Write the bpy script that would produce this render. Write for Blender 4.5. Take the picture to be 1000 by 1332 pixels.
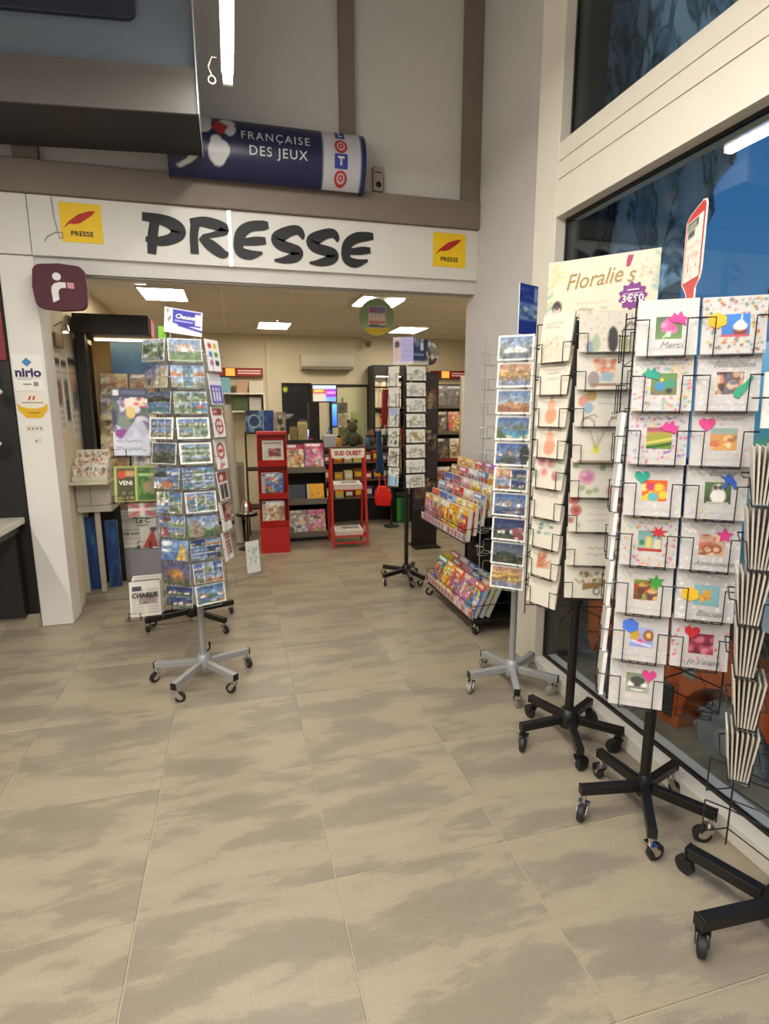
import bpy, bmesh, math, random
import numpy as np
from mathutils import Vector, Matrix

# ------------------------------------------------------------------ clear
for o in list(bpy.data.objects):
    bpy.data.objects.remove(o, do_unlink=True)
SC = bpy.context.scene
COL = SC.collection
PI = math.pi

# ------------------------------------------------------------------ camera
cam_d = bpy.data.cameras.new('camera')
cam = bpy.data.objects.new('camera', cam_d)
COL.objects.link(cam)
cam_d.sensor_fit = 'VERTICAL'
cam_d.sensor_height = 24.0
cam_d.lens = 24.0 * 731.18 / 1332.0
cam_d.clip_start = 0.02
YAW, PITCH, ROLL = 0.2613066, 0.18772896, -0.0021566
_f = Vector((math.sin(YAW) * math.cos(PITCH), math.cos(YAW) * math.cos(PITCH), -math.sin(PITCH)))
_r0 = Vector((math.cos(YAW), -math.sin(YAW), 0))
_u0 = _r0.cross(_f)
_r = math.cos(ROLL) * _r0 + math.sin(ROLL) * _u0
_u = -math.sin(ROLL) * _r0 + math.cos(ROLL) * _u0
cam.matrix_world = Matrix(((_r.x, _u.x, -_f.x, 0), (_r.y, _u.y, -_f.y, 0), (_r.z, _u.z, -_f.z, 1.49), (0, 0, 0, 1)))
SC.camera = cam

# ------------------------------------------------------------------ sky at dusk
world = bpy.data.worlds.new('dusk_sky')
SC.world = world
world.use_nodes = True
nt = world.node_tree
nt.nodes.clear()
wo = nt.nodes.new('ShaderNodeOutputWorld')
bg = nt.nodes.new('ShaderNodeBackground')
tc = nt.nodes.new('ShaderNodeTexCoord')
sx = nt.nodes.new('ShaderNodeSeparateXYZ')
rp = nt.nodes.new('ShaderNodeValToRGB')
rp.color_ramp.elements[0].position = 0.0
rp.color_ramp.elements[0].color = (0.055, 0.17, 0.32, 1)
rp.color_ramp.elements[1].position = 0.55
rp.color_ramp.elements[1].color = (0.012, 0.085, 0.27, 1)
nt.links.new(tc.outputs['Generated'], sx.inputs[0])
nt.links.new(sx.outputs['Z'], rp.inputs[0])
nt.links.new(rp.outputs[0], bg.inputs[0])
bg.inputs[1].default_value = 1.25
nt.links.new(bg.outputs[0], wo.inputs[0])

# ------------------------------------------------------------------ exposure
SC.view_settings.view_transform = 'Standard'
SC.view_settings.look = 'None'
SC.view_settings.exposure = 0.0
SC.view_settings.gamma = 1.0
SC.view_settings.use_curve_mapping = False
SC.cycles.use_denoising = True
SC.cycles.max_bounces = 8
SC.cycles.transparent_max_bounces = 12
SC.cycles.sample_clamp_indirect = 4.0
HALL_TUBE_W = (24.0, 50.0, 57.0)   # downward light of the hall tubes, front to back
HALL_TUBE_GLOW = 18.0
SHOP_PANEL = 29.0        # glow of each shop ceiling panel

# ------------------------------------------------------------------ helpers
def lin(c):
    if isinstance(c, str):
        c = c.lstrip('#')
        c = [int(c[i:i + 2], 16) / 255 for i in (0, 2, 4)]
    return [x / 12.92 if x <= 0.04045 else ((x + 0.055) / 1.055) ** 2.4 for x in c]

def srgb(c):
    c = c.lstrip('#')
    return np.array([int(c[i:i + 2], 16) / 255 for i in (0, 2, 4)])

MATS = {}
def mat(name, hexc, rough=0.5, metal=0.0, var=0.06, scale=8.0, emit=0.0, spec=0.5, bump=0.0, coat=0.0):
    if name in MATS:
        return MATS[name]
    m = bpy.data.materials.new(name)
    m.use_nodes = True
    n = m.node_tree
    b = n.nodes['Principled BSDF']
    b.inputs['Roughness'].default_value = rough
    b.inputs['Metallic'].default_value = metal
    b.inputs['Specular IOR Level'].default_value = spec
    b.inputs['Coat Weight'].default_value = coat
    c = lin(hexc)
    t = n.nodes.new('ShaderNodeTexCoord')
    no = n.nodes.new('ShaderNodeTexNoise')
    no.inputs['Scale'].default_value = scale
    no.inputs['Detail'].default_value = 4
    mx = n.nodes.new('ShaderNodeMix')
    mx.data_type = 'RGBA'
    mx.inputs[6].default_value = [max(0, x * (1 - var)) for x in c] + [1]
    mx.inputs[7].default_value = [min(1, x * (1 + var)) for x in c] + [1]
    n.links.new(t.outputs['Object'], no.inputs['Vector'])
    n.links.new(no.outputs['Fac'], mx.inputs[0])
    n.links.new(mx.outputs[2], b.inputs['Base Color'])
    if bump:
        bu = n.nodes.new('ShaderNodeBump')
        bu.inputs['Strength'].default_value = bump
        bu.inputs['Distance'].default_value = 0.004
        n.links.new(no.outputs['Fac'], bu.inputs['Height'])
        n.links.new(bu.outputs[0], b.inputs['Normal'])
    if emit:
        b.inputs['Emission Color'].default_value = c + [1]
        b.inputs['Emission Strength'].default_value = emit
    MATS[name] = m
    return m

def print_mat(name, rough, emit=0.0):
    m = bpy.data.materials.new(name)
    m.use_nodes = True
    n = m.node_tree
    b = n.nodes['Principled BSDF']
    a = n.nodes.new('ShaderNodeAttribute')
    a.attribute_name = 'art'
    n.links.new(a.outputs['Color'], b.inputs['Base Color'])
    b.inputs['Roughness'].default_value = rough
    if emit:
        n.links.new(a.outputs['Color'], b.inputs['Emission Color'])
        b.inputs['Emission Strength'].default_value = emit
    MATS[name] = m
    return m
PRINT = print_mat('printed_card', 0.38)
PRINT_MATTE = print_mat('printed_newsprint', 0.7)
SCREEN = print_mat('lit_screen', 0.3, 1.3)

class MB:
    """collects verts and faces of one mesh"""
    def __init__(s):
        s.v, s.f, s.m = [], [], []
    def add(s, vs, fs, m=0):
        k = len(s.v)
        s.v += [tuple(v) for v in vs]
        s.f += [tuple(k + i for i in f) for f in fs]
        s.m += [m] * len(fs)
        return s
    def box(s, x0, x1, y0, y1, z0, z1, m=0):
        v = [(x0, y0, z0), (x1, y0, z0), (x1, y1, z0), (x0, y1, z0), (x0, y0, z1), (x1, y0, z1), (x1, y1, z1), (x0, y1, z1)]
        return s.add(v, [(0, 3, 2, 1), (4, 5, 6, 7), (0, 1, 5, 4), (1, 2, 6, 5), (2, 3, 7, 6), (3, 0, 4, 7)], m)
    def bar(s, p, q, w, h, m=0, up=(0, 0, 1)):
        p, q = Vector(p), Vector(q)
        d = (q - p).normalized()
        sd = d.cross(Vector(up)).normalized() * w / 2
        u = sd.cross(d).normalized() * h / 2
        v = [p - sd - u, p + sd - u, p + sd + u, p - sd + u, q - sd - u, q + sd - u, q + sd + u, q - sd + u]
        return s.add(v, [(0, 1, 2, 3), (7, 6, 5, 4), (0, 4, 5, 1), (1, 5, 6, 2), (2, 6, 7, 3), (3, 7, 4, 0)], m)
    def tube(s, pts, r, n=6, closed=False, m=0):
        pts = [Vector(p) for p in pts]
        N = len(pts)
        tang = []
        for i in range(N):
            if closed:
                a, b = pts[i - 1], pts[(i + 1) % N]
                t = (pts[i] - a).normalized() + (b - pts[i]).normalized()
            else:
                t = Vector()
                if i: t += (pts[i] - pts[i - 1]).normalized()
                if i < N - 1: t += (pts[i + 1] - pts[i]).normalized()
            tang.append(t.normalized() if t.length > 1e-6 else Vector((0, 0, 1)))
        ref = Vector((0, 0, 1)) if abs(tang[0].z) < 0.9 else Vector((1, 0, 0))
        x = tang[0].cross(ref).normalized()
        vs, fs = [], []
        rr = r if isinstance(r, (list, tuple)) else [r] * N
        for i in range(N):
            x = (x - tang[i] * x.dot(tang[i])).normalized()
            y = tang[i].cross(x)
            for k in range(n):
                a = 2 * PI * k / n
                vs.append(pts[i] + (x * math.cos(a) + y * math.sin(a)) * rr[i])
        M = N if closed else N - 1
        for i in range(M):
            j = (i + 1) % N
            for k in range(n):
                l = (k + 1) % n
                fs.append((i * n + k, i * n + l, j * n + l, j * n + k))
        if not closed:
            fs.append(tuple(range(n))[::-1])
            fs.append(tuple((N - 1) * n + k for k in range(n)))
        return s.add(vs, fs, m)
    def lathe(s, prof, n=20, c=(0, 0, 0), axis='z', m=0):
        vs, fs = [], []
        for r, h in prof:
            for k in range(n):
                a = 2 * PI * k / n
                p = (r * math.cos(a), r * math.sin(a), h)
                if axis == 'x': p = (p[2], p[0], p[1])
                if axis == 'y': p = (p[0], p[2], p[1])
                vs.append((p[0] + c[0], p[1] + c[1], p[2] + c[2]))
        N = len(prof)
        for i in range(N - 1):
            for k in range(n):
                l = (k + 1) % n
                fs.append((i * n + k, i * n + l, (i + 1) * n + l, (i + 1) * n + k))
        fs.append(tuple(range(n))[::-1])
        fs.append(tuple((N - 1) * n + k for k in range(n)))
        return s.add(vs, fs, m)
    def prism(s, poly, y0, y1, m=0):
        """poly of (x, z) extruded along y"""
        n = len(poly)
        vs = [(x, y0, z) for x, z in poly] + [(x, y1, z) for x, z in poly]
        fs = [tuple(range(n)), tuple(range(n, 2 * n))[::-1]]
        for i in range(n):
            j = (i + 1) % n
            fs.append((i, n + i, n + j, j))
        return s.add(vs, fs, m)
    def move(s, M):
        s.v = [tuple(M @ Vector(v)) for v in s.v]
        return s
    def mesh(s, name, mats, smooth=False):
        me = bpy.data.meshes.new(name)
        me.from_pydata(s.v, [], s.f)
        for m in (mats if isinstance(mats, (list, tuple)) else [mats]):
            me.materials.append(m)
        if len(me.materials) > 1:
            me.polygons.foreach_set('material_index', s.m)
        bm = bmesh.new()
        bm.from_mesh(me)
        bmesh.ops.recalc_face_normals(bm, faces=bm.faces)
        bm.to_mesh(me)
        bm.free()
        if smooth:
            me.polygons.foreach_set('use_smooth', [True] * len(me.polygons))
            try:
                me.set_sharp_from_angle(angle=math.radians(40))
            except Exception:
                pass
        me.update()
        return me
    def build(s, name, mats, parent=None, loc=(0, 0, 0), rot=(0, 0, 0), smooth=False, bv=0.0):
        return link(name, s.mesh(name, mats, smooth), parent, loc, rot, bv)

def link(name, me, parent=None, loc=(0, 0, 0), rot=(0, 0, 0), bv=0.0):
    o = bpy.data.objects.new(name, me)
    COL.objects.link(o)
    o.parent = parent
    o.location = loc
    o.rotation_euler = rot
    if bv:
        md = o.modifiers.new('bevel', 'BEVEL')
        md.width = bv
        md.segments = 2
        md.limit_method = 'ANGLE'
    return o

def tag(o, label, cat, group=None, kind=None):
    o['label'] = label
    o['category'] = cat
    if group: o['group'] = group
    if kind: o['kind'] = kind
    return o

def thing(name, label, cat, loc=(0, 0, 0), rotz=0.0, group=None, kind=None):
    o = bpy.data.objects.new(name, None)
    COL.objects.link(o)
    o.empty_display_size = 0.05
    o.location = loc
    o.rotation_euler = (0, 0, rotz)
    return tag(o, label, cat, group, kind)

def struct(name, mb, mats, label, cat='structure', parent=None, bv=0.0, smooth=False):
    o = mb.build(name, mats, parent, bv=bv, smooth=smooth)
    if parent is None:
        tag(o, label, cat, kind='structure')
    return o

def text_mesh(s, size, m, shear=0.0, bold=0.0, align='CENTER', space=1.0, sx=1.0, name='lettering'):
    cu = bpy.data.curves.new('t', 'FONT')
    cu.body = s
    cu.size = size
    cu.shear = shear
    cu.offset = bold
    cu.align_x = align
    cu.align_y = 'CENTER'
    cu.space_character = space
    cu.resolution_u = 3
    cu.fill_mode = 'FRONT'
    ob = bpy.data.objects.new('t', cu)
    COL.objects.link(ob)
    dg = bpy.context.evaluated_depsgraph_get()
    me = bpy.data.meshes.new_from_object(ob.evaluated_get(dg))
    bpy.data.objects.remove(ob, do_unlink=True)
    bpy.data.curves.remove(cu)
    for v in me.vertices:
        x, y, z = v.co
        v.co = (x * sx, -0.0006, y)
    me.materials.clear()
    me.materials.append(m)
    me.name = name
    return me

def text(s, size, m, parent, loc, rot=(0, 0, 0), name='lettering', **k):
    return link(name, text_mesh(s, size, m, name=name, **k), parent, loc, rot)

# ------------------------------------------------------------------ printed pictures as coloured meshes
class Art:
    """a small picture, later carried as colours on the points of a card's front"""
    def __init__(s, nx, ny, bg='ffffff', ss=3):
        s.nx, s.ny, s.ss = nx, ny, ss
        s.w, s.h = (nx + 1) * ss, (ny + 1) * ss
        s.a = np.ones((s.h, s.w, 3)) * srgb(bg)
        yy, xx = np.mgrid[0:s.h, 0:s.w]
        s.X, s.Y = (xx + 0.5) / s.w, (yy + 0.5) / s.h      # y up
    def col(s, c):
        return srgb(c) if isinstance(c, str) else np.asarray(c, float)
    def mask(s, m, c, al=1.0):
        s.a[m] = s.a[m] * (1 - al) + s.col(c) * al
        return s
    def rect(s, x0, y0, x1, y1, c, al=1.0):
        return s.mask((s.X >= x0) & (s.X <= x1) & (s.Y >= y0) & (s.Y <= y1), c, al)
    def ell(s, cx, cy, rx, ry, c, al=1.0):
        return s.mask(((s.X - cx) / rx) ** 2 + ((s.Y - cy) / ry) ** 2 <= 1, c, al)
    def ring(s, cx, cy, rx, ry, t, c):
        d = np.sqrt(((s.X - cx) / rx) ** 2 + ((s.Y - cy) / ry) ** 2)
        return s.mask((d <= 1) & (d >= 1 - t), c)
    def poly(s, pts, c, al=1.0):
        ins = np.zeros(s.X.shape, bool)
        j = len(pts) - 1
        for i in range(len(pts)):
            (xi, yi), (xj, yj) = pts[i], pts[j]
            cond = ((yi > s.Y) != (yj > s.Y)) & (s.X < (xj - xi) * (s.Y - yi) / (yj - yi + 1e-9) + xi)
            ins ^= cond
            j = i
        return s.mask(ins, c, al)
    def line(s, p, q, w, c, al=1.0):
        px, py = p; qx, qy = q
        dx, dy = qx - px, qy - py
        L = dx * dx + dy * dy + 1e-9
        t = np.clip(((s.X - px) * dx + (s.Y - py) * dy) / L, 0, 1)
        d = np.hypot(s.X - px - t * dx, (s.Y - py - t * dy))
        return s.mask(d <= w, c, al)
    def path(s, pts, w, c, al=1.0):
        for a, b in zip(pts, pts[1:]): s.line(a, b, w, c, al)
        return s
    def grad(s, x0, y0, x1, y1, c0, c1):
        m = (s.X >= x0) & (s.X <= x1) & (s.Y >= y0) & (s.Y <= y1)
        t = ((s.Y - y0) / (y1 - y0 + 1e-9))[m][:, None]
        s.a[m] = s.col(c0) * (1 - t) + s.col(c1) * t
        return s
    def speck(s, x0, y0, x1, y1, cols, n, r, rng, al=1.0, asp=None):
        asp = asp or s.w / s.h
        for _ in range(n):
            rr = r * (0.6 + 0.8 * rng.random())
            s.ell(x0 + (x1 - x0) * rng.random(), y0 + (y1 - y0) * rng.random(), rr, rr * asp, rng.choice(cols), al)
        return s
    def blot(s, x0, y0, x1, y1, cols, n, rng, al=0.8):
        w, h = x1 - x0, y1 - y0
        m = (s.X >= x0) & (s.X <= x1) & (s.Y >= y0) & (s.Y <= y1)
        for _ in range(n):
            cx, cy = x0 + w * rng.random(), y0 + h * rng.random()
            rx, ry = w * (0.06 + 0.16 * rng.random()), h * (0.05 + 0.16 * rng.random())
            d = ((s.X - cx) / rx) ** 2 + ((s.Y - cy) / ry) ** 2
            s.mask((d <= 1) & m, rng.choice(cols), al)
        return s
    def writing(s, x0, x1, y, hgt, c, rng, al=0.7):
        """an unreadable line of fine script"""
        x = x0
        pts = []
        while x < x1:
            pts.append((x, y + hgt * (rng.random() - 0.5)))
            x += 0.02 + 0.02 * rng.random()
        return s.path(pts, 0.006, c, al)
    def grid(s):
        a = np.clip(s.a, 0, 1)
        a = a.reshape(s.ny + 1, s.ss, s.nx + 1, s.ss, 3).mean(axis=(1, 3))
        return np.where(a <= 0.04045, a / 12.92, ((a + 0.055) / 1.055) ** 2.4)

def art_mesh(name, W, H, T, art, edge='f4f2ec', m=None, wrap=None, back=None):
    """a sheet or block: front grid carries the picture, sides the colour of the page edges. local: x centred, z from 0 up, front faces -y at y=0"""
    nx, ny = art.nx, art.ny
    xs = np.linspace(-W / 2, W / 2, nx + 1)
    zs = np.linspace(0, H, ny + 1)
    gx, gz = np.meshgrid(xs, zs)
    co = np.stack([gx, np.zeros_like(gx), gz], -1).reshape(-1, 3)
    c = art.grid().reshape(-1, 3)
    idx = np.arange((nx + 1) * (ny + 1)).reshape(ny + 1, nx + 1)
    q = np.stack([idx[:-1, :-1], idx[:-1, 1:], idx[1:, 1:], idx[1:, :-1]], -1).reshape(-1, 4).tolist()
    b = list(idx[0, :-1]) + list(idx[:-1, -1]) + list(idx[-1, :0:-1]) + list(idx[:0:-1, 0])
    bco = co[b]
    n0 = len(co)
    nb = len(b)
    # ring of edge-coloured points on the front rim, then on the back
    ring1 = bco.copy(); ring1[:, 1] = 0.0002
    ring2 = bco.copy(); ring2[:, 1] = max(T, 0.0006)
    ec = np.tile(np.array(lin(edge)), (2 * nb, 1))
    co = np.concatenate([co, ring1, ring2])
    c = np.concatenate([c, ec])
    r1 = list(range(n0, n0 + nb)); r2 = list(range(n0 + nb, n0 + 2 * nb))
    fs = q
    for i in range(nb):
        j = (i + 1) % nb
        fs.append([int(b[i]), r1[i], r1[j], int(b[j])])
        fs.append([r1[i], r2[i], r2[j], r1[j]])
    fs.append(r2[::-1])
    if wrap is not None:
        co = wrap(co)
    me = bpy.data.meshes.new(name)
    me.from_pydata(co.tolist(), [], fs)
    at = me.attributes.new('art', 'FLOAT_COLOR', 'POINT')
    at.data.foreach_set('color', np.concatenate([c, np.ones((len(c), 1))], 1).ravel().astype(np.float32))
    me.materials.append(m or PRINT)
    bm = bmesh.new(); bm.from_mesh(me)
    bmesh.ops.recalc_face_normals(bm, faces=bm.faces)
    bm.to_mesh(me); bm.free()
    me.update()
    return me

def sheet(name, label, cat, W, H, T, art, loc, rot=(0, 0, 0), group=None, edge='f4f2ec', m=None, parent=None):
    loc = Vector(loc)
    if rot[0] < 0 and rot[0] > -1.2: loc.z += T * math.sin(-rot[0])
    o = link(name, art_mesh(name, W, H, T, art, edge, m), parent, loc, rot)
    if parent is None: tag(o, label, cat, group)
    return o

# shared materials
M_white = mat('white_lacquer', 'e4e0d4', 0.45)
M_frame = mat('cream_window_frame', 'ddd6c6', 0.4, var=0.03)
M_plaster = mat('painted_plaster', 'd2cfcb', 0.85, var=0.05, scale=3, bump=0.15)
M_beam = mat('taupe_painted_timber', '80746a', 0.7, var=0.1, scale=14, bump=0.25)
M_black = mat('black_powder_coat', '14130f', 0.4, var=0.2)
M_wire = mat('black_wire', '17171a', 0.35)
M_greywire = mat('grey_wire', '9a9a98', 0.35, 0.6)
M_grey = mat('grey_painted_steel', '9b9d9b', 0.4, 0.2)
M_chrome = mat('chrome', 'd0cec8', 0.18, 1.0, var=0.02)
M_rubber = mat('dark_rubber', '1d1d1c', 0.6)
M_wheelgrey = mat('grey_wheel', '8b8a84', 0.5)
M_paper = mat('white_paper', 'ebe8df', 0.7, var=0.03)
M_ink = mat('black_ink', '1a1c1f', 0.6, var=0.02)
M_navy = mat('navy_print', '1c2350', 0.45, var=0.05)
M_redmetal = mat('red_painted_steel', 'b3180f', 0.4, var=0.06)
M_shelf = mat('grey_shelf_steel', '6a6658', 0.5, var=0.08)
M_dark = mat('dark_laminate', '1b1814', 0.5, var=0.15)
M_yellow = mat('yellow_sticker', 'f2c818', 0.5, var=0.03)
M_leafred = mat('red_print', 'b3251b', 0.5, var=0.05)

# ================================================================== STRUCTURE
def streak_tile():
    m = bpy.data.materials.new('stone_look_tile')
    m.use_nodes = True
    n = m.node_tree
    b = n.nodes['Principled BSDF']
    g = n.nodes.new('ShaderNodeNewGeometry')
    oi = n.nodes.new('ShaderNodeObjectInfo')
    cb = n.nodes.new('ShaderNodeCombineXYZ')
    mu = n.nodes.new('ShaderNodeMath'); mu.operation = 'MULTIPLY'; mu.inputs[1].default_value = 37.0
    n.links.new(oi.outputs['Random'], mu.inputs[0])
    n.links.new(mu.outputs[0], cb.inputs[2])
    ad = n.nodes.new('ShaderNodeVectorMath'); ad.operation = 'ADD'
    n.links.new(g.outputs['Position'], ad.inputs[0])
    n.links.new(cb.outputs[0], ad.inputs[1])
    mp = n.nodes.new('ShaderNodeMapping')
    mp.inputs['Scale'].default_value = (2.0, 6.5, 1.0)
    n.links.new(ad.outputs[0], mp.inputs[0])
    n1 = n.nodes.new('ShaderNodeTexNoise')
    n1.inputs['Scale'].default_value = 1.1; n1.inputs['Detail'].default_value = 8; n1.inputs['Roughness'].default_value = 0.62
    n.links.new(mp.outputs[0], n1.inputs['Vector'])
    r = n.nodes.new('ShaderNodeValToRGB')
    e = r.color_ramp.elements
    e[0].position = 0.40; e[0].color = lin('857b6a') + [1]
    e[1].position = 0.62; e[1].color = lin('9c917a') + [1]
    k = e.new(0.475); k.color = lin('8b8170') + [1]
    k = e.new(0.505); k.color = lin('968b76') + [1]
    n.links.new(n1.outputs['Fac'], r.inputs[0])
    n2 = n.nodes.new('ShaderNodeTexNoise')
    n2.inputs['Scale'].default_value = 160; n2.inputs['Detail'].default_value = 3
    n.links.new(g.outputs['Position'], n2.inputs['Vector'])
    mx = n.nodes.new('ShaderNodeMix'); mx.data_type = 'RGBA'; mx.blend_type = 'OVERLAY'
    mx.inputs[0].default_value = 0.22
    n.links.new(r.outputs[0], mx.inputs[6])
    n.links.new(n2.outputs['Fac'], mx.inputs[7])
    n.links.new(mx.outputs[2], b.inputs['Base Color'])
    b.inputs['Roughness'].default_value = 0.36
    b.inputs['Specular IOR Level'].default_value = 0.45
    bu = n.nodes.new('ShaderNodeBump'); bu.inputs['Strength'].default_value = 0.10; bu.inputs['Distance'].default_value = 0.002
    n.links.new(n1.outputs['Fac'], bu.inputs['Height'])
    n.links.new(bu.outputs[0], b.inputs['Normal'])
    return m
M_tile = streak_tile()
M_grout = mat('cement_grout', 'a89c86', 0.9, var=0.15, scale=6)

floor = struct('floor', MB().box(-4.2, 4.1, -3.2, 8.5, -0.08, -0.0035), M_grout, 'large square taupe stone-look floor tiles with pale grout', 'floor')
TX, TY = 0.595, 0.605
def tile_mesh():
    a, b, c = TX / 2 - 0.0022, TY / 2 - 0.0022, 0.0015
    b_ = MB()
    v = [(-a, -b, -.01), (a, -b, -.01), (a, b, -.01), (-a, b, -.01), (-a, -b, -c), (a, -b, -c), (a, b, -c), (-a, b, -c),
         (-a + c, -b + c, 0), (a - c, -b + c, 0), (a - c, b - c, 0), (-a + c, b - c, 0)]
    f = [(8, 9, 10, 11)]
    for i in range(4):
        j = (i + 1) % 4
        f += [(i, j, 4 + j, 4 + i), (4 + i, 4 + j, 8 + j, 8 + i)]
    return b_.add(v, f).mesh('tile', M_tile)
tme = tile_mesh()
for i in range(-7, 7):
    for j in range(-8, 11):
        x, y = 0.248 + TX * (i + 0.5), 2.147 + TY * (j + 0.5)
        if (x > 1.9 and y < 4.2) or (x < -1.4 and y > 4.3) or x < -3.7 or y < -2.6: continue
        link('tile', tme, floor, (x, y, 0))

# hall shell
struct('wall_front', MB().box(-4.2, 1.84, 4.15, 4.3, 2.31, 4.7).box(-4.2, -1.33, 4.15, 4.3, 0, 2.31), M_plaster, 'white plastered upper wall of the hall between taupe timbers', 'wall')
struct('wall_pillar', MB().box(-1.33, -1.134, 4.135, 4.36, 0, 2.4), mat('white_pillar_paint', 'e2dfd6', 0.55, var=0.03), 'white square pillar at the left of the shop opening', 'wall', bv=0.006)
struct('wall_right', MB().box(1.82, 1.845, 2.76, 4.31, 0, 4.7), M_plaster, 'plain beige-white side wall between shop opening and big window', 'wall')
struct('wall_left', MB().box(-4.2, -4.05, -3.2, 4.3, 0, 4.7), M_plaster, 'hall wall far to the left', 'wall')
struct('wall_back', MB().box(-4.2, 1.75, -3.25, -3.1, 0, 4.7), M_plaster, 'hall wall behind the camera', 'wall')
struct('ceiling', MB().box(-4.2, 2.0, -3.2, 4.3, 4.7, 4.8), M_plaster, 'high white ceiling of the hall', 'ceiling')
struct('trim_1', MB().box(-4.05, 1.819, 4.085, 4.149, 2.75, 2.934), M_beam, 'long horizontal taupe timber over the white fascia', 'beam', bv=0.006)
for k, (a, b, w) in enumerate([(-1.177, -1.041, 'left of the blue light box'), (0.797, 0.901, 'above the blue light box'), (1.682, 1.819, 'in the corner beside the window')]):
    struct('trim_%d' % (k + 2), MB().box(a, b, 4.10, 4.149, 2.936, 4.69), M_beam, 'upright taupe timber ' + w, 'beam', bv=0.004)

# white fascia with its glossy joint strip and shutter box
M_fascia = mat('white_fascia_board', 'dbd8ce', 0.5, var=0.03)
fa = struct('trim_5', MB().box(-1.132, 0.043, 4.118, 4.149, 2.402, 2.748), M_fascia, 'white fascia board over the shop opening', 'fascia', bv=0.002)
MB().box(0.053, 1.819, 4.118, 4.149, 2.402, 2.748).build('fascia_board', M_fascia, fa, bv=0.002)
MB().box(0.038, 0.058, 4.1125, 4.1175, 2.403, 2.747).build('joint_strip', mat('glossy_white_strip', 'e2dfd6', 0.06, var=0.01, spec=0.9), fa)
MB().box(-4.05, -1.136, 4.118, 4.149, 2.402, 2.748).build('fascia_board', M_fascia, fa, bv=0.002)
sh = struct('trim_6', MB().box(-1.13, 1.80, 4.16, 4.30, 2.318, 2.40), mat('shutter_box', 'c9c4b6', 0.45, var=0.03), 'white roller shutter box under the fascia', 'shutter box', bv=0.006)
MB().box(-1.13, 1.80, 4.17, 4.20, 2.300, 2.317).build('bottom_rail', mat('shutter_rail', '8f8b82', 0.4, 0.3), sh)

# black wall at far left with plinth tiles and red panel
struct('trim_7', MB().box(-4.05, -1.334, 4.125, 4.149, 0.1, 2.38), mat('black_wall_panel', '0e0d0b', 0.45, var=0.2), 'black wall panel left of the white pillar', 'wall panel')
sk = struct('baseboard_left', MB().box(-4.05, -1.334, 4.118, 4.149, 0, 0.098), M_grout, 'taupe plinth tiles along the foot of the black wall', 'baseboard')
for i in range(5):
    x1 = -1.336 - 0.213 - 0.6 * i if i else -1.336
    x0 = x1 - 0.6 if i else -1.336 - 0.211
    MB().box(x0 + 0.002, x1 - 0.002, 4.106, 4.117, 0.001, 0.094).build('tile', M_tile, sk, bv=0.001)
rp_ = thing('wall_banner', 'dark red panel on the black wall beside the white pillar', 'banner', (-1.68, 4.123, 1.77))
MB().box(-0.34, 0.34, -0.012, 0, 0, 0.52).build('panel', mat('dark_red_panel', '7d1426', 0.45), rp_, bv=0.003)

# shop shell
M_cream = mat('cream_shop_wall', 'd8cdb0', 0.8, var=0.04, scale=3)
struct('wall_shop_left', MB().box(-1.36, -1.16, 4.361, 8.5, 0, 2.6), M_cream, 'cream wall along the left of the shop', 'wall')
struct('wall_shop_back', MB().box(-1.16, 3.72, 8.3, 8.45, 0, 2.6), M_cream, 'cream back wall of the shop', 'wall')
struct('wall_shop_right', MB().box(3.62, 3.72, 4.2, 8.3, 0, 2.6), M_cream, 'cream wall along the right of the shop', 'wall')
struct('wall_shop_front', MB().box(1.846, 3.62, 4.2, 4.31, 0, 2.6), M_cream, 'inner side of the wall right of the opening', 'wall')
cl = struct('ceiling_shop', MB().box(-1.16, 3.62, 4.31, 8.3, 2.466, 2.6), mat('ceiling_grid', 'efe9dc', 0.6, var=0.02), 'suspended tile ceiling of the shop', 'ceiling')
pm = MB().box(-0.291, 0.291, -0.291, 0.291, -0.004, 0.0).mesh('ceiling_panel', mat('ceiling_tile', 'e4dccd', 0.9, var=0.05, scale=90))
for i in range(9):
    for k in range(7):
        x, y = -1.2 + 0.6 * i + 0.27, 4.16 + 0.6 * k + 0.22
        if x > 3.33 or x < -0.9 or y < 4.61: continue
        link('ceiling_panel', pm, cl, (x, y, 2.4655))
struct('trim_8', MB().box(0.50, 0.555, 8.25, 8.299, 0.0, 2.46), M_cream, 'boxed pipe run on the back wall', 'pipe', bv=0.004)

# ---------------------------------------------------------------- big window
def glass_mat():
    m = bpy.data.materials.new('window_glass')
    m.use_nodes = True
    n = m.node_tree
    n.nodes.clear()
    o = n.nodes.new('ShaderNodeOutputMaterial')
    mix = n.nodes.new('ShaderNodeMixShader')
    t = n.nodes.new('ShaderNodeBsdfTransparent'); t.inputs[0].default_value = (0.90, 0.94, 0.95, 1)
    g = n.nodes.new('ShaderNodeBsdfGlossy'); g.inputs['Roughness'].default_value = 0.0
    lw = n.nodes.new('ShaderNodeLayerWeight'); lw.inputs[0].default_value = 0.5
    pw = n.nodes.new('ShaderNodeMath'); pw.operation = 'POWER'; pw.inputs[1].default_value = 5.0
    ma = n.nodes.new('ShaderNodeMath'); ma.operation = 'MULTIPLY_ADD'; ma.inputs[1].default_value = 0.95; ma.inputs[2].default_value = 0.045
    n.links.new(lw.outputs['Facing'], pw.inputs[0]); n.links.new(pw.outputs[0], ma.inputs[0])
    n.links.new(ma.outputs[0], mix.inputs[0])
    n.links.new(t.outputs[0], mix.inputs[1])
    n.links.new(g.outputs[0], mix.inputs[2])
    n.links.new(mix.outputs[0], o.inputs[0])
    return m
M_glass = glass_mat()
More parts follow.
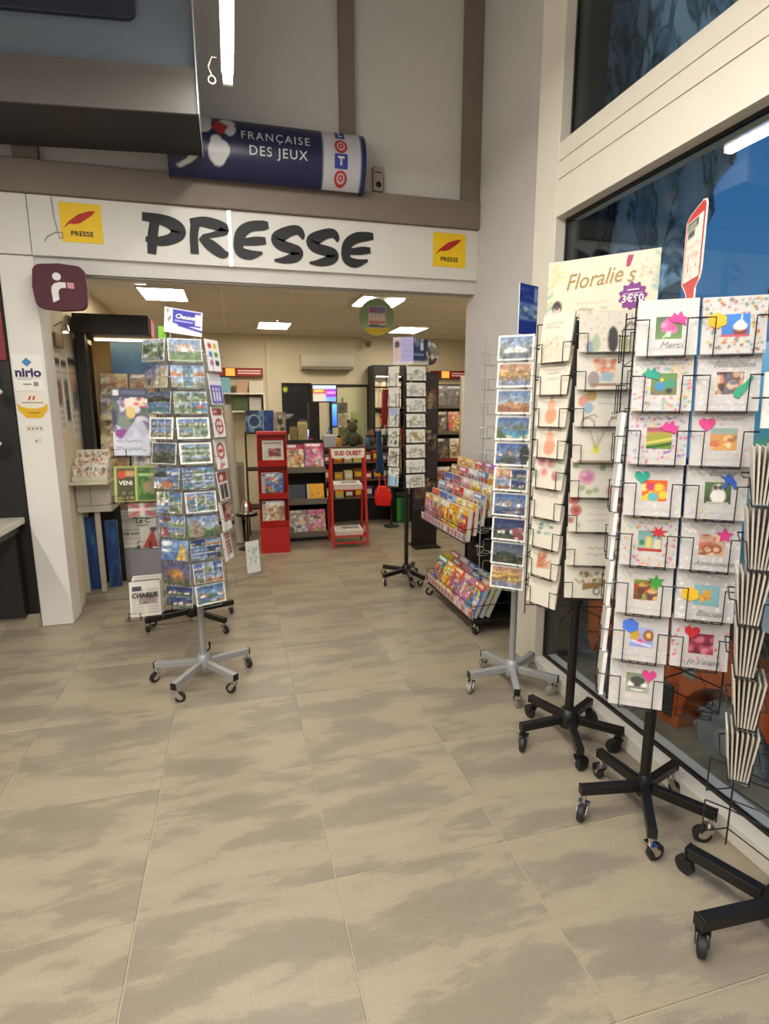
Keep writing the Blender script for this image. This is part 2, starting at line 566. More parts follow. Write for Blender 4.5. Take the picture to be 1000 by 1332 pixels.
w1 = struct('window_1', MB().box(1.60, 1.672, 2.686, 2.9, 0, 4.69).box(1.672, 1.735, 2.75, 2.9, 0, 4.69).box(1.735, 1.81, 2.76, 2.9, 0, 4.69), M_frame, 'large lower window with cream frame and low white sill', 'window', bv=0.004)
M_outer = mat('dark_outer_frame', '26251f', 0.6)
MB().box(1.6725, 1.735, 2.686, 2.749, 0, 4.69).build('outer_frame', M_outer, w1)
struct('wall_outside_cladding', MB().box(1.74, 1.85, 2.70, 2.755, -0.1, 4.8), M_outer, 'dark cladding outside beside the window frame', 'wall')
t = MB().box(1.606, 1.74, -3.1, 2.685, 2.40, 2.736)
t.build('transom_core', M_frame, w1)
for a, b in ((2.401, 2.568), (2.572, 2.650), (2.654, 2.736)):
    MB().box(1.60, 1.605, -3.1, 2.685, a, b).build('transom_rail', M_frame, w1, bv=0.0015)
MB().box(1.59, 1.74, -3.1, 2.72, 0, 0.074).build('sill', mat('white_sill', 'dedacb', 0.4, var=0.02), w1, bv=0.003)
MB().box(1.655, 1.672, -3.1, 2.685, 2.386, 2.40).box(1.655, 1.672, 2.672, 2.685, 0.076, 2.386).box(1.655, 1.672, -3.1, 2.672, 0.074, 0.088).build('gasket', M_black, w1)
MB().box(1.660, 1.668, -3.1, 2.672, 0.088, 2.386).build('pane', M_glass, w1)
w2 = struct('window_2', MB().box(1.60, 1.74, -3.1, 2.685, 4.45, 4.69), M_frame, 'upper window pane above the broad cream transom', 'window')
MB().box(1.655, 1.672, 2.672, 2.685, 2.737, 4.45).box(1.655, 1.672, -3.1, 2.672, 2.737, 2.748).build('gasket', M_black, w2)
MB().box(1.660, 1.668, -3.1, 2.672, 2.748, 4.449).build('pane', M_glass, w2)

# ---------------------------------------------------------------- outside
struct('ground_outside', MB().box(1.76, 14, -8, 14, -0.2, -0.1), mat('dark_asphalt', '3a3a38', 0.9, var=0.2, scale=40), 'dark paving outside the window', 'ground')
struct('wall_outside_pier', MB().box(1.86, 1.90, 2.97, 3.5, -0.1, 4.8), mat('dark_render', '2b2a28', 0.8, var=0.1), 'dark pier outside beside the window', 'wall')
struct('wall_outside_low', MB().box(2.3, 2.9, 2.9, 3.4, -0.1, 0.75), mat('dusky_blue_boards', '3f5261', 0.6, var=0.15), 'low blue-grey cabinet base outside the window', 'wall')

def hanging_sheet():
    rng = random.Random(5)
    ny, nz = 60, 80
    zz = np.linspace(1.15, 4.6, nz + 1)
    def right(z):
        pts = [(1.15, 2.9), (1.7, 2.68), (1.95, 2.52), (2.1, 2.42), (2.34, 2.34), (2.56, 2.2), (2.8, 1.75), (3.4, 1.35), (4.6, 1.2)]
        return float(np.interp(z, [p[0] for p in pts], [p[1] for p in pts]))
    vs, fs = [], []
    for z in zz:
        r = right(z) + 0.03 * math.sin(z * 13) + 0.02 * math.sin(z * 31 + 1)
        for k in range(ny + 1):
            u = k / ny
            y = r + (3.75 - r) * u
            x = 2.12 + 0.07 * math.sin(9 * y + 1.3 * math.sin(2.2 * z)) + 0.05 * math.sin(17 * y + 3 * z) * math.sin(1.7 * z + 4 * y) + 0.025 * math.sin(41 * y + 7 * z)
            if y > 2.9: x -= 0.0
            vs.append((x, y, z))
    for i in range(nz):
        for k in range(ny):
            a = i * (ny + 1) + k
            fs.append((a, a + 1, a + ny + 2, a + ny + 1))
    b = MB().add(vs, fs)
    m = bpy.data.materials.new('weathered_sheet')
    m.use_nodes = True
    n = m.node_tree
    p = n.nodes['Principled BSDF']
    g = n.nodes.new('ShaderNodeNewGeometry')
    no = n.nodes.new('ShaderNodeTexNoise'); no.inputs['Scale'].default_value = 3.0; no.inputs['Detail'].default_value = 9; no.inputs['Distortion'].default_value = 1.2
    mp = n.nodes.new('ShaderNodeMapping'); mp.inputs['Scale'].default_value = (1, 1.6, 0.55)
    r = n.nodes.new('ShaderNodeValToRGB')
    e = r.color_ramp.elements
    e[0].position = 0.3; e[0].color = lin('2f4763') + [1]
    e[1].position = 0.75; e[1].color = lin('bcd9f0') + [1]
    k = e.new(0.45); k.color = lin('86abd4') + [1]
    k = e.new(0.485); k.color = lin('4a6676') + [1]
    k = e.new(0.52); k.color = lin('9cc0e2') + [1]
    n.links.new(g.outputs['Position'], mp.inputs[0]); n.links.new(mp.outputs[0], no.inputs['Vector'])
    n.links.new(no.outputs['Fac'], r.inputs[0]); n.links.new(r.outputs[0], p.inputs['Base Color'])
    p.inputs['Roughness'].default_value = 0.7
    o = b.build('hanging_sheet', m, smooth=True)
    md = o.modifiers.new('thick', 'SOLIDIFY'); md.thickness = 0.012
    tag(o, 'crumpled blue-grey weathered sheet hanging outside the window', 'sheet')
hanging_sheet()
struct('wall_outside_hood', MB().box(1.76, 1.9, 0.8, 3.6, 4.65, 4.8), mat('dark_hood', '403f3c', 0.8), 'eave outside above the upper window', 'eave')

# ================================================================== HALL LIGHTS, SOFFIT
def tube_fixture(x, y0, y1, z, label, watt):
    t = thing('tube_light', label, 'lamp', (x, y0, z), 0, 'hall tube lights')
    L = y1 - y0
    M_h = mat('white_lamp_housing', 'e8e6df', 0.4)
    MB().box(-0.032, 0.032, 0, L, 0.05, 0.085).build('housing', M_h, t, bv=0.004)
    for yy in (0.0, L - 0.022):
        MB().box(-0.024, 0.024, yy, yy + 0.022, -0.002, 0.05).build('lamp_holder', M_h, t)
    MB().tube([(0, 0.023, 0.022), (0, L - 0.023, 0.022)], 0.024, 12).build('tube', mat('lit_tube', 'fff6ec', 0.4, emit=HALL_TUBE_GLOW, var=0), t, smooth=True)
    for yy in (0.15, L - 0.15):
        MB().tube([(0, yy, 0.085), (0, yy, 4.69 - z)], 0.003, 5).build('hanger', M_greywire, t)
    la = bpy.data.lights.new('tube_lamp', 'AREA')
    la.shape = 'RECTANGLE'; la.size = 0.05; la.size_y = L - 0.05
    la.energy = watt; la.color = (1.0, 0.955, 0.895)
    lo = bpy.data.objects.new('tube_lamp', la)
    COL.objects.link(lo); lo.parent = t
    lo.location = (0, L / 2, -0.006)
    return t
for x, ys in ((0.068, ((1.9, 3.4), (0.2, 1.7), (-1.6, -0.1))), (-2.2, ((0.2, 1.7), (-1.6, -0.1)))):
    for k, (a, b) in enumerate(ys):
        tube_fixture(x, a, b, 3.13, 'long white tube lamp hanging %s' % (('before the blue light box', 'over the middle of the hall', 'behind the camera')[k] if x > 0 else ('above the left side of the hall', 'above the left rear of the hall')[k]), HALL_TUBE_W[k if x > 0 else k + 1])
# clip hook at the tube end
h = thing('cable_ring', 'small pale ring hanging beside the end of the tube lamp', 'ring', (-0.012, 3.36, 3.13))
MB().tube([(0.018 * math.cos(a), 0, 0.018 * math.sin(a) - 0.0) for a in [2 * PI * i / 16 for i in range(16)]], 0.0035, 6, True).build('ring', M_white, h, smooth=True)
MB().tube([(0.0, 0, 0.02), (-0.015, 0, 0.06), (0.004, 0, 0.105), (0.03, 0.0, 0.105)], 0.0035, 5).build('hook', M_white, h)

def sheared(mb):
    mb.v = [(x, y - 0.115 * x, z) for x, y, z in mb.v]
    return mb
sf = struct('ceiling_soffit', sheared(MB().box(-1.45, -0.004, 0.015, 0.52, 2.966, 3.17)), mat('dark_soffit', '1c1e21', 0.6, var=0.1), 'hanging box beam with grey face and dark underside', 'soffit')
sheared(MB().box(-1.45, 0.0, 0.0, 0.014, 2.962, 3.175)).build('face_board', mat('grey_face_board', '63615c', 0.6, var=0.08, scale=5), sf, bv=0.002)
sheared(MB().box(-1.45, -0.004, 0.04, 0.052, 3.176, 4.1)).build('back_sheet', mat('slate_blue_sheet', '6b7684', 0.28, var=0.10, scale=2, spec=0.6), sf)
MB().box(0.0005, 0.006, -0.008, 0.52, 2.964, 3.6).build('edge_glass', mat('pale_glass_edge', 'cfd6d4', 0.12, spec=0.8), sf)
b = MB()
pts = []
for a in range(0, 91, 15):
    pts.append((-0.27 - 0.045 + 0.045 * math.sin(math.radians(a)), 3.372 + 0.045 - 0.045 * math.cos(math.radians(a))))
b.prism([(-1.44, 3.372), ] + pts + [(-0.27, 3.9), (-1.44, 3.9)], 0.01, 0.039)
sheared(b).build('navy_panel', mat('dark_navy_panel', '22283a', 0.35), sf, bv=0.004)
for x_ in (-1.3, -0.5):
    MB().tube([(x_, 0.4, 3.171), (x_, 0.4, 4.695)], 0.006, 6).build('hanger_rod', M_greywire, sf)
sf.location = (-0.09, 3.36, 0)

# ================================================================== SIGNS ON THE FACADE
STROKES = [('P', [[(-0.414, 2.634, 0.02), (-0.431, 2.549, 0.021), (-0.443, 2.449, 0.018)], [(-0.485, 2.669, 0.017), (-0.389, 2.661, 0.021), (-0.307, 2.637, 0.027), (-0.272, 2.594, 0.032), (-0.313, 2.55, 0.023), (-0.391, 2.528, 0.019), (-0.474, 2.537, 0.01)]]), ('R', [[(-0.16, 2.668, 0.02), (-0.178, 2.582, 0.018), (-0.18, 2.466, 0.018)], [(-0.198, 2.66, 0.012), (-0.11, 2.664, 0.022), (-0.023, 2.65, 0.023), (0.019, 2.627, 0.02), (-0.034, 2.597, 0.013), (-0.123, 2.575, 0.008)], [(-0.139, 2.569, 0.012), (-0.078, 2.524, 0.025), (-0.005, 2.478, 0.021), (0.036, 2.481, 0.005)]]), ('E', [[(0.301, 2.674, 0.014), (0.264, 2.67, 0.021), (0.181, 2.657, 0.022), (0.126, 2.619, 0.024), (0.102, 2.562, 0.022), (0.108, 2.499, 0.022), (0.173, 2.481, 0.021), (0.255, 2.499, 0.005)], [(0.113, 2.555, 0.013), (0.21, 2.569, 0.019), (0.28, 2.576, 0.015)]]), ('S', [[(0.527, 2.602, 0.005), (0.521, 2.631, 0.015), (0.492, 2.658, 0.02), (0.423, 2.64, 0.024), (0.359, 2.595, 0.03), (0.378, 2.557, 0.025), (0.449, 2.537, 0.024), (0.488, 2.515, 0.028), (0.461, 2.481, 0.023), (0.391, 2.46, 0.014), (0.331, 2.457, 0.005)]]), ('S', [[(0.766, 2.602, 0.005), (0.759, 2.631, 0.015), (0.731, 2.655, 0.02), (0.66, 2.637, 0.024), (0.596, 2.594, 0.031), (0.616, 2.554, 0.024), (0.69, 2.537, 0.024), (0.732, 2.514, 0.029), (0.706, 2.479, 0.023), (0.635, 2.458, 0.015), (0.569, 2.454, 0.004)]]), ('E', [[(1.022, 2.654, 0.015), (0.98, 2.651, 0.02), (0.907, 2.638, 0.024), (0.848, 2.604, 0.023), (0.826, 2.553, 0.022), (0.832, 2.491, 0.021), (0.896, 2.47, 0.02), (0.982, 2.494, 0.005)], [(0.837, 2.54, 0.012), (0.933, 2.554, 0.018), (1.001, 2.562, 0.013)]])]

def smooth_path(pts, n=5):
    out = []
    P = [np.array(p, float) for p in pts]
    for i in range(len(P) - 1):
        p0 = P[max(i - 1, 0)]; p1 = P[i]; p2 = P[i + 1]; p3 = P[min(i + 2, len(P) - 1)]
        for k in range(n):
            t = k / n
            out.append(0.5 * (2 * p1 + (p2 - p0) * t + (2 * p0 - 5 * p1 + 4 * p2 - p3) * t * t + (3 * p1 - p0 - 3 * p2 + p3) * t ** 3))
    out.append(P[-1])
    return out

ps = thing('shop_sign', 'black brush lettering spelling the press shop sign across the white fascia', 'sign', (0, 4.1122, 0))
for ch, strokes in STROKES:
    b = MB()
    for q, st in enumerate(strokes):
        P = smooth_path(st)
        L, R_ = [], []
        for i, p in enumerate(P):
            d = P[min(i + 1, len(P) - 1)][:2] - P[max(i - 1, 0)][:2]
            d /= np.linalg.norm(d) + 1e-9
            nrm = np.array([-d[1], d[0]])
            w = max(abs(p[2]) * 1.45, 0.004)
            L.append(p[:2] + nrm * w); R_.append(p[:2] - nrm * w)
        n = len(P)
        y = -0.0015 - 0.0004 * q
        vs = [(a[0], y, a[1]) for a in L] + [(a[0], y, a[1]) for a in R_] + [(a[0], 0.0, a[1]) for a in L] + [(a[0], 0.0, a[1]) for a in R_]
        fs = []
        for i in range(n - 1):
            fs += [(i, n + i, n + i + 1, i + 1), (i, i + 1, 2 * n + i + 1, 2 * n + i), (n + i, 3 * n + i, 3 * n + i + 1, n + i + 1)]
        fs += [(0, 2 * n, 3 * n, n), (n - 1, 2 * n - 1, 4 * n - 1, 3 * n - 1)]
        b.add(vs, fs)
    b.build('letter', M_ink, ps)

def feather_sign(x0, x1, z0, z1, label):
    W, H = x1 - x0, z1 - z0
    t = thing('press_sticker', label, 'sign', ((x0 + x1) / 2, 4.1175, z0), 0)
    MB().box(-W / 2, W / 2, -0.003, 0, 0, H).build('panel', M_yellow, t, bv=0.001)
    b = MB()
    y0, y1 = -0.0045, -0.003
    f = [(-0.42, 0.36), (-0.30, 0.52), (-0.05, 0.72), (0.22, 0.82), (0.36, 0.83), (0.30, 0.74), (0.12, 0.60), (-0.02, 0.50), (-0.18, 0.46), (-0.28, 0.47), (-0.36, 0.40)]
    b.prism([(x * W, z * H) for x, z in f], y0, y1)
    b.build('feather', M_leafred, t)
    text('PRESSE', W * 0.165, M_ink, t, (0, -0.0036, H * 0.22), bold=0.0012, space=1.1)
feather_sign(-0.959, -0.723, 2.489, 2.716, 'yellow square feather sticker at the left end of the fascia')
feather_sign(1.469, 1.721, 2.484, 2.716, 'yellow square feather sticker at the right end of the fascia')
hk = thing('wire_hook', 'thin wire hook hanging on the fascia beside the left yellow sticker', 'hook', (-0.99, 4.113, 0))
MB().tube([(-0.005, 0, 2.74), (0.0, 0, 2.62), (0.008, 0, 2.58), (0.012, 0, 2.54), (0.02, 0, 2.505), (0.04, 0, 2.51), (0.04, 0, 2.54), (0.0, 0, 2.54), (-0.05, 0, 2.51), (-0.065, 0, 2.48)], 0.0022, 5).build('wire', M_greywire, hk)

# barrel-fronted light box over the timber
def barrel(co, z0=2.94, H=0.35, depth=0.16, ybase=4.084, x0=0.0):
    out = co.copy()
    t = co[:, 2] / H
    a = (t - 0.5) * 2
    bul = np.sqrt(np.clip(1 - (0.93 * a) ** 2, 0, 1))
    out[:, 0] = co[:, 0] + x0
    out[:, 1] = ybase - depth * bul + co[:, 1]
    out[:, 2] = z0 + co[:, 2]
    return out
LBX0, LBX1 = -0.295, 0.915
LBW, LBH = LBX1 - LBX0, 0.352
lb = thing('light_box', 'barrel-fronted navy lottery light box with clover and white end panel', 'sign', (0, 0, -0.046))
A = Art(150, 46, '1d2148', 2)
fx = lambda x: (x - LBX0) / LBW
A.rect(fx(0.645), 0, fx(0.893), 1, 'c3c2c8')
A.rect(fx(0.893), 0, 1, 1, '20265c')
asp = LBW / LBH
def petal(cx, cy, rx, ry, c='d3d3d2'):
    A.ell(fx(cx), cy, rx / LBW, ry, c)
CX = 0.055
def petal2(cx, cy, rx, ry): petal(cx + CX, cy, rx, ry)
petal2(-0.055, 0.36, 0.056, 0.20); petal2(-0.033, 0.40, 0.052, 0.15); petal2(-0.06, 0.52, 0.035, 0.1)
petal2(0.005, 0.84, 0.05, 0.11); petal2(0.022, 0.74, 0.036, 0.12)
petal2(-0.125, 0.87, 0.045, 0.13); petal2(-0.13, 0.74, 0.045, 0.1)
A.poly([(fx(-0.09 + CX), 0.74), (fx(-0.045 + CX), 0.90), (fx(0.015 + CX), 0.79), (fx(-0.028 + CX), 0.62)], 'b02426')
A.path([(fx(-0.11), 0.34), (fx(-0.17), 0.20), (fx(-0.225), 0.13)], 0.02, 'd3d3d2')
link('cover', art_mesh('cover', LBW, LBH, 0.004, A, '20265c', wrap=lambda c: barrel(c, x0=(LBX0 + LBX1) / 2)), lb)
b = MB()
arc = [(4.083, 2.941), ]
for i in range(13):
    tt = i / 12; a = (tt - 0.5) * 2
    arc.append((4.084 - 0.154 * math.sqrt(max(0, 1 - (0.93 * a) ** 2)), 2.941 + 0.35 * tt))
arc.append((4.083, 3.291))
for xa, xb in ((LBX0 - 0.004, LBX0 - 0.0005), (LBX1 + 0.0005, LBX1 + 0.02)):
    b2 = MB()
    n = len(arc)
    b2.add([(xa, y, z) for y, z in arc] + [(xb, y, z) for y, z in arc], [tuple(range(n)), tuple(range(n, 2 * n))[::-1]] + [(i, (i + 1) % n, n + (i + 1) % n, n + i) for i in range(n)])
    b2.build('end_cap', M_navy, lb)
def barrel_text(s, size, m, x, tz, **k):
    me = text_mesh(s, size, m, **k)
    co = np.array([v.co[:] for v in me.vertices])
    co[:, 2] += tz * LBH
    co[:, 1] = -0.0068
    co = barrel(co, x0=x)
    for v, c in zip(me.vertices, co): v.co = c
    link('lettering', me, lb)
M_sign_white = mat('sign_white', 'd5d5d6', 0.5, var=0.02)
barrel_text('FRANÇAISE', 0.070, M_sign_white, 0.352, 0.66, space=1.25)
barrel_text('DES JEUX', 0.075, M_sign_white, 0.366, 0.42, space=1.2, bold=0.0005)
def barrel_disc(x, t, r, m, sq=False, name='ball', dy=0.004, inner=0.0):
    b = MB()
    N = 24
    ring = []
    for i in range(N):
        a = 2 * PI * i / N
        if sq:
            k = 1 / max(abs(math.cos(a)), abs(math.sin(a))); ring.append((r * k * math.cos(a), r * k * math.sin(a)))
        else: ring.append((r * math.cos(a), r * math.sin(a)))
    vs = [(0.0, -dy, t * LBH)]
    fs = []
    for rr in (0.5, 1.0):
        vs += [(p[0] * rr, -dy, t * LBH + p[1] * rr) for p in ring]
    for i in range(N):
        j = (i + 1) % N
        fs += [(0, 1 + i, 1 + j), (1 + i, 1 + N + i, 1 + N + j, 1 + j)]
    co = barrel(np.array(vs), x0=x)
    MB().add(co.tolist(), fs).build(name, m, lb)
M_lred = mat('lottery_red', 'b13035', 0.5); M_lblue = mat('lottery_blue', '2a3f95', 0.5)
for t_, ch, m_, sq in ((0.985, 'L', M_lblue, True), (0.66, 'O', M_lred, False), (0.41, 'T', M_lblue, True), (0.15, 'O', M_lred, False)):
    if t_ < 0.9: barrel_disc(0.765, t_, 0.042, m_, sq)
    else: barrel_disc(0.765, 0.90, 0.03, m_, sq)
    if ch == 'O':
        barrel_disc(0.765, t_, 0.027, mat('ball_pale', 'c9aeb0', 0.5), False, 'ball_face', 0.0055)
        barrel_text('O', 0.040, M_lred, 0.765, t_, bold=0.003)
    elif ch == 'T': barrel_text('T', 0.062, M_sign_white, 0.765, t_, bold=0.004)
    else: barrel_text('L', 0.05, M_sign_white, 0.765, 0.90, bold=0.003)

al = thing('wall_alarm', 'small beige alarm unit with a dark round lens beside the light box', 'alarm', (1.058, 4.1495, 2.945))
MB().box(-0.036, 0.036, -0.05, -0.001, 0, 0.16).build('body', mat('aged_plastic', 'a49684', 0.5), al, bv=0.008)
MB().lathe([(0.019, -0.052), (0.019, -0.06), (0.012, -0.064)], 16, (0, 0, 0.04), 'y').build('lens', mat('dark_red_lens', '2c100c', 0.2), al)
MB().box(0.037, 0.046, -0.03, -0.006, 0.02, 0.12).build('side_clip', mat('aged_plastic_dark', '7d7362', 0.5), al)
MB().box(-0.026, 0.026, -0.0515, -0.049, 0.115, 0.122).build('slot', M_dark, al)

# maroon tobacco-style sign on bracket
mr = thing('hanging_sign', 'maroon rounded square sign with white leaning figure by the white pillar', 'sign', (-0.98, 4.06, 2.075), 0.02)
pts = []
Wm, Hm = 0.288, 0.262
for cx, cz, a0 in ((1, 1, 0), (-1, 1, 90), (-1, -1, 180), (1, -1, 270)):
    for a in range(0, 91, 15):
        r = 0.05
        pts.append((cx * (Wm / 2 - r) + r * math.cos(math.radians(a0 + a)), Hm / 2 + cz * (Hm / 2 - r) + r * math.sin(math.radians(a0 + a))))
pts2 = []
for i, p in enumerate(pts):
    pts2.append(p)
    if i % 7 == 6:
        q = pts[(i + 1) % len(pts)]
        mx, mz = (p[0] + q[0]) / 2, (p[1] + q[1]) / 2
        d = Vector((mx, mz - Hm / 2)).normalized() * 0.008
        pts2.append((mx + d.x, mz + d.y))
MB().prism(pts2, -0.02, 0.02).build('board', mat('maroon_sign', '4c1224', 0.6, var=0.04), mr, bv=0.004)
M_fig = mat('sign_offwhite', 'e2dedb', 0.5)
MB().prism([(-0.012 + 0.024 * math.cos(a), 0.192 + 0.023 * math.sin(a)) for a in [2 * PI * i / 20 for i in range(20)]], -0.0225, -0.021).build('figure_head', M_fig, mr)
b = MB()
body = [(0.034, 0.160), (-0.002, 0.161), (-0.028, 0.152), (-0.044, 0.134), (-0.048, 0.110), (-0.044, 0.040), (-0.008, 0.058), (-0.010, 0.100), (-0.004, 0.118), (0.010, 0.127), (0.034, 0.128)]
b.prism(body, -0.0225, -0.021).build('figure_body', M_fig, mr)
MB().prism([(0.041, 0.160), (0.080, 0.160), (0.080, 0.125), (0.043, 0.127)], -0.0225, -0.021).build('figure_hand', mat('sign_pink', 'c98e95', 0.5), mr)
MB().tube([(0.0, 0.02, 0.2), (0.0, 0.0565, 0.2)], 0.012, 8).build('bracket', M_dark, mr)

# stickers on the pillar
st = thing('pillar_sticker', 'white sticker with blue diamond on the pillar', 'sticker', (-1.236, 4.1335, 1.585))
MB().box(-0.085, 0.085, -0.001, 0, 0, 0.225).build('panel', mat('sticker_white', 'ece9e0', 0.4, var=0.02), st)
MB().prism([(-0.002, 0.205), (0.028, 0.178), (-0.002, 0.150), (-0.030, 0.178)], -0.002, -0.001).build('diamond', mat('sticker_blue', '3f83bd', 0.4), st)
text('nirio', 0.075, mat('indigo_ink', '272357', 0.5), st, (0, -0.0012, 0.112), bold=0.003, sx=1.05)
Mg = mat('grey_ink', '8a8a8c', 0.6)
for k, (a, c, z) in enumerate([(-0.07, 0.07, 0.078), (-0.065, 0.02, 0.07)]):
    MB().box(a, c, -0.0016, -0.001, z, z + 0.003).build('fine_print', Mg, st)
MB().box(-0.035, 0.012, -0.0016, -0.001, 0.038, 0.044).build('fine_print', M_navy, st)
MB().box(0.025, 0.052, -0.0016, -0.001, 0.030, 0.056).build('stamp', Mg, st)
s2 = thing('pillar_sticker', 'yellow octagonal sticker under the blue diamond one on the pillar', 'sticker', (-1.232, 4.1335, 1.405))
oc = [(-0.04, 0.165), (0.045, 0.165), (0.088, 0.11), (0.088, 0.06), (0.045, 0.006), (-0.04, 0.006), (-0.086, 0.06), (-0.086, 0.11)]
MB().prism(oc, -0.001, 0).build('panel', mat('sticker_pale', 'e6ddc9', 0.5), s2)
MB().prism([(-0.084, 0.10), (-0.082, 0.06), (-0.04, 0.009), (0.045, 0.009), (0.085, 0.06), (0.085, 0.10), (0.06, 0.078), (0.02, 0.068), (-0.03, 0.070), (-0.065, 0.082)], -0.002, -0.001).build('yellow_band', mat('sticker_gold', 'dfae12', 0.4), s2)
MB().prism([(-0.045, 0.055), (-0.02, 0.035), (0.03, 0.035), (0.05, 0.055), (0.02, 0.047), (-0.02, 0.047)], -0.0026, -0.002).build('band_mark', mat('sticker_amber', 'b98a1c', 0.5), s2)
MB().prism([(-0.022, 0.122), (-0.012, 0.148), (-0.002, 0.148), (-0.012, 0.122)], -0.002, -0.001).prism([(0.002, 0.122), (0.012, 0.148), (0.022, 0.148), (0.012, 0.122)], -0.002, -0.001).build('red_marks', M_leafred, s2)
MB().box(-0.06, 0.065, -0.0016, -0.001, 0.104, 0.108).build('fine_print', M_navy, s2)
for i, (x, z, w) in enumerate([(-1.235, 1.33, 0.10), (-1.222, 1.25, 0.04)]):
    c_ = thing('pillar_label', ('tiny label with a row of dark marks on the pillar', 'tiny pale label with one dark dot low on the pillar')[i], 'label', (x, 4.1335, z))
    MB().box(-w / 2, w / 2, -0.001, 0, 0, 0.035).build('panel', mat('label_tone', 'd9d2c0', 0.6), c_)
    b = MB()
    for q in range(4 if i == 0 else 1): b.box(-w * .38 + q * w * .23, -w * .38 + q * w * .23 + 0.009, -0.0016, -0.001, 0.012, 0.021)
    b.build('mark', M_ink, c_)

# counter slab and frosted branches at the far left
cs = thing('wall_counter', 'pale marbled counter slab against the black wall at the left edge', 'counter', (-1.38, 3.62, 0.70))
MB().box(-1.6, 0.03, -0.25, 0.50, 0.03, 0.072).build('slab', mat('marbled_slab', 'c9c4b5', 0.3, var=0.25, scale=5), cs, bv=0.006)
MB().box(-1.58, 0.0, -0.2, 0.49, -0.02, 0.029).build('under_frame', M_dark, cs)
MB().box(-1.5, -1.44, -0.15, -0.09, -0.70, -0.021).build('leg', M_dark, cs)
MB().box(-0.5, -0.02, 0.44, 0.49, -0.6, -0.021).build('bracket_panel', M_dark, cs)
tw = thing('frosted_branch', 'frosted white artificial branch against the black wall at the left edge', 'plant', (-1.66, 4.02, 0.774))
b = MB(); rng = random.Random(3)
b.tube([(0, 0, 0), (0.02, 0, 0.4), (0.06, -0.01, 0.8), (0.14, 0.0, 1.15)], [0.012, 0.01, 0.008, 0.005], 6)
tips = []
for i in range(7):
    z = 0.32 + 0.10 * i
    s = 1 if i % 3 else -1
    p0 = Vector((0.02 + 0.1 * (z - 0.3), 0, z)); p1 = p0 + Vector((s * (0.12 + 0.12 * rng.random()), -0.05 + 0.08 * rng.random(), 0.03 + 0.08 * rng.random()))
    b.tube([p0, (p0 + p1) / 2 + Vector((0, 0, 0.02)), p1], [0.006, 0.004, 0.003], 5)
    tips += [p1, (p0 + p1) / 2]
b.build('stem', mat('bark', '3a332b', 0.8), tw)
b = MB()
for p in tips:
    for q in range(7):
        c = p + Vector((rng.uniform(-.03, .03), rng.uniform(-.02, .02), rng.uniform(-.03, .03)))
        r = 0.012 + 0.01 * rng.random()
        b.lathe([(0.2 * r, -r), (r, 0), (0.2 * r, r)], 5, c)
fo = b.build('leaves', mat('frost', 'cfcfc4', 0.8, var=0.2, scale=30), tw, smooth=True)
fo['kind'] = 'stuff'
MB().lathe([(0.05, 0), (0.07, 0.10), (0.06, 0.10), (0.045, 0.02)], 16).build('pot', M_dark, tw)

# ================================================================== CARD RACKS
def caster(parent, x, y, rad, chrome=True, ang=0.0, top=0.075, R=0.028):
    b = MB()
    ca, sa = math.cos(ang), math.sin(ang)
    def W(p): return (x + p[0] * ca - p[1] * sa, y + p[0] * sa + p[1] * ca, p[2])
    # stem, fork arms, axle, two wheels
    b.tube([W((0, 0, top)), W((0, 0, R * 1.9))], 0.008, 8, m=0)
    for s in (-1, 1):
        b.bar(W((0.0, s * 0.017, R * 2.05)), W((0.022, s * 0.017, R)), 0.003, 0.022, m=0)
    b.bar(W((-0.012, 0, R * 2.1)), W((0.014, 0, R * 2.1)), 0.04, 0.006, m=0)
    k = len(b.v)
    b.lathe([(R * 0.75, -0.012), (R, -0.009), (R, 0.009), (R * 0.75, 0.012)], 16, (0, 0, 0), 'y', m=1)
    b.lathe([(R * 0.35, -0.0135), (R * 0.45, -0.0125), (R * 0.45, 0.0125), (R * 0.35, 0.0135)], 10, (0, 0, 0), 'y', m=0)
    for i in range(k, len(b.v)):
        v = b.v[i]
        b.v[i] = W((v[0] + 0.022, v[1], v[2] + R))
    return b.build('caster', [M_chrome if chrome else M_black, M_wheelgrey if chrome == 'grey' else M_rubber], parent, smooth=True)

def star_base(root, angs, rad, m, zc, chrome=True, w=0.03, h=0.034, hub=0.04, R=0.028, cap=None):
    b = MB()
    b.lathe([(hub * 0.9, zc - 0.035), (hub, zc - 0.03), (hub, zc + 0.02), (hub * 0.75, zc + 0.045), (hub * 0.6, zc + 0.05)], 18)
    b.build('hub', m, root, smooth=True)
    for q, a in enumerate(angs):
        a = math.radians(a)
        d = Vector((math.cos(a), math.sin(a), 0))
        l = MB().bar(d * (hub * 0.9) + Vector((0, 0, zc)), d * rad + Vector((0, 0, zc - 0.012)), w, h).build('leg', m, root, bv=0.003)
        e = MB().bar(d * (rad + 0.0003) + Vector((0, 0, zc - 0.012)), d * (rad + 0.006) + Vector((0, 0, zc - 0.012)), w * 1.02, h * 1.02)
        e.build('end_cap', M_black, l)
        caster(l, d.x * (rad - 0.012), d.y * (rad - 0.012), rad, chrome, a + 0.9 + 1.3 * q, top=zc - 0.03, R=R)

def face_frame(c, phi):
    r = Vector((math.cos(phi), math.sin(phi), 0))
    n = Vector((math.sin(phi), -math.cos(phi), 0))
    return Vector((c[0], c[1], 0)), r, n

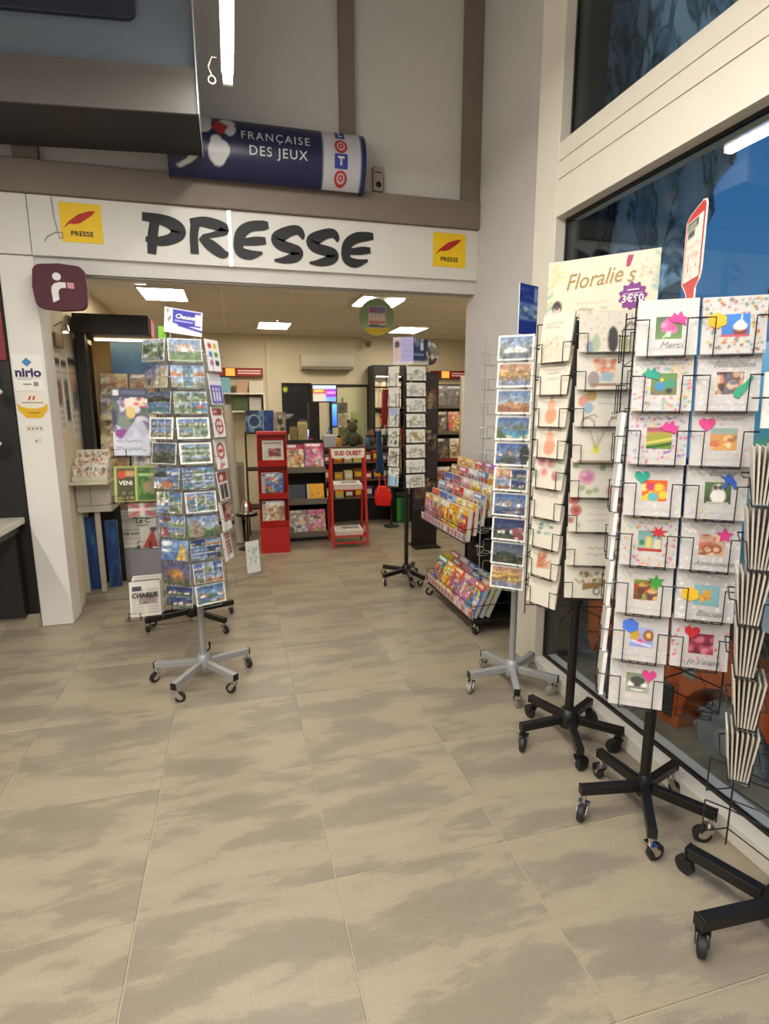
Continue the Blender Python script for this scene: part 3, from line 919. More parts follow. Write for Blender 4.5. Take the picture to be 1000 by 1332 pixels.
def pocket_mesh(W, H, dep, r, m, hook=0.45, leg=0.32, bars=3, b0=0.0):
    """one wire pocket: local x along the face, -y outward, z up from the card's foot"""
    a, l, zt, zb = W / 2 + 0.006, W * leg, H * hook, -0.006
    b = MB()
    b.tube([(-a, 0, zt), (-a, -dep, zt), (-l, -dep, zt), (-l, -dep, zb), (l, -dep, zb), (l, -dep, zt), (a, -dep, zt), (a, 0, zt)], r, 5)
    if bars:
        pts = []
        for i in range(bars):
            x = -l + 2 * l * i / (bars - 1)
            e = [(x, -b0, zb), (x, -dep, zb)]
            pts += e if i % 2 == 0 else e[::-1]
        b.tube(pts, r, 5)
    return b.mesh('pocket', m)

def rack_frame(root, corners, zs, r, m, name='frame_ring'):
    for z in zs:
        MB().tube([(x, y, z) for x, y in corners], r, 5, True).build(name, m, root)

def ngon(n, apo, phi0):
    R = apo / math.cos(PI / n)
    return [(R * math.sin(phi0 + 2 * PI * (k + 0.5) / n), -R * math.cos(phi0 + 2 * PI * (k + 0.5) / n)) for k in range(n)]

rng = random.Random(11)
# ------------------------------------------------------------------ little pictures
GREEN = ['3f6a2c', '587f35', '2f5524', '6e8f45']
def land(A, x0, y0, x1, y1, kind, rg):
    w, h = x1 - x0, y1 - y0
    X = lambda u: x0 + w * u
    Y = lambda v: y0 + h * v
    sky = {'bay': ('8db8dc', '2f62b0'), 'village': ('a9c8e4', '3f73bd'), 'sunset': ('f3c27a', 'd98a5b'), 'mount': ('b9cadb', '5b7fae'),
           'dark': ('7d8793', '3d5276'), 'dune': ('c9d3df', '4d78b5'), 'rock': ('c3d0de', '6f8fc0'), 'port': ('9fc0e6', '2a55a8'), 'forest': ('c9d2cf', '8fa4ad'), 'night': ('2f4a8d', '1a2f78')}[kind]
    A.grad(x0, y0, x1, y1, *sky)
    def hill(base, amp, c, f):
        p = rg.random() * 6
        pts = [(X(0), Y(0))] + [(X(u / 16), Y(base + amp * math.sin(f * u / 16 * 6 + p) + amp * .4 * math.sin(f * 2.3 * u / 16 * 6 + p * 2))) for u in range(17)] + [(X(1), Y(0))]
        A.poly(pts, c)
    def houses(v, n, s=0.09):
        for _ in range(n):
            u = rg.random() * 0.85
            hh = s * (1 + rg.random())
            A.rect(X(u), Y(v), X(u + s), Y(v + hh), rg.choice(['efe6d3', 'e7d5b8', 'f4efe6', 'd9b99a']))
            A.poly([(X(u - .01), Y(v + hh)), (X(u + s + .01), Y(v + hh)), (X(u + s / 2), Y(v + hh * 1.5))], rg.choice(['b4573a', 'a8442e', 'c46a45']))
    if kind == 'bay':
        hill(.55, .08, '55704a', 1.2); A.grad(x0, y0, x1, Y(.42), '2fa3b5', '2b6aa8'); hill(.14, .08, 'd9c48e', .8)
        A.poly([(X(0), Y(0)), (X(.35), Y(0)), (X(.15), Y(.35)), (X(0), Y(.4))], '4a6a32')
    elif kind == 'village':
        hill(.5, .07, '5d7a45', 1); houses(.28, 6, .13); A.rect(x0, y0, x1, Y(.28), '6b8a42'); A.blot(x0, y0, x1, Y(.3), GREEN, 8, rg, .7)
    elif kind == 'sunset':
        hill(.42, .05, '7d4a3b', 1); A.grad(x0, y0, x1, Y(.4), '6f6a8f', 'd68b55'); A.ell(X(.6), Y(.5), .07 * w, .09 * h, 'ffe8a8')
    elif kind == 'mount':
        hill(.62, .16, '7d8b93', 1); hill(.42, .1, '587544', 1.4); A.rect(x0, y0, x1, Y(.18), '6f9447'); A.blot(x0, y0, x1, Y(.3), GREEN, 9, rg, .8)
    elif kind == 'dark':
        hill(.5, .1, '2f3d2c', 1.3); A.rect(x0, y0, x1, Y(.3), '2a3328'); A.blot(x0, y0, x1, Y(.5), ['3b4a30', '212b22', '56603e'], 10, rg, .8)
    elif kind == 'dune':
        hill(.4, .1, 'c9834a', .8); hill(.25, .08, 'b4592b', 1.1)
    elif kind == 'rock':
        hill(.45, .08, '6a8f4e', 1); A.ell(X(.25), Y(.5), .17 * w, .3 * h, '98806a'); A.rect(X(.12), Y(0), X(.4), Y(.4), '8d755f'); A.rect(X(.5), Y(0), X(1), Y(.28), '4c6f38'); A.ell(X(.4), Y(.2), .12 * w, .18 * h, 'a58d74')
    elif kind == 'port':
        A.grad(x0, y0, x1, Y(.4), '274a80', '3f74b8'); houses(.38, 7, .1); A.blot(x0, y0, x1, Y(.36), ['e8e8ea', 'b23b33', '20386b', 'd8c7a5'], 8, rg, .7)
    elif kind == 'forest':
        A.blot(x0, y0, x1, Y(.8), GREEN + ['7b8a55', '41543a'], 26, rg, .8)
    elif kind == 'night':
        hill(.4, .12, '243a2a', 1); houses(.25, 5, .12); A.rect(x0, y0, x1, Y(.24), '33553c')
    return A

KS = ['bay', 'village', 'mount', 'port', 'dune', 'rock', 'dark', 'forest', 'sunset', 'night']
def grain(A, seed, bx=0.0, by=0.0, amt=0.34, sat=0.62):
    g = np.random.RandomState(seed)
    h, w = A.X.shape
    n = np.zeros((h, w))
    for c in (2, 4, 8):
        q = g.rand(h // c + 2, w // c + 2)
        n += np.kron(q, np.ones((c, c)))[:h, :w] - 0.5
    m = (A.X > bx) & (A.X < 1 - bx) & (A.Y > by) & (A.Y < 1 - by)
    gr = A.a.mean(axis=2, keepdims=True)
    b = gr + (A.a - gr) * sat
    b = b * (1 + amt * n[..., None])
    e = np.kron(g.rand(h // 5 + 2, w // 5 + 2), np.ones((5, 5)))[:h, :w, None]
    cols = np.array([[.42, .36, .27], [.33, .36, .22], [.55, .47, .36]])[g.randint(0, 3, (h // 5 + 2, w // 5 + 2))].repeat(5, 0).repeat(5, 1)[:h, :w]
    b = np.where((e > .72) & (A.Y[..., None] < .75), b * .5 + cols * .5, b)
    A.a[m] = np.clip(b, 0, 1)[m]
    return A
def post(kind, nx=26, ny=18, border='f3f1ea', bw=0.04, seed=0, cols=1, rows=1, kinds=None, feat=None):
    rg = random.Random(seed)
    A = Art(nx, ny, border)
    bx, by = bw, bw * nx / ny
    for i in range(cols):
        for j in range(rows):
            g = 0.012 if cols * rows > 1 else 0
            x0 = bx + (1 - 2 * bx) * i / cols + g; x1 = bx + (1 - 2 * bx) * (i + 1) / cols - g
            y0 = by + (1 - 2 * by) * j / rows + g; y1 = by + (1 - 2 * by) * (j + 1) / rows - g
            land(A, x0, y0, x1, y1, rg.choice(kinds) if kinds else kind, rg)
    if feat: feat(A, rg)
    return grain(A, seed, bx, by)

def f_house(A, r):
    A.rect(.3, .42, .72, .62, 'e8c9b4'); A.poly([(.26, .6), (.76, .6), (.62, .76), (.4, .76)], 'd09078'); A.rect(.05, .04, .95, .38, '4f8a2f'); A.blot(.05, .04, .95, .4, GREEN, 14, r); A.rect(.7, .4, .78, .52, 'f0efe8')
def f_chapel(A, r):
    A.grad(0, 0, .48, 1, '9c8b78', '4b4f92'); A.rect(.12, .1, .36, .62, '8b7c6b'); A.ell(.24, .62, .12, .2, '857fae'); A.rect(.2, .1, .29, .4, '40382f')
    A.grad(.52, 0, 1, 1, 'cbb98e', '8f96bd'); A.rect(.6, .05, .9, .8, 'bda97c'); A.ell(.75, .8, .15, .14, 'bda97c'); A.rect(.64, .1, .7, .6, 'a08b5e')
def f_boat(A, r):
    A.poly([(.66, .25), (.92, .25), (.86, .38), (.7, .38)], 'd8482a'); A.line((.79, .38), (.79, .6), .02, 'eeeeee')
def f_fox(A, r):
    A.grad(0, 0, 1, 1, '5d4660', '4c4f86'); A.rect(0, 0, 1, .18, '40552d'); A.ell(.5, .5, .24, .2, 'd47a22'); A.ell(.3, .55, .11, .16, 'c86a18')
    for u in (.34, .45, .6, .7): A.rect(u, .12, u + .05, .42, 'c86a18')
def f_yellow(A, r):
    A.grad(0, 0, 1, 1, '2f64b8', '6fa2df'); A.poly([(.55, .05), (.95, .05), (.9, .7), (.75, .85), (.7, .5)], 'e9b324'); A.ell(.2, .8, .2, .12, 'e8edf2'); A.rect(0, .4, .4, .55, 'cfd8e6')
def f_palm(A, r):
    A.rect(.02, .35, .34, .97, 'efe9d6'); A.line((.18, .42), (.18, .75), .02, '6d5434')
    for a in range(6): A.line((.18, .76), (.18 + .12 * math.cos(a), .76 + .14 * math.sin(a)), .025, '4d8a3c')
def f_orange(A, r):
    A.poly([(.3, .08), (.75, .08), (.7, .35), (.42, .4)], 'e2662c'); A.rect(0, .02, .25, .3, 'f0efe9')
def f_red(A, r):
    A.rect(.05, .06, .38, .44, 'a33a36'); A.rect(.12, .1, .2, .4, 'd7c0ae'); A.ell(.3, .82, .2, .1, '7b4a3a')
R1A = [('green mountain postcard with a strip of small views', post('forest', bw=.03, seed=1, feat=lambda A, r: [land(A, .04 + .19 * i, .04, .21 + .19 * i, .2, r.choice(KS), r) for i in range(5)])),
       ('postcard of a violet chapel arch and a stone doorway', post('rock', seed=2, feat=f_chapel)),
       ('blue bay postcard with a dark seaside strip', post('bay', seed=3, bw=0, rows=2, kinds=['bay', 'dark'])),
       ('white bordered postcard of six small village views', post('x', seed=4, cols=3, rows=2, bw=.07, kinds=['village', 'rock', 'dune', 'port'])),
       ('postcard of dark wooded hills', post('dark', seed=5)),
       ('four view postcard with an orange boat in front', post('x', seed=6, cols=2, rows=2, bw=0, kinds=['dark', 'port', 'village'], feat=f_orange)),
       ('postcard with a palm inset and seaside views', post('x', seed=7, cols=2, rows=2, bw=0, kinds=['bay', 'port', 'forest'], feat=f_palm)),
       ('four view postcard with a red building', post('x', seed=8, cols=2, rows=2, bw=0, kinds=['port', 'mount', 'village'], feat=f_red)),
       ('bright blue sailing postcard with a yellow figure', post('bay', seed=9, feat=f_yellow)),
       ('violet postcard of an orange animal', post('dark', seed=10, feat=f_fox)),
       ('village postcard with red roofs and a green foreground', post('village', seed=12, bw=0, rows=2, kinds=['village', 'night']))]
R1B = [('blue sky postcard of a pink house on a green hill', post('mount', seed=21, feat=f_house)),
       ('collage postcard with white cottages and a blue sky corner', post('x', seed=22, cols=3, rows=2, bw=0, kinds=['village', 'rock', 'bay', 'dune'])),
       ('four view sea postcard with a red boat', post('x', seed=23, cols=2, rows=2, bw=0, kinds=['bay', 'forest', 'port'], feat=f_boat)),
       ('thick white bordered postcard of four green river views', post('x', seed=24, cols=2, rows=2, bw=.06, kinds=['mount', 'forest', 'bay', 'village'])),
       ('white bordered postcard of three coast strips', post('x', seed=25, cols=2, rows=3, bw=.07, kinds=['bay', 'mount', 'forest'])),
       ('borderless collage postcard in three rows of harbour scenes', post('x', seed=26, cols=3, rows=3, bw=0, kinds=['port', 'bay', 'village', 'forest'])),
       ('white grid postcard of nine small views', post('x', seed=27, cols=3, rows=3, bw=.05, kinds=['bay', 'village', 'dune', 'port', 'forest'])),
       ('postcard of a brown rock pillar before a green valley', post('rock', seed=28, bw=0)),
       ('three row collage postcard of lakes and street scenes', post('x', seed=29, cols=2, rows=3, bw=0, kinds=['port', 'mount', 'night', 'dune'])),
       ('six view postcard of towns with a sandy tower', post('x', seed=30, cols=3, rows=2, bw=0.02, kinds=['village', 'port', 'rock', 'dune'])),
       ('white bordered manor house postcard standing proud of the last pocket', post('village', seed=31, bw=.06, feat=lambda A, r: [land(A, .07, .08, .45, .36, 'bay', r), land(A, .47, .08, .7, .36, 'village', r), land(A, .72, .08, .93, .36, 'dune', r)]))]
def tall(bg, fn, seed):
    A = Art(18, 26, bg); fn(A, random.Random(seed)); return A
def c_numbers(A, r):
    for i, (c, d) in enumerate([('c23b3b', 'e0b23a'), ('3f73b8', '4a8a3e'), ('b8479a', '222222')]):
        A.rect(.2, .72 - .26 * i, .42, .86 - .26 * i, c); A.rect(.56, .72 - .26 * i, .82, .86 - .26 * i, d)
def c_violet(A, r):
    A.rect(.06, .05, .94, .62, '5b50b0'); A.writing(.1, .9, .8, .05, '7d7ab0', r)
    for u in (.2, .42, .64): A.rect(u, .12, u + .14, .42, 'e6e2f4'); A.ell(u + .07, .5, .07, .06, 'e6e2f4')
def c_wheel(A, r):
    A.rect(.12, .72, .88, .93, 'b33a3a'); A.rect(.2, .8, .5, .86, 'efe9e2'); A.ring(.5, .36, .34, .25, .28, 'b23a34'); A.line((.5, .12), (.5, .6), .03, 'b23a34'); A.line((.2, .36), (.8, .36), .03, 'b23a34')
def c_target(A, r):
    A.ring(.5, .6, .36, .27, .3, 'bf3a3a'); A.rect(.3, .54, .7, .66, 'bf3a3a'); A.rect(.3, .12, .7, .2, 'c35a55'); A.rect(.2, .06, .5, .1, 'c35a55')
def c_silh(A, r):
    A.rect(.06, .62, .94, .94, 'a9413c'); A.ell(.4, .76, .2, .1, 'f0e3dc'); A.rect(.08, .06, .92, .55, '8f8f92'); A.rect(.22, .08, .42, .5, '16161a'); A.rect(.56, .08, .76, .46, '1b1b1f'); A.ell(.66, .5, .09, .06, '1b1b1f')
def c_redpics(A, r):
    A.rect(.3, .62, .95, .92, '7d3a33'); A.rect(.3, .3, .95, .58, 'a06058'); A.blot(.3, .3, .95, .92, ['d9b7a6', '5d2522', 'b24c41'], 14, r)
def c_redgrid(A, r):
    for i in range(2):
        for jj in range(3):
            A.rect(.34 + .3 * i, .2 + .25 * jj, .6 + .3 * i, .42 + .25 * jj, r.choice(['9d3f3a', 'bb5a4e', '6b2f2c'])); A.ell(.47 + .3 * i, .3 + .25 * jj, .07, .05, 'e4cfc0')
R1C = [('white postcard with two columns of coloured number tiles', tall('eeede8', c_numbers, 1)), ('white and violet postcard with pale figures', tall('f0eef2', c_violet, 2)),
       ('white postcard with a red banner and red wheel', tall('f1efec', c_wheel, 3)), ('white postcard with a red round target emblem', tall('f4f1ee', c_target, 4)),
       ('red and grey postcard with two black silhouettes', tall('ece9e4', c_silh, 5)), ('white postcard with a tall band of dark red pictures', tall('f1ece6', c_redpics, 6)),
       ('white postcard with six small red pictures', tall('f2ede8', c_redgrid, 7))]

def place(me_fn, name, label, cat, c, phi, apo, u, n, z, tilt, group, yaw=0.0):
    cc, r, nn = face_frame(c, phi)
    p = cc + nn * (apo + n) + r * u
    o = link(name, me_fn, None, (p.x, p.y, z), (-tilt, 0, phi + yaw))
    return tag(o, label, cat, group)

# ------------------------------------------------------------------ grey front rack of view postcards
def ordn(k, n):
    o = ['top', 'second', 'third', 'fourth', 'fifth', 'sixth', 'seventh', 'eighth', 'ninth', 'tenth', 'eleventh'][k]
    return 'bottom' if k == n - 1 else o
c1 = (-0.217, 3.044)
r1 = thing('postcard_rack', 'grey wheeled hexagonal postcard rack full of view cards left of the aisle', 'rack', (c1[0], c1[1], 0))
star_base(r1, (167, 239, 309, 25, 96), 0.265, M_grey, 0.105, True, R=0.026)
MB().tube([(0, 0, 0.12), (0, 0, 1.80)], 0.016, 12).build('pole', M_grey, r1, smooth=True)
MB().tube([(0.02, 0.03, 0.155), (0.034, 0.045, 0.16), (0.034, 0.045, 0.20)], 0.006, 6).build('brake_pin', M_black, r1)
APO1 = 0.152
for za, zb, bb in ((1.335, 1.75, 9), (0.855, 1.333, 15), (0.48, 0.853, 21)):
    hx = ngon(6, 0.105, math.radians(bb))
    MB().add([(x, y, za) for x, y in hx] + [(x, y, zb) for x, y in hx], [tuple(range(6))[::-1], tuple(range(6, 12))] + [(i, (i + 1) % 6, 6 + (i + 1) % 6, 6 + i) for i in range(6)]).build('core_panel', mat('pale_grey_core', 'b4b3ad', 0.4), r1)
pk1 = pocket_mesh(0.152, 0.105, 0.04, 0.0016, M_greywire)
pk1t = pocket_mesh(0.108, 0.15, 0.04, 0.0016, M_greywire)
P1 = 0.1205
def beta1(k): return math.radians(7 + 15.5 * k / 10)
for k in range(11):
    z = 1.695 - P1 * k
    be = beta1(k)
    ang = [be - math.radians(51), be]
    cor = ngon(6, 0.134, be)
    MB().tube([(x, y, z + 0.047) for x, y in cor], 0.0018, 5, True).build('frame_ring', M_greywire, r1)
    if k in (0, 4, 8):
        for x, y in cor:
            kk = min(k + 3, 10)
            MB().tube([(x, y, z + 0.11), (x, y, 1.695 - P1 * kk - 0.02)], 0.002, 5).build('frame_rod', M_greywire, r1)
    for col, (a, lst, cn) in enumerate(((ang[0], R1A, 'left'), (ang[1], R1B, 'middle'))):
        cc, r, n = face_frame((0, 0), a)
        p = n * APO1
        link('pocket', pk1, r1, (p.x, p.y, z), (0, 0, a))
        lab, art = lst[k]
        me = art_mesh('postcard', 0.150 if not (col and k == 10) else 0.153, 0.103, 0.004, art)
        place(me, 'postcard', '%s, %s in the %s column of the grey front rack' % (lab, ordn(k, 11), cn) if len(lab.split()) < 6 else lab + ', front rack', 'postcard', c1, a, APO1, 0, 0.034, z + (0.005 if col and k == 10 else 0), 0.14 + 0.04 * ((k * 7 + col) % 3) / 3, 'view postcards on the grey front rack')
    if k % 3 == 2:
        a = be + PI
        for a in (be + PI, be + 2 * PI / 3, be - 2 * PI / 3):
            cc, r, n = face_frame((0, 0), a); p = n * APO1
            link('pocket', pk1, r1, (p.x, p.y, z), (0, 0, a))
for k in range(8):
    z = 1.655 - 0.160 * k
    be = beta1(min(10, k * 1.33)) + math.radians(50)
    cc, r, n = face_frame((0, 0), be)
    p = n * APO1
    link('pocket', pk1t, r1, (p.x, p.y, z), (0, 0, be))
    if k < 7:
        lab, art = R1C[k]
        place(art_mesh('postcard', 0.106, 0.150, 0.004, art), 'postcard', lab + ', right side of the front rack', 'postcard', c1, be, APO1, 0, 0.032, z, 0.13, 'view postcards on the grey front rack')
A = Art(40, 30, 'f1f0f4')
A.rect(.22, .35, .95, .95, '3b3aa8'); A.poly([(.2, .42), (1, .22), (1, .12), (.2, .3)], 'e9e7f2'); A.poly([(.35, .42), (1, .25), (1, .16), (.35, .32)], '3a35a0')
A.rect(.8, .42, 1, .86, 'eef0e8'); A.blot(.02, .3, .22, .95, ['8d8f96', 'c3a7a0', 'dfe0e4', '6d7f74'], 10, random.Random(2)); A.rect(.27, .5, .75, .54, 'dcdcf2')
hd = thing('rack_header', 'blue and white tilted header card on top of the grey front rack', 'sign', (-0.205, 2.955, 1.825), 0.22)
hd.rotation_euler = (-0.05, 0.10, 0.2)
link('card', art_mesh('card', 0.172, 0.115, 0.003, A), hd, (0, 0, 0))
text('Chausel', 0.028, M_paper, hd, (0.006, -0.001, 0.080), shear=0.3, bold=0.001)
MB().box(-0.06, -0.055, 0.004, 0.02, -0.06, 0.03).box(0.055, 0.06, 0.004, 0.02, -0.06, 0.03).build('clip', M_greywire, hd)
gt = sheet('price_tag', 'bright green tag behind the header card of the grey front rack', 'tag', 0.034, 0.07, 0.001, Art(4, 4, '7fbb2e'), (-0.30, 2.95, 1.79), (0, 0.05, 0.2))

# ------------------------------------------------------------------ grey right rack of framed view cards
c3 = (1.38, 2.533)
r3 = thing('postcard_rack', 'grey wheeled postcard rack against the white window jamb', 'rack', (c3[0], c3[1], 0))
star_base(r3, (178, 249, 320, 35, 104), 0.24, M_grey, 0.105, 'grey', R=0.026)
MB().tube([(0, 0, 0.12), (0, 0, 1.80)], 0.017, 12).build('pole', M_grey, r3, smooth=True)
TH3 = -math.radians(42)
APO3 = 0.150
pk3 = pocket_mesh(0.165, 0.112, 0.042, 0.0016, M_greywire)
def r3feat(i):
    def dome(A, r): A.ell(.5, .3, .36, .22, 'f0f2f4'); A.rect(.12, .08, .9, .3, '5f6c7a'); A.rect(.3, .6, .34, .85, '6b7890')
    def trees(A, r):
        A.grad(.06, .09, .94, .62, '8487a0', 'c98a2c'); A.blot(.06, .3, .94, .7, ['e3a021', 'c97b18', 'f0c040', '8a5a20'], 16, r); A.grad(.06, .09, .94, .3, '6f7fae', '8d8fae')
    def town(A, r): A.rect(.62, .1, .94, .55, 'b23a44'); A.blot(.6, .1, .94, .6, ['efe3df', '8c2834'], 7, r); A.rect(.06, .1, .5, .25, '33553c')
    def spire(A, r): A.poly([(.3, .3), (.46, .3), (.38, .8)], '4c5563'); A.rect(.2, .12, .6, .35, '39443c'); A.ell(.85, .5, .14, .35, '1f2a20')
    return {0: dome, 1: trees, 4: spire, 7: town, 9: trees}.get(i)
R3L = ['white domed roof postcard', 'golden autumn trees postcard', 'orange dunes postcard under blue sky', 'turquoise beach postcard', 'church spire postcard under blue sky',
       'four view sunset postcard', 'blue harbour town postcard', 'deep blue coast postcard with red houses', 'dark grassland postcard at dusk', 'orange woodland postcard by pale water']
R3K = ['mount', 'sunset', 'dune', 'bay', 'port', 'sunset', 'port', 'night', 'dark', 'sunset']
for q in range(4):
    a = TH3 + q * PI / 2
    cor = ngon(4, APO3, TH3)
for k in range(10):
    z = 1.69 - 0.1205 * k
    MB().tube([(x, y, z + 0.05) for x, y in cor], 0.0018, 5, True).build('frame_ring', M_greywire, r3)
    for q in (0, 1, 3):
        a = TH3 + q * PI / 2
        cc, r, n = face_frame((0, 0), a); p = n * APO3
        if q == 1: continue
        link('pocket', pk3, r3, (p.x, p.y, z), (0, 0, a))
    A = post(R3K[k], 30, 21, seed=60 + k, bw=.065, cols=2 if k == 5 else 1, rows=2 if k == 5 else 1, kinds=['sunset', 'dune', 'night'] if k == 5 else None, feat=r3feat(k))
    place(art_mesh('postcard', 0.165, 0.113, 0.005, A), 'postcard', R3L[k] + ' with white border, ' + ordn(k, 10) + ' of the narrow grey rack', 'postcard', c3, TH3, APO3, 0, 0.036, z, 0.13, 'white bordered postcards on the right grey rack')
for x, y in cor:
    MB().tube([(x, y, 1.80), (x, y, 0.58)], 0.0025, 5).build('frame_rod', M_greywire, r3)
A = Art(22, 30, '2a3b94')
A.rect(0.02, .3, .98, .62, '8fb0d8'); A.blot(.02, .32, .98, .6, ['3f6ea8', 'dfe8f2', '4c7f6a', '7d6f8f', '274a8a'], 16, random.Random(8)); A.writing(.1, .5, .88, .05, 'c3cdf0', random.Random(1)); A.writing(.3, .8, .74, .07, 'b3c0ee', random.Random(2)); A.rect(.78, .66, .96, .95, '9fb0da')
h3 = thing('rack_header', 'blue header card with photo strip on top of the right grey rack', 'sign', (1.345, 2.455, 1.81), 0)
h3.rotation_euler = (0, 0, 0.45)
link('card', art_mesh('card', 0.14, 0.22, 0.004, A, 'e9eaf2'), h3)
MB().box(-0.03, -0.026, 0.004, 0.012, -0.08, 0.05).box(0.026, 0.03, 0.004, 0.012, -0.08, 0.05).build('clip', M_greywire, h3)

# ------------------------------------------------------------------ black rack of cream flower cards
c4 = (1.385, 2.006)
r4 = thing('greeting_card_rack', 'black wheeled card rack under the cream header board', 'rack', (c4[0], c4[1], 0))
star_base(r4, (178, 249, 322, 32, 106), 0.225, M_black, 0.115, False, hub=0.045, R=0.032)
MB().tube([(0, 0, 0.12), (0, 0, 1.80)], 0.019, 14).build('pole', M_black, r4, smooth=True)
MB().lathe([(0.03, 0.655), (0.03, 0.69), (0.022, 0.70)], 14).build('collar', M_black, r4)
T4 = [-math.radians(21), -math.radians(72), math.radians(39)]
APO4 = 0.185
cor4 = ngon(6, APO4, T4[0])
pk4 = pocket_mesh(0.200, 0.150, 0.046, 0.0021, M_wire, hook=0.42, leg=0.36, b0=0.034)
pk4t = pocket_mesh(0.145, 0.185, 0.046, 0.0021, M_wire, hook=0.36, leg=0.34, b0=0.034)
def flora(kind, nx, ny, seed, bg='d6cfbf'):
    r = random.Random(seed)
    A = Art(nx, ny, bg)
    tn = ['b9c4a0', 'd9b9a4', 'c4b48e', 'a9b4a8', 'd8c3b4', '9fae92']
    if kind in ('specks', 'text', 'meadow', 'rabbit', 'pumpkins'):
        A.speck(.04, .04, .96, .96, tn, 34, .016, r, .8)
    if kind == 'meadow':
        for i in range(9): u = .12 + .08 * i; A.line((u, .05), (u + .04 * r.uniform(-1, 1), .3 + .25 * r.random()), .008, 'b99a6a', .8); A.ell(u, .35 + .2 * r.random(), .022, .03, r.choice(['c8825a', 'd8b36a', '94a877']))
        A.writing(.15, .7, .8, .05, '776e5e', r); A.writing(.15, .6, .72, .04, '776e5e', r)
    if kind == 'leaves':
        for i in range(26): A.ell(r.random(), .8 + .2 * r.random(), .04, .03, r.choice(['c08a5a', 'b9a36a', 'a8744e', '8d9460']), .8)
        A.writing(.3, .7, .45, .05, '5f584a', r); A.writing(.3, .72, .34, .04, '6f6758', r); A.rect(0, .97, 1, 1, '8d7458')
    if kind == 'rabbit' or kind == 'pumpkins':
        A.ell(.5, .24, .18, .17, 'd99878'); A.ell(.48, .46, .12, .10, 'e0a98c'); A.ell(.46, .60, .05, .07, 'd8a58a'); A.line((.46, .6), (.46, .75), .012, '9aa06c')
    if kind == 'roses':
        for cx, cy, rr, c in ((.25, .6, .16, 'd48f98'), (.55, .55, .13, 'c9707a'), (.35, .35, .14, 'dba3a0'), (.75, .3, .14, 'b8606a'), (.55, .8, .1, '8aa389')): A.ell(cx, cy, rr, rr * .8, c, .75); A.ell(cx, cy, rr * .5, rr * .4, 'b4575f', .5)
        A.blot(0, .2, 1, .9, ['8fa88c', 'b7c4ac'], 7, r, .5)
    if kind == 'greenery':
        for i in range(22): A.ell(.2 + .6 * r.random(), .3 + .5 * r.random(), .07, .03, r.choice(['6f9a86', '8fae9c', '4f7d6d', 'a8bdb0']), .75)
    if kind == 'coral':
        for i in range(26):
            a = r.uniform(.2, 1.4); A.line((.3, .2), (.3 + .5 * math.cos(a) * r.random(), .2 + .6 * math.sin(a) * r.random()), .02, r.choice(['c2764e', 'd0946c', 'a85c3c']), .7)
        A.writing(.3, .8, .85, .04, '6f6758', r)
    if kind == 'text':
        for v in (.8, .66, .52): A.writing(.18, .82, v, .045, '7a7262', r)
    if kind == 'sil':
        A.speck(.02, .05, .98, .98, tn + ['c99c86', 'b8a78a'], 70, .018, r, .8); A.ell(.58, .3, .09, .3, '3b3a36'); A.ell(.2, .12, .08, .14, '8fa0ab'); A.ell(.3, .22, .07, .2, 'a9b49a'); A.path([(.75, .5), (.86, .7), (.95, .62)], .02, '6d5f55'); A.ell(.78, .2, .07, .18, 'a0a372'); A.line((.5, 0), (.5, 1), .004, 'c8b9a2'); A.line((.88, .05), (.88, .9), .006, '4a4540')
    if kind == 'basket':
        for i in range(40): A.ell(.32 + .33 * r.random(), .35 + .4 * r.random(), .04, .05, r.choice(['c9744f', 'd99a7d', 'b15d43', 'e0b59a', 'a98a70']), .8)
        A.rect(.42, .2, .62, .42, '9fb2bd'); A.ell(.3, .25, .1, .2, '9c8f8c'); A.rect(.25, .1, .7, .16, '9b7a63')
    if kind == 'balloons':
        for cx, cy, c in ((.16, .62, 'd08d7c'), (.3, .76, 'b8995a'), (.24, .46, '97a8b8')): A.ell(cx, cy, .09, .14, c)
        for v in (.72, .56): A.writing(.42, .85, v, .06, '756d60', r)
        for cx in (.24, .72): A.ring(cx, .06, .13, .17, .2, '8f7d6b'); A.path([(cx - .08, .2), (cx + .1, .3), (cx + .16, .24)], .012, '8a7868')
        A.blot(.62, .2, .85, .38, ['6d6a60', 'a59a84'], 6, r)
    if kind == 'sprig':
        A.blot(.3, .2, .6, .7, ['c7c07c', 'b4b89a', 'd3cfa0'], 10, r, .7); A.ell(.42, .32, .06, .1, 'd3cc4e'); A.path([(.3, .8), (.42, .35), (.55, .75)], .012, '9c9c7c'); A.path([(.8, .9), (.88, .5), (.82, .2)], .016, '73777f'); A.blot(.6, .15, .95, .5, ['c9b8a4', 'a9a48f'], 8, r, .7); A.rect(.1, 0, .9, .05, '8e6d4f')
    if kind == 'peony':
        for cx, cy, rr in ((.3, .52, .15), (.78, .18, .14)): A.ell(cx, cy, rr, rr * 1.25, 'c98fa3', .9); A.ell(cx, cy, rr * .6, rr * .7, 'b56f8d', .8); A.ell(cx - .04, cy + .06, rr * .3, rr * .3, 'dfb0bf', .8)
        for i in range(5): A.ell(.1 + .12 * i, [.8, .25, .15, .2, .75][i], .06, .07, r.choice(['9aa878', '7f9163']), .85)
        A.writing(.6, .95, .8, .05, '9a8f88', r)
    if kind == 'redrose':
        for cx, cy, rr in ((.1, .85, .12), (.14, .55, .11), (.88, .88, .13), (.9, .55, .1), (.84, .2, .09), (.05, .3, .06)): A.ell(cx, cy, rr, rr * 1.3, 'b5655c', .9); A.ell(cx, cy, rr * .5, rr * .6, '96443f', .8)
        A.blot(0, .1, .22, .5, ['94a384', 'b2b894'], 5, r, .7)
        for v in (.62, .46, .3): A.writing(.34, .7, v, .05, 'b08f84', r)
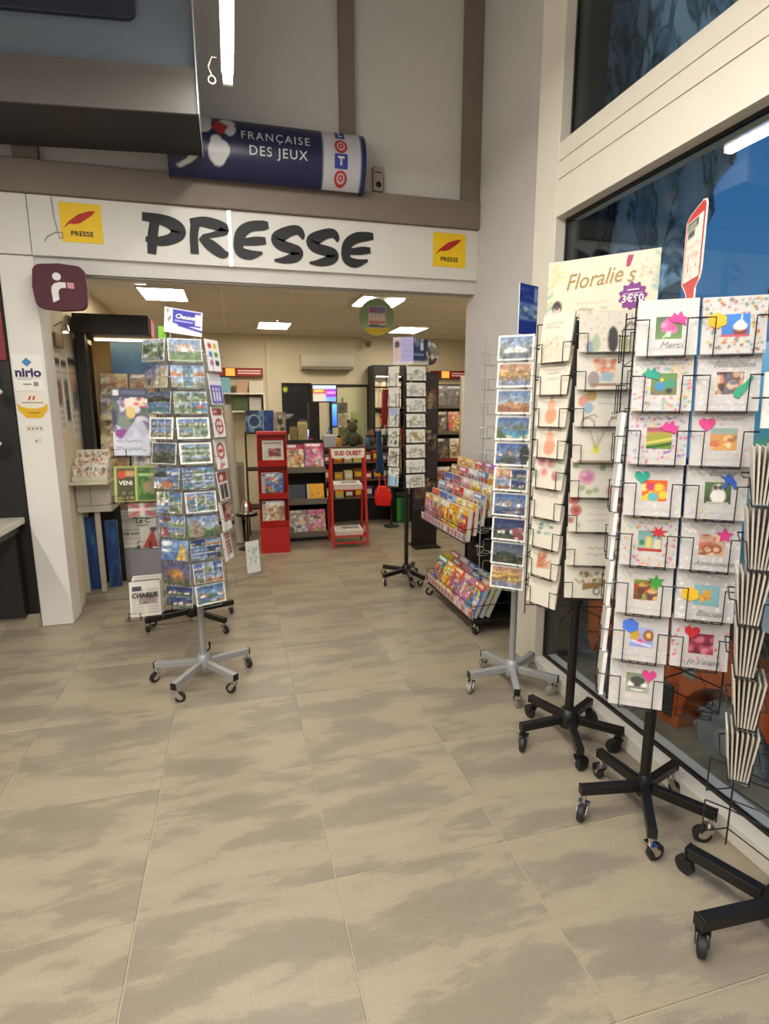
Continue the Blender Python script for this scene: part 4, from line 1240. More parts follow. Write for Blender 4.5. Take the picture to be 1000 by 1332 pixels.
    if kind == 'wreath':
        for i in range(60):
            u = r.random(); A.ell(u, .92 + .08 * r.random() - .2 * abs(u - .5) * (r.random()), .03, .035, r.choice(['c98e7c', '9aa27c', 'b9b08a', 'd8c8a8']), .85)
        for i in range(20): A.ell(r.choice([.04, .95]) + .04 * r.uniform(-1, 1), r.random(), .03, .04, r.choice(['b3b58c', 'd2b8a4']), .8)
        for v in (.45, .3): A.writing(.38, .68, v, .06, '6f6758', r)
    if kind == 'cart':
        A.speck(0, .8, 1, 1, tn, 20, .02, r, .6)
        for i in range(34): A.ell(.28 + .5 * r.random(), .32 + .36 * r.random(), .035, .045, r.choice(['c9b494', '8f7b55', 'a8a67c', 'd8c9b0', '6f6a4c', 'c3a08c']), .9)
        A.poly([(.34, .22), (.78, .34), (.78, .44), (.34, .40)], '8d6f45'); A.ring(.6, .2, .07, .1, .35, '6b5a40'); A.line((.3, .4), (.2, .5), .01, '6b5a40')
    return A
L4 = [('meadow', 'cream card with wild meadow stems and a folded back'), ('leaves', 'kraft edged card with an autumn leaf garland'), ('rabbit', 'cream card with an orange stacked gourd drawing'),
      ('pumpkins', 'second cream card with an orange stacked gourd drawing'), ('roses', 'pink watercolour rose card'), ('text', 'pale card with three lines of faint script'),
      ('greenery', 'white card with blue-green eucalyptus leaves'), ('coral', 'white card with a rust coloured coral branch'), ('text', 'lowest pale card with faint lines of script, hanging at a slant')]
Rr4 = [('sil', 'speckled cream card with a dark oval figure'), ('basket', 'cream card with an autumn bouquet in a jug'), ('balloons', 'cream card with three balloons and two bicycles'), ('sprig', 'cream card with a yellow-green sprig'),
       ('peony', 'white card with mauve peonies'), ('redrose', 'white card framed by dark red roses'), ('wreath', 'cream card under a small flower garland'), ('cart', 'cream card with a flower cart on the bottom row')]
for k in range(9):
    z = 1.648 - 0.1195 * k
    MB().tube([(x, y, z + 0.06) for x, y in cor4], 0.0021, 5, True).build('frame_ring', M_wire, r4)
    cc, r, n = face_frame((0, 0), T4[1]); p = n * APO4
    link('pocket', pk4t, r4, (p.x, p.y, z), (0, 0, T4[1]))
    knd, lab = L4[k]
    A = flora(knd, 26, 34, 100 + k)
    place(art_mesh('greeting_card', 0.145, 0.178, 0.008, A, 'd8cfba' if k != 1 else '7d6143'), 'greeting_card', lab + ', black rack left column', 'card', c4, T4[1], APO4, 0, 0.041, z, 0.135 + (0.02 if k % 3 == 1 else 0), 'cream flower cards on the black rack')
for k in range(9):
    z = 1.676 - 0.1315 * k
    cc, r, n = face_frame((0, 0), T4[0]); p = n * APO4
    link('pocket', pk4, r4, (p.x, p.y, z), (0, 0, T4[0]))
    cc, r, n = face_frame((0, 0), T4[2]); p = n * APO4
    link('pocket', pk4, r4, (p.x, p.y, z), (0, 0, T4[2]))
    if k == 8: continue
    knd, lab = Rr4[k]
    A = flora(knd, 40, 30, 120 + k)
    place(art_mesh('greeting_card', 0.200, 0.146, 0.006, A, 'ddd6c4'), 'greeting_card', lab + ', black rack right column', 'card', c4, T4[0], APO4, 0, 0.041, z, 0.17, 'cream flower cards on the black rack')
    if k not in (0, 2):
        B_ = flora(['text', 'specks', 'peony', 'wreath'][k % 4], 20, 16, 150 + k)
        place(art_mesh('greeting_card', 0.198, 0.146, 0.008, B_, 'ddd6c4'), 'greeting_card', 'cream card seen edge-on in the %s pocket between the two big card racks' % ordn(k, 8), 'card', c4, T4[2], APO4, 0, 0.041, z, 0.17, 'cards on the hidden side of the black rack')
for x, y in cor4:
    MB().tube([(x, y, 1.80), (x, y, 0.60)], 0.0028, 5).build('frame_rod', M_wire, r4)
for z in (1.80, 0.64):
    for q in range(3):
        MB().tube([(cor4[q][0], cor4[q][1], z), (cor4[q + 3][0], cor4[q + 3][1], z)], 0.0025, 5).build('spoke', M_wire, r4)
# header board
h4 = thing('header_board', 'cream header board with gold script and purple price badge, above the black rack', 'sign', (1.375, 1.965, 1.815), 0)
h4.rotation_euler = (0.0, 0.0, -0.86)
A = Art(72, 44, 'ded5bd')
r = random.Random(4)
for i in range(30):
    a = r.random(); A.line((.0 + .1 * r.random(), .55 + .4 * r.random()), (.05 + .2 * r.random(), .6 + .4 * r.random()), .006, r.choice(['c9c488', '9fb890', 'd8cba0']), .8)
for i in range(26):
    v = r.random() * .6 + .35; A.line((1, v), (.93 + .05 * r.random(), v + .06), .006, r.choice(['8fb0b4', '9ab59a', '6f9aa8', 'c9c39a']), .9)
for i in range(16):
    v = .15 + .4 * r.random(); A.line((0, v), (.06, v + .07), .006, r.choice(['7fb0a4', 'a9c08c']), .9)
A.speck(.8, .6, .93, .85, ['d8a98c', 'b9b47c', 'c98e9a'], 16, .008, r)
A.speck(.15, .1, .35, .3, ['e6dcb0', 'd9d4ac'], 14, .01, r)
A.ell(.105, .24, .045, .11, '3a3034'); A.ell(.105, .2, .034, .07, 'd9c3b4'); A.poly([(.065, .26), (.15, .26), (.105, .2)], '3a3034'); A.rect(.09, 0, .125, .1, 'e0407c')
for v, a, b_, c in ((.27, .3, .62, 'b9b09c'), (.17, .32, .46, '57493e'), (.17, .52, .6, '8d7f70'), (.09, .31, .39, '3d342c'), (.11, .52, .6, '9a5560')): A.writing(a, b_, v, .03, c, r, .9)
link('board', art_mesh('board', 0.405, 0.225, 0.005, A, 'e4dcc8'), h4)
M_gold = mat('gold_script', '9c8348', 0.4, 0.3)
text('Floralie', 0.082, M_gold, h4, (-0.03, -0.0012, 0.145), (0, -0.06, 0), shear=0.35, sx=0.86)
text('s', 0.082, M_gold, h4, (0.104, -0.0012, 0.146), (0, -0.06, 0), shear=0.35, sx=0.9)
text("'", 0.12, mat('magenta_mark', 'b0305f', 0.5), h4, (0.083, -0.0012, 0.160), (0, 0, 0), shear=0.2, bold=0.004)
bd = MB()
pts = []
for i in range(66):
    a = 2 * PI * i / 66; rr = 0.046 + 0.005 * math.cos(11 * a)
    pts.append((0.118 + rr * math.cos(a), 0.070 + rr * math.sin(a)))
bd.prism(pts, -0.003, -0.0004).build('price_badge', mat('purple_badge', '7d2f83', 0.45), h4)
text('3€90', 0.036, M_paper, h4, (0.118, -0.0032, 0.060), bold=0.0008)
MB().box(0.084, 0.153, -0.0038, -0.003, 0.078, 0.0795).build('badge_line', M_paper, h4)
MB().box(0.098, 0.139, -0.0038, -0.003, 0.090, 0.094).build('badge_line', M_paper, h4)
for s in (-1, 1):
    MB().tube([(s * 0.1, 0.008, 0.12), (s * 0.1, 0.008, -0.03), (s * 0.1, 0.05, -0.034)], 0.003, 5).build('support_wire', M_wire, h4)

# ------------------------------------------------------------------ black rack of white square cards
c5 = (1.384, 1.521)
r5 = thing('greeting_card_rack', 'black wheeled rack with two columns of white square cards, nearest the window', 'rack', (c5[0], c5[1], 0))
star_base(r5, (166, 237, 309, 22, 95), 0.228, M_black, 0.125, True, R=0.03, hub=0.028)
MB().tube([(0, 0, 0.10), (0, 0, 1.80)], 0.0185, 14).build('pole', M_black, r5, smooth=True)
T5 = -math.radians(33)
APO5 = 0.165
W5, CP5, P5 = 0.157, 0.167, 0.1555
pk5s = pocket_mesh(W5, 0.158, 0.03, 0.0018, M_wire, hook=0.5, leg=0.31, bars=2, b0=0.0215)
pk5 = pocket_mesh(W5, 0.158, 0.05, 0.0023, M_wire, hook=0.62, leg=0.31, bars=5, b0=0.030)
cor5 = ngon(4, APO5, T5)
M_env = mat('envelope_white', 'dcdce2', 0.6, var=0.02)
APPL = dict(
    bird='bird', star='star', heart='heart')
def applique(kind):
    if kind == 'star':
        return [((0.026 if i % 2 == 0 else 0.012) * math.cos(PI / 2 + i * PI / 5), (0.026 if i % 2 == 0 else 0.012) * math.sin(PI / 2 + i * PI / 5)) for i in range(10)]
    if kind == 'heart':
        o = []
        for i in range(28):
            t = 2 * PI * i / 28
            o.append((0.0015 * 16 * math.sin(t) ** 3 * 0.95, 0.0015 * (13 * math.cos(t) - 5 * math.cos(2 * t) - 2 * math.cos(3 * t) - math.cos(4 * t))))
        return o
    if kind == 'bird':
        return [(-0.028, 0.0), (-0.018, 0.006), (-0.012, 0.018), (-0.002, 0.008), (0.008, 0.022), (0.014, 0.006), (0.026, 0.002), (0.020, -0.010), (0.024, -0.022), (0.004, -0.014), (-0.014, -0.012)]
    if kind == 'cloud':
        o = []
        for i in range(48):
            a = 2 * PI * i / 48; rr = 0.020 + 0.0035 * abs(math.sin(3 * a)); o.append((1.15 * rr * math.cos(a), rr * math.sin(a)))
        return o
    if kind == 'bottle':
        return [(-0.022, -0.028), (-0.010, -0.034), (0.006, -0.014), (0.018, 0.010), (0.028, 0.034), (0.022, 0.034), (0.004, 0.012), (-0.012, 0.0), (-0.024, -0.014)]
    if kind == 'splash':
        return [((0.03 if i % 2 == 0 else 0.010) * math.cos(0.3 + i * PI / 7), (0.024 if i % 2 == 0 else 0.009) * math.sin(0.3 + i * PI / 7)) for i in range(14)]
    if kind == 'leaf':
        return [((0.028 if i % 2 == 0 else 0.014) * math.cos(PI / 2 + i * PI / 6), (0.026 if i % 2 == 0 else 0.013) * math.sin(PI / 2 + i * PI / 6)) for i in range(12)]
    if kind == 'dog':
        return [(-0.028, 0.018), (-0.012, 0.014), (-0.004, 0.024), (0.006, 0.016), (0.018, 0.0), (0.022, -0.022), (0.012, -0.022), (0.006, -0.008), (-0.004, -0.006), (-0.008, -0.022), (-0.016, -0.022), (-0.012, 0.004)]
def photo(kind, seed):
    r = random.Random(seed)
    A = Art(20, 18, '888888')
    if kind == 'flowers': A.grad(0, 0, 1, 1, '5f8a3a', '35552a'); [A.ell(.25 + .5 * r.random(), .35 + .5 * r.random(), .12, .12, r.choice(['e0559a', 'c93f86', 'ee86b8'])) for _ in range(12)]; A.rect(.42, .1, .58, .35, 'b9c4bd'); A.line((.4, .2), (.3, .05), .03, 'd8c8c0')
    if kind == 'cupcake': A.grad(0, 0, 1, 1, '2a6bc0', '2f80d8'); A.rect(0, 0, 1, .12, 'c9505c'); A.poly([(.45, .1), (.85, .1), (.9, .34), (.4, .34)], '7b2f22'); A.ell(.65, .46, .24, .18, 'efe2cf'); A.ell(.65, .6, .13, .12, 'f6efe2'); A.rect(.66, .7, .71, .95, 'dbe8f2')
    if kind == 'birds': A.grad(0, 0, 1, 1, '6f6a3c', '5d8a3c'); A.ell(.36, .4, .2, .2, '2f7fae'); A.ell(.72, .5, .2, .24, '2f8a6a'); A.ell(.42, .68, .07, .07, 'efc23e'); A.ell(.7, .2, .12, .12, '1f2a20')
    if kind == 'market': A.grad(0, 0, 1, 1, 'a9765a', '5a3f33'); A.blot(0, 0, 1, 1, ['d8b38c', 'e8d3b8', '7a4a3a', '3f2f2c', 'c98a6a', '555a7a'], 26, r)
    if kind == 'hills': A.grad(0, 0, 1, 1, '5a8a2f', 'd89a4a'); A.poly([(0, .5), (.5, .75), (1, .55), (1, .3), (0, .2)], '9a9a3a'); A.poly([(0, .1), (1, .35), (1, .2), (0, 0)], '2f5a22'); A.rect(0, .78, 1, 1, 'a8556a'); A.poly([(0, .3), (1, .55), (1, .45), (0, .22)], 'd8c86a')
    if kind == 'strip': A.grad(0, 0, 1, 1, 'd8a45a', 'c98a5a'); A.rect(0, .72, 1, 1, '8fa39a'); A.blot(0, 0, 1, .7, ['e0b87a', 'c4604a', 'f0d8b0', '9a6a4a'], 14, r)
    if kind == 'balls': A.rect(0, 0, 1, 1, 'd8622a'); [A.ell(r.random(), r.random(), .17, .18, r.choice(['e8c23a', 'e0483a', 'f0d86a', 'c83a6a', 'e88a2a'])) for _ in range(16)]; A.ell(.45, .2, .2, .2, '5fb0b8')
    if kind == 'dog': A.grad(0, 0, 1, 1, '3f4a3a', '5f7a4a'); A.ell(.52, .36, .28, .34, 'e6e0d8'); A.ell(.5, .7, .2, .2, 'e0d8d0'); A.ell(.42, .74, .09, .1, '4a4440'); A.ell(.6, .74, .08, .1, '55504a'); A.rect(.1, 0, .9, .1, 'b9b4ac')
    if kind == 'drinks': A.grad(0, 0, 1, 1, '9fb8a8', '6f9a98'); A.rect(.35, .2, .55, .7, 'd8bf6a'); A.rect(.65, .15, .9, .6, 'd8c8a8'); A.rect(0, 0, 1, .16, 'b0392f'); A.rect(.1, .3, .28, .55, '3f7a5a')
    if kind == 'toy': A.grad(0, 0, 1, 1, 'd8b48c', 'c0a08c'); A.blot(0, 0, 1, 1, ['e8d0b0', 'a8704a', 'd06a5a', 'c8988a', '8a5a44'], 20, r); A.ring(.35, .3, .2, .2, .3, '8a4a2a'); A.ring(.68, .32, .2, .2, .3, '8a4a2a')
    if kind == 'picnic': A.grad(0, 0, 1, 1, '7a3a22', '6f8a3a'); A.blot(0, 0, 1, 1, ['d8a04a', 'a83a2a', 'e8c87a', '4a2a2a', '8aa04a', '6a3a4a'], 26, r)
    if kind == 'flyer': A.grad(0, 0, 1, 1, '7fb0b8', '8fc0cc'); A.poly([(.3, .1), (.5, .35), (.7, .2), (.62, .55), (.8, .75), (.5, .7), (.35, .9), (.4, .55), (.2, .5)], 'e0a83a'); A.blot(.3, .3, .7, .7, ['c8703a', 'f0d06a'], 6, r)
    if kind == 'tags': A.grad(0, 0, 1, 1, '8f9ad8', 'a8b4e0'); A.ell(.22, .6, .2, .28, 'c8a03a'); A.ell(.78, .6, .22, .28, '9a5a3a'); A.ell(.78, .62, .1, .14, 'e0c070'); A.ell(.45, .28, .12, .14, 'e0468a'); A.line((.1, .3), (.9, .1), .04, 'e6e4ee')
    if kind == 'pinkroses': A.rect(0, 0, 1, 1, '8a3444'); A.blot(0, 0, 1, 1, ['c86a7a', 'b04a5a', 'd88a98', '6a2a34'], 26, r)
    if kind == 'car': A.grad(0, 0, 1, 1, 'a8a89a', '7f8f6a'); A.ell(.5, .4, .42, .3, 'd8d8cc'); A.ell(.5, .62, .3, .2, '4a5048'); A.rect(.15, .22, .85, .3, '55554f'); A.ell(.22, .42, .07, .08, 'f0f0e8'); A.ell(.78, .42, .07, .08, 'f0f0e8'); A.rect(.36, .34, .64, .42, '33332f')
    return A
CARDS5 = [
    [('flowers', 'bird', 'd83d8e', (0.026, 0.025), ['efe8e4'], 'Merci', 'white card with pink blossoms and a bright pink bird shape'),
     ('birds', 'bird', '1f9c82', (-0.03, 0.03), ['e07a4a', '7fae5a', 'd05a8a', 'e0b83a', '6a9ad0'], '', 'dotted card with two blue birds and a green bird shape'),
     ('hills', 'bird', 'd83d8e', (0.03, 0.032), ['7a4a9a', 'c84a7a', '6ab0c0', 'e0b84a', '9a7ac0', 'd88aa0'], '', 'purple dotted card with a hilly field and a pink bird shape'),
     ('balls', 'heart', '28a58c', (-0.032, 0.040), ['e8c8d0', 'c8d8e0', 'e0e0b8'], '', 'pale dotted card with coloured balls and a green heart'),
     ('drinks', 'splash', 'c8242c', (0.026, 0.028), ['e8b84a', 'd05a8a', '7ab0a0', 'e08a4a'], '', 'confetti card with drinks and a red splash shape'),
     ('picnic', 'leaf', '3c9a3a', (0.032, 0.026), ['e6c8c0', 'd8b8a8', 'c8d0b0'], '', 'white card with a picnic photo and a green leaf'),
     ('tags', 'cloud', '4a7ae0', (-0.03, 0.034), ['e8d8a0', 'e0b8c0', 'c8e0c0', 'd8c8e8'], '', 'speckled card with a blue cloud shape over a lilac photo'),
     ('car', 'heart', 'e0468e', (0.036, 0.028), ['e8d0d8', 'e0c8c8'], '', 'bottom white card with an old car and a pink heart')],
    [('cupcake', 'cloud', 'f0bb22', (-0.042, 0.014), ['3f6a5a', 'a8443a', '7a4a2a', 'c8884a', '4a7a8a', 'd0a03a'], '', 'dark dotted card with a cupcake on blue and a yellow cloud shape'),
     ('market', 'bottle', '2f9f7c', (0.036, -0.012), ['f0dce0', 'e8d8c8'], 'Félicitations', 'white congratulation card with a crowded photo and a green bottle shape'),
     ('strip', 'heart', 'e0408a', (-0.04, 0.042), ['e8c0c0', 'd8a0a8', 'e8d8c0'], '', 'pink patterned card with an orange beach photo and a pink heart'),
     ('dog', 'dog', '3a62c0', (0.032, 0.034), ['b8c89a', 'd0c88a', 'a8b8a0', 'c8a8c0'], 'Bonne', 'spotted card with a white dog photo and a blue dog shape'),
     ('toy', 'star', 'e0418c', (0.036, 0.03), ['f0e4e0'], 'Anniversaire', 'white birthday card with a toy bicycle and a pink star'),
     ('flyer', 'cloud', 'f0c22c', (-0.04, 0.0), ['f0ece4'], 'Bisous', 'white card with an orange flying figure and a yellow cloud shape'),
     ('pinkroses', 'heart', 'd02a34', (-0.022, 0.034), ['e06a8a', 'f0b0c0', 'd8485a'], "Je t'aime", 'white card with dark pink roses and a big red heart')]]
M_thin_ink = mat('script_ink', '85868a', 0.6)
for k in range(8):
    z = 1.628 - P5 * k
    MB().tube([(x, y, z - 0.006) for x, y in cor5], 0.0024, 5, True).build('frame_ring', M_wire, r5)
    for cidx in (0, 1):
        u = (cidx - 0.5) * CP5
        cc, r, n = face_frame((0, 0), T5); p = n * APO5 + r * u
        link('pocket', pk5, r5, (p.x, p.y, z), (0, 0, T5))
        cc, r, n = face_frame((0, 0), T5 - PI / 2); p = n * APO5 + r * u
        if cidx == 1: link('pocket', pk5s, r5, (p.x, p.y, z), (0, 0, T5 - PI / 2))
        # envelopes/cards on the left side face, seen almost edge-on
        if cidx == 1 and k > 1:
            place(art_mesh('greeting_card', W5, 0.149, 0.012, Art(8, 8, 'dad7d0').speck(.05, .05, .95, .95, ['e8b8c0', 'c8d0b0', 'e0d0a0'], 14, .03, random.Random(k)), 'ecebea'), 'greeting_card', 'white card seen from the side, %s pocket on the left flank of the square-card rack' % ordn(k - 2, 6), 'card', c5, T5 - PI / 2, APO5, u, 0.024, z, 0.04, 'cards on the left flank of the square card rack')
        if k >= len(CARDS5[cidx]): continue
        ph, ap, apc, apo_, dots, word, lab = CARDS5[cidx][k]
        rg = random.Random(300 + 10 * k + cidx)
        A = Art(44, 44, 'c9c6c2')
        nd = 130 if len(dots) > 3 else 60
        A.speck(.03, .03, .97, .97, dots, nd, .020 if len(dots) > 3 else .022, rg, .85)
        if not word or word in ('Bonne',): A.writing(.4, .9, .86, .03, '8d8f94', rg, .7)
        A.writing(.15, .85, .12, .05, '9a9aa0', rg, .6)
        cc, r, n = face_frame(c5, T5)
        tilt = 0.15 + 0.02 * ((k + cidx) % 2)
        p = cc + n * (APO5 + 0.044) + r * u
        root = link('greeting_card', art_mesh('greeting_card', W5, 0.157, 0.012, A, 'e6e5e8'), None, (p.x, p.y, z), (-tilt, 0, T5 + 0.01 * ((k * 3 + cidx) % 3 - 1)))
        tag(root, lab, 'card', 'white square cards with photos')
        MB().box(-0.0785, 0.0785, 0.0128, 0.0146, 0.0, 0.1585).build('envelope', mat('lavender_envelope', 'c3c2d2', 0.6, var=0.02), root)
        link('photo', art_mesh('photo', 0.068, 0.062, 0.0004, photo(ph, 40 + k)), root, (0.004, -0.0007, 0.046))
        a = [(x, zz) for x, zz in applique(ap)]
        b = MB().prism([(x * 0.92, zz * 0.92) for x, zz in a], -0.002, 0.0)
        b.build('applique', mat('foam_' + apc, apc, 0.55, var=0.03), root, (apo_[0], -0.0012, 0.077 + apo_[1]))
        if word:
            zz = {'Merci': 0.028, 'Félicitations': 0.128, 'Bonne': 0.134, 'Anniversaire': 0.022, 'Bisous': 0.022, "Je t'aime": 0.022}[word]
            text(word, {'Félicitations': 0.021, 'Anniversaire': 0.02}.get(word, 0.026), M_thin_ink, root, (0.012, -0.0006, zz), shear=0.4)
for x, y in cor5:
    MB().tube([(x, y, 1.80), (x, y, 0.53)], 0.0028, 5).build('frame_rod', M_wire, r5)
cc, r, n = face_frame((0, 0), T5)
pm_ = n * APO5
MB().tube([(pm_.x, pm_.y, 1.79), (pm_.x, pm_.y, 0.53)], 0.0028, 5).build('frame_rod', M_wire, r5)
for z in (1.78, 0.62, 0.535):
    for q in range(2):
        MB().tube([(cor5[q][0], cor5[q][1], z), (cor5[q + 2][0], cor5[q + 2][1], z)], 0.0025, 5).build('spoke', M_wire, r5)
# red bat-shaped header seen nearly side on
h5 = thing('rack_header', 'red bat-shaped header board with white printed panel above the square-card rack', 'sign', (1.340, 1.475, 1.775), 0)
h5.rotation_euler = (0, 0, -2.0)
h5.scale = (0.9, 0.9, 0.93)
pts = [(-0.03, 0.0), (0.045, 0.0), (0.045, 0.055), (0.075, 0.075), (0.085, 0.10), (0.085, 0.285), (0.075, 0.30), (0.05, 0.305), (-0.06, 0.29), (-0.085, 0.275), (-0.085, 0.085), (-0.05, 0.06), (-0.03, 0.04)]
MB().prism(pts, -0.002, 0.002).build('board', mat('red_header', 'cc3a38', 0.35, var=0.04), h5)
A = Art(20, 26, 'efe9dc'); r_ = random.Random(2)
A.rect(.05, .84, .7, .96, '2e3a33'); A.rect(.1, .87, .6, .92, 'a8b8a0'); A.rect(.1, .72, .5, .8, '33403a'); A.writing(.1, .9, .55, .1, 'c0605a', r_, .8); A.writing(.1, .9, .42, .1, 'b85a54', r_, .8); A.speck(.05, .05, .95, .4, ['d89a94', 'c8c8b8', 'c86a60', '8a9a84'], 18, .04, r_)
link('printed_panel', art_mesh('printed_panel', 0.14, 0.185, 0.0006, A), h5, (0.0, -0.0034, 0.085))
b = MB()
b.tube([(x * 1.005, 0, zz) for x, zz in pts], 0.003, 6, True).build('white_rim', M_paper, h5)

# ------------------------------------------------------------------ black rack at the right edge with fanned cards
c6 = (1.43, 1.02)
r6 = thing('greeting_card_rack', 'black wheeled rack at the right edge with fanned bundles of cards seen edge-on', 'rack', (c6[0], c6[1], 0))
star_base(r6, (175, 247, 319, 31, 110), 0.255, M_black, 0.10, False, hub=0.045, R=0.03, w=0.036, h=0.036)
MB().tube([(0, 0, 0.12), (0, 0, 1.62)], 0.018, 12).build('pole', M_black, r6, smooth=True)
for (x, y) in ((-0.155, 0.06), (-0.10, -0.02), (-0.06, 0.14), (-0.02, -0.08)):
    MB().tube([(x, y, 0.28 if x < -.1 else 0.42), (x, y, 1.60)], 0.0026, 5).build('frame_rod', M_wire, r6)
for z in (1.58, 1.2, 0.8, 0.42):
    MB().tube([(-0.155, 0.06, z), (-0.10, -0.02, z), (-0.02, -0.08, z), (0.02, 0.02, z), (-0.06, 0.14, z)], 0.0024, 5, True).build('frame_ring', M_wire, r6)
V6 = math.radians(46)
vx, vn = Vector((math.cos(V6), math.sin(V6), 0)), Vector((math.sin(V6), -math.cos(V6), 0))
FANS = [((1.212, 1.02, 0.565), 0.128, 7, 'lowest'), ((1.224, 1.03, 0.700), 0.128, 7, 'second lowest'), ((1.216, 1.04, 0.835), 0.126, 6, 'middle'), ((1.212, 1.045, 0.968), 0.13, 7, 'upper middle'),
        ((1.222, 1.045, 1.105), 0.146, 7, 'second highest'), ((1.215, 1.05, 1.26), 0.14, 6, 'highest')]
for fi, (base, H, n, nm) in enumerate(FANS):
    B0 = Vector(base)
    pr = MB()
    a = vn * 0.036; d = vx * 0.055
    q = B0 + Vector((0, 0, H * .45)) - Vector((c6[0], c6[1], 0))
    w = B0 + Vector((0, 0, -0.004)) - Vector((c6[0], c6[1], 0))
    wr = 0.026
    ctr = Vector((-0.135, 0.02, 0))
    pr.tube([Vector((-0.10, -0.02, q.z)), q + a * 1.1 + d, q + a * 1.1 - d, q + a * .7 - d * 1.02, w + vn * .022 - d * 1.02, w - vn * .022 - d * 1.02, q - a * .9 - d * 1.02, q - a * 1.25 - d * .9, q - a * 1.25 + d, Vector((-0.155, 0.06, q.z))], 0.0022, 5)
    pr.tube([w - vn * .022 - d, w - vn * .022 + d, w + vn * .022 + d, w + vn * .022 - d], 0.0022, 5)
    pr.build('pocket', M_wire, r6)
    for k in range(n):
        s = k - (n - 1) / 2
        rg = random.Random(600 + fi * 10 + k)
        p = B0 + vn * (s * 0.0066)
        A = Art(6, 8, rg.choice(['d2ccbe', 'c8bfae', 'd8d2c6', 'bfb6a8'])).speck(.1, .1, .9, .9, ['c9c0ae', 'd8b8b0', 'b8bfb0'], 8, .06, rg)
        hh = H * (1 - 0.05 * rg.random())
        o = link('greeting_card', art_mesh('greeting_card', 0.10, hh, 0.0040, A, rg.choice(['bdb6a8', 'c8c0b0', 'aca498', 'b8aea0'])), None, p, (0, 0, 0))
        o.rotation_euler = (s * 0.036, 0, V6)
        tag(o, '%s card from the left in the %s fanned bundle, rack at the right edge' % (['first', 'second', 'third', 'fourth', 'fifth', 'sixth', 'seventh'][k], nm), 'card', 'fanned bundle of cards, ' + nm)
# the faces to the right: a few cards turned to the hall
for k, (z, lab) in enumerate(((0.60, 'white boxed card with a blue picture on the right-edge rack'), (1.30, 'tall pale card in the upper pocket of the right-edge rack'), (1.42, 'top card leaning in the right-edge rack'))):
    A = Art(22, 30, 'e9e6da')
    if k == 0: A.rect(.02, .52, .5, .8, '3f7698'); A.ring(.12, .4, .09, .07, .3, 'bdb6a4'); A.writing(.1, .9, .2, .05, 'a09a8c', rng)
    else: A.blot(.1, .2, .9, .9, ['c9b8a0', 'd8cab8', 'a8b0a0', 'c0a090'], 10, rng, .5)
    pos = [(1.35, 0.905, 0.52), (1.260, 1.030, 1.435), (1.36, 0.9, 1.30)][k]
    o = link('greeting_card', art_mesh('greeting_card', 0.13, (0.24, 0.13, 0.19)[k], 0.012, A, 'e2dfd4'), None, pos, (-0.08, 0, -0.35 if k != 1 else -0.5))
    tag(o, lab, 'card', None)
    b = MB()
    l = Vector(pos) - Vector((c6[0], c6[1], 0))
    ph = o.rotation_euler.z
    rr, nn = Vector((math.cos(ph), math.sin(ph), 0)), Vector((math.sin(ph), -math.cos(ph), 0))
    b.tube([l - rr * .02 - nn * .05 + Vector((0, 0, -.006)), l - rr * .02 + nn * .012 + Vector((0, 0, -.006)), l + rr * .04 + nn * .012 + Vector((0, 0, -.006)), l + rr * .04 - nn * .05 + Vector((0, 0, -.006))], 0.0023, 5)
    b.tube([l - rr * .075 - nn * .05 + Vector((0, 0, .07)), l - rr * .075 + nn * .014 + Vector((0, 0, .07)), l - rr * .045 + nn * .014 + Vector((0, 0, .07)), l - rr * .045 + nn * .014 + Vector((0, 0, -.006)), l + rr * .045 + nn * .014 + Vector((0, 0, -.006)), l + rr * .045 + nn * .014 + Vector((0, 0, .07)), l + rr * .075 + nn * .014 + Vector((0, 0, .07))], 0.0023, 5)
    b.build('pocket', M_wire, r6)
for z in (0.30, 0.43):
    b = MB()
    b.tube([(-0.20, 0.10, z + .1), (-0.20, 0.10, z), (-0.11, 0.10, z - .01), (-0.11, -0.04, z), (-0.11, -0.04, z + .09), (-0.155, 0.06, z + .09), (-0.20, 0.10, z + .1)], 0.0023, 5)
    b.build('pocket', M_wire, r6)
# seaside poster on the glass
A = Art(24, 60, '7fb4dc'); r_ = random.Random(3)
A.grad(0, .78, 1, 1, '4f9fd8', '8cc4ea'); A.grad(0, .5, 1, .80, '5fae98', '3f86c0'); A.rect(0, .5, 1, .53, 'c9776a'); A.grad(0, .3, 1, .5, '2f86c8', '8ccbf0'); A.rect(0, .40, .6, .43, '8d4a35'); A.grad(0, .12, 1, .3, '6f9fb8', '4f9fb8'); A.rect(0, .1, .5, .16, '9a5344'); A.grad(0, 0, 1, .1, 'a8bcc8', '8fb0cc')
A.poly([(.0, .62), (.5, .68), (1, .6), (1, .56), (0, .54)], '58a890'); A.poly([(.2, .2), (.8, .3), (1, .2), (.6, .14)], '8fbfc8')
po = sheet('seaside_poster', 'tall blue seaside poster on the window glass behind the square-card rack', 'poster', 0.55, 0.93, 0.0015, A, (1.657, 1.40, 0.755), (0, 0, -PI / 2))

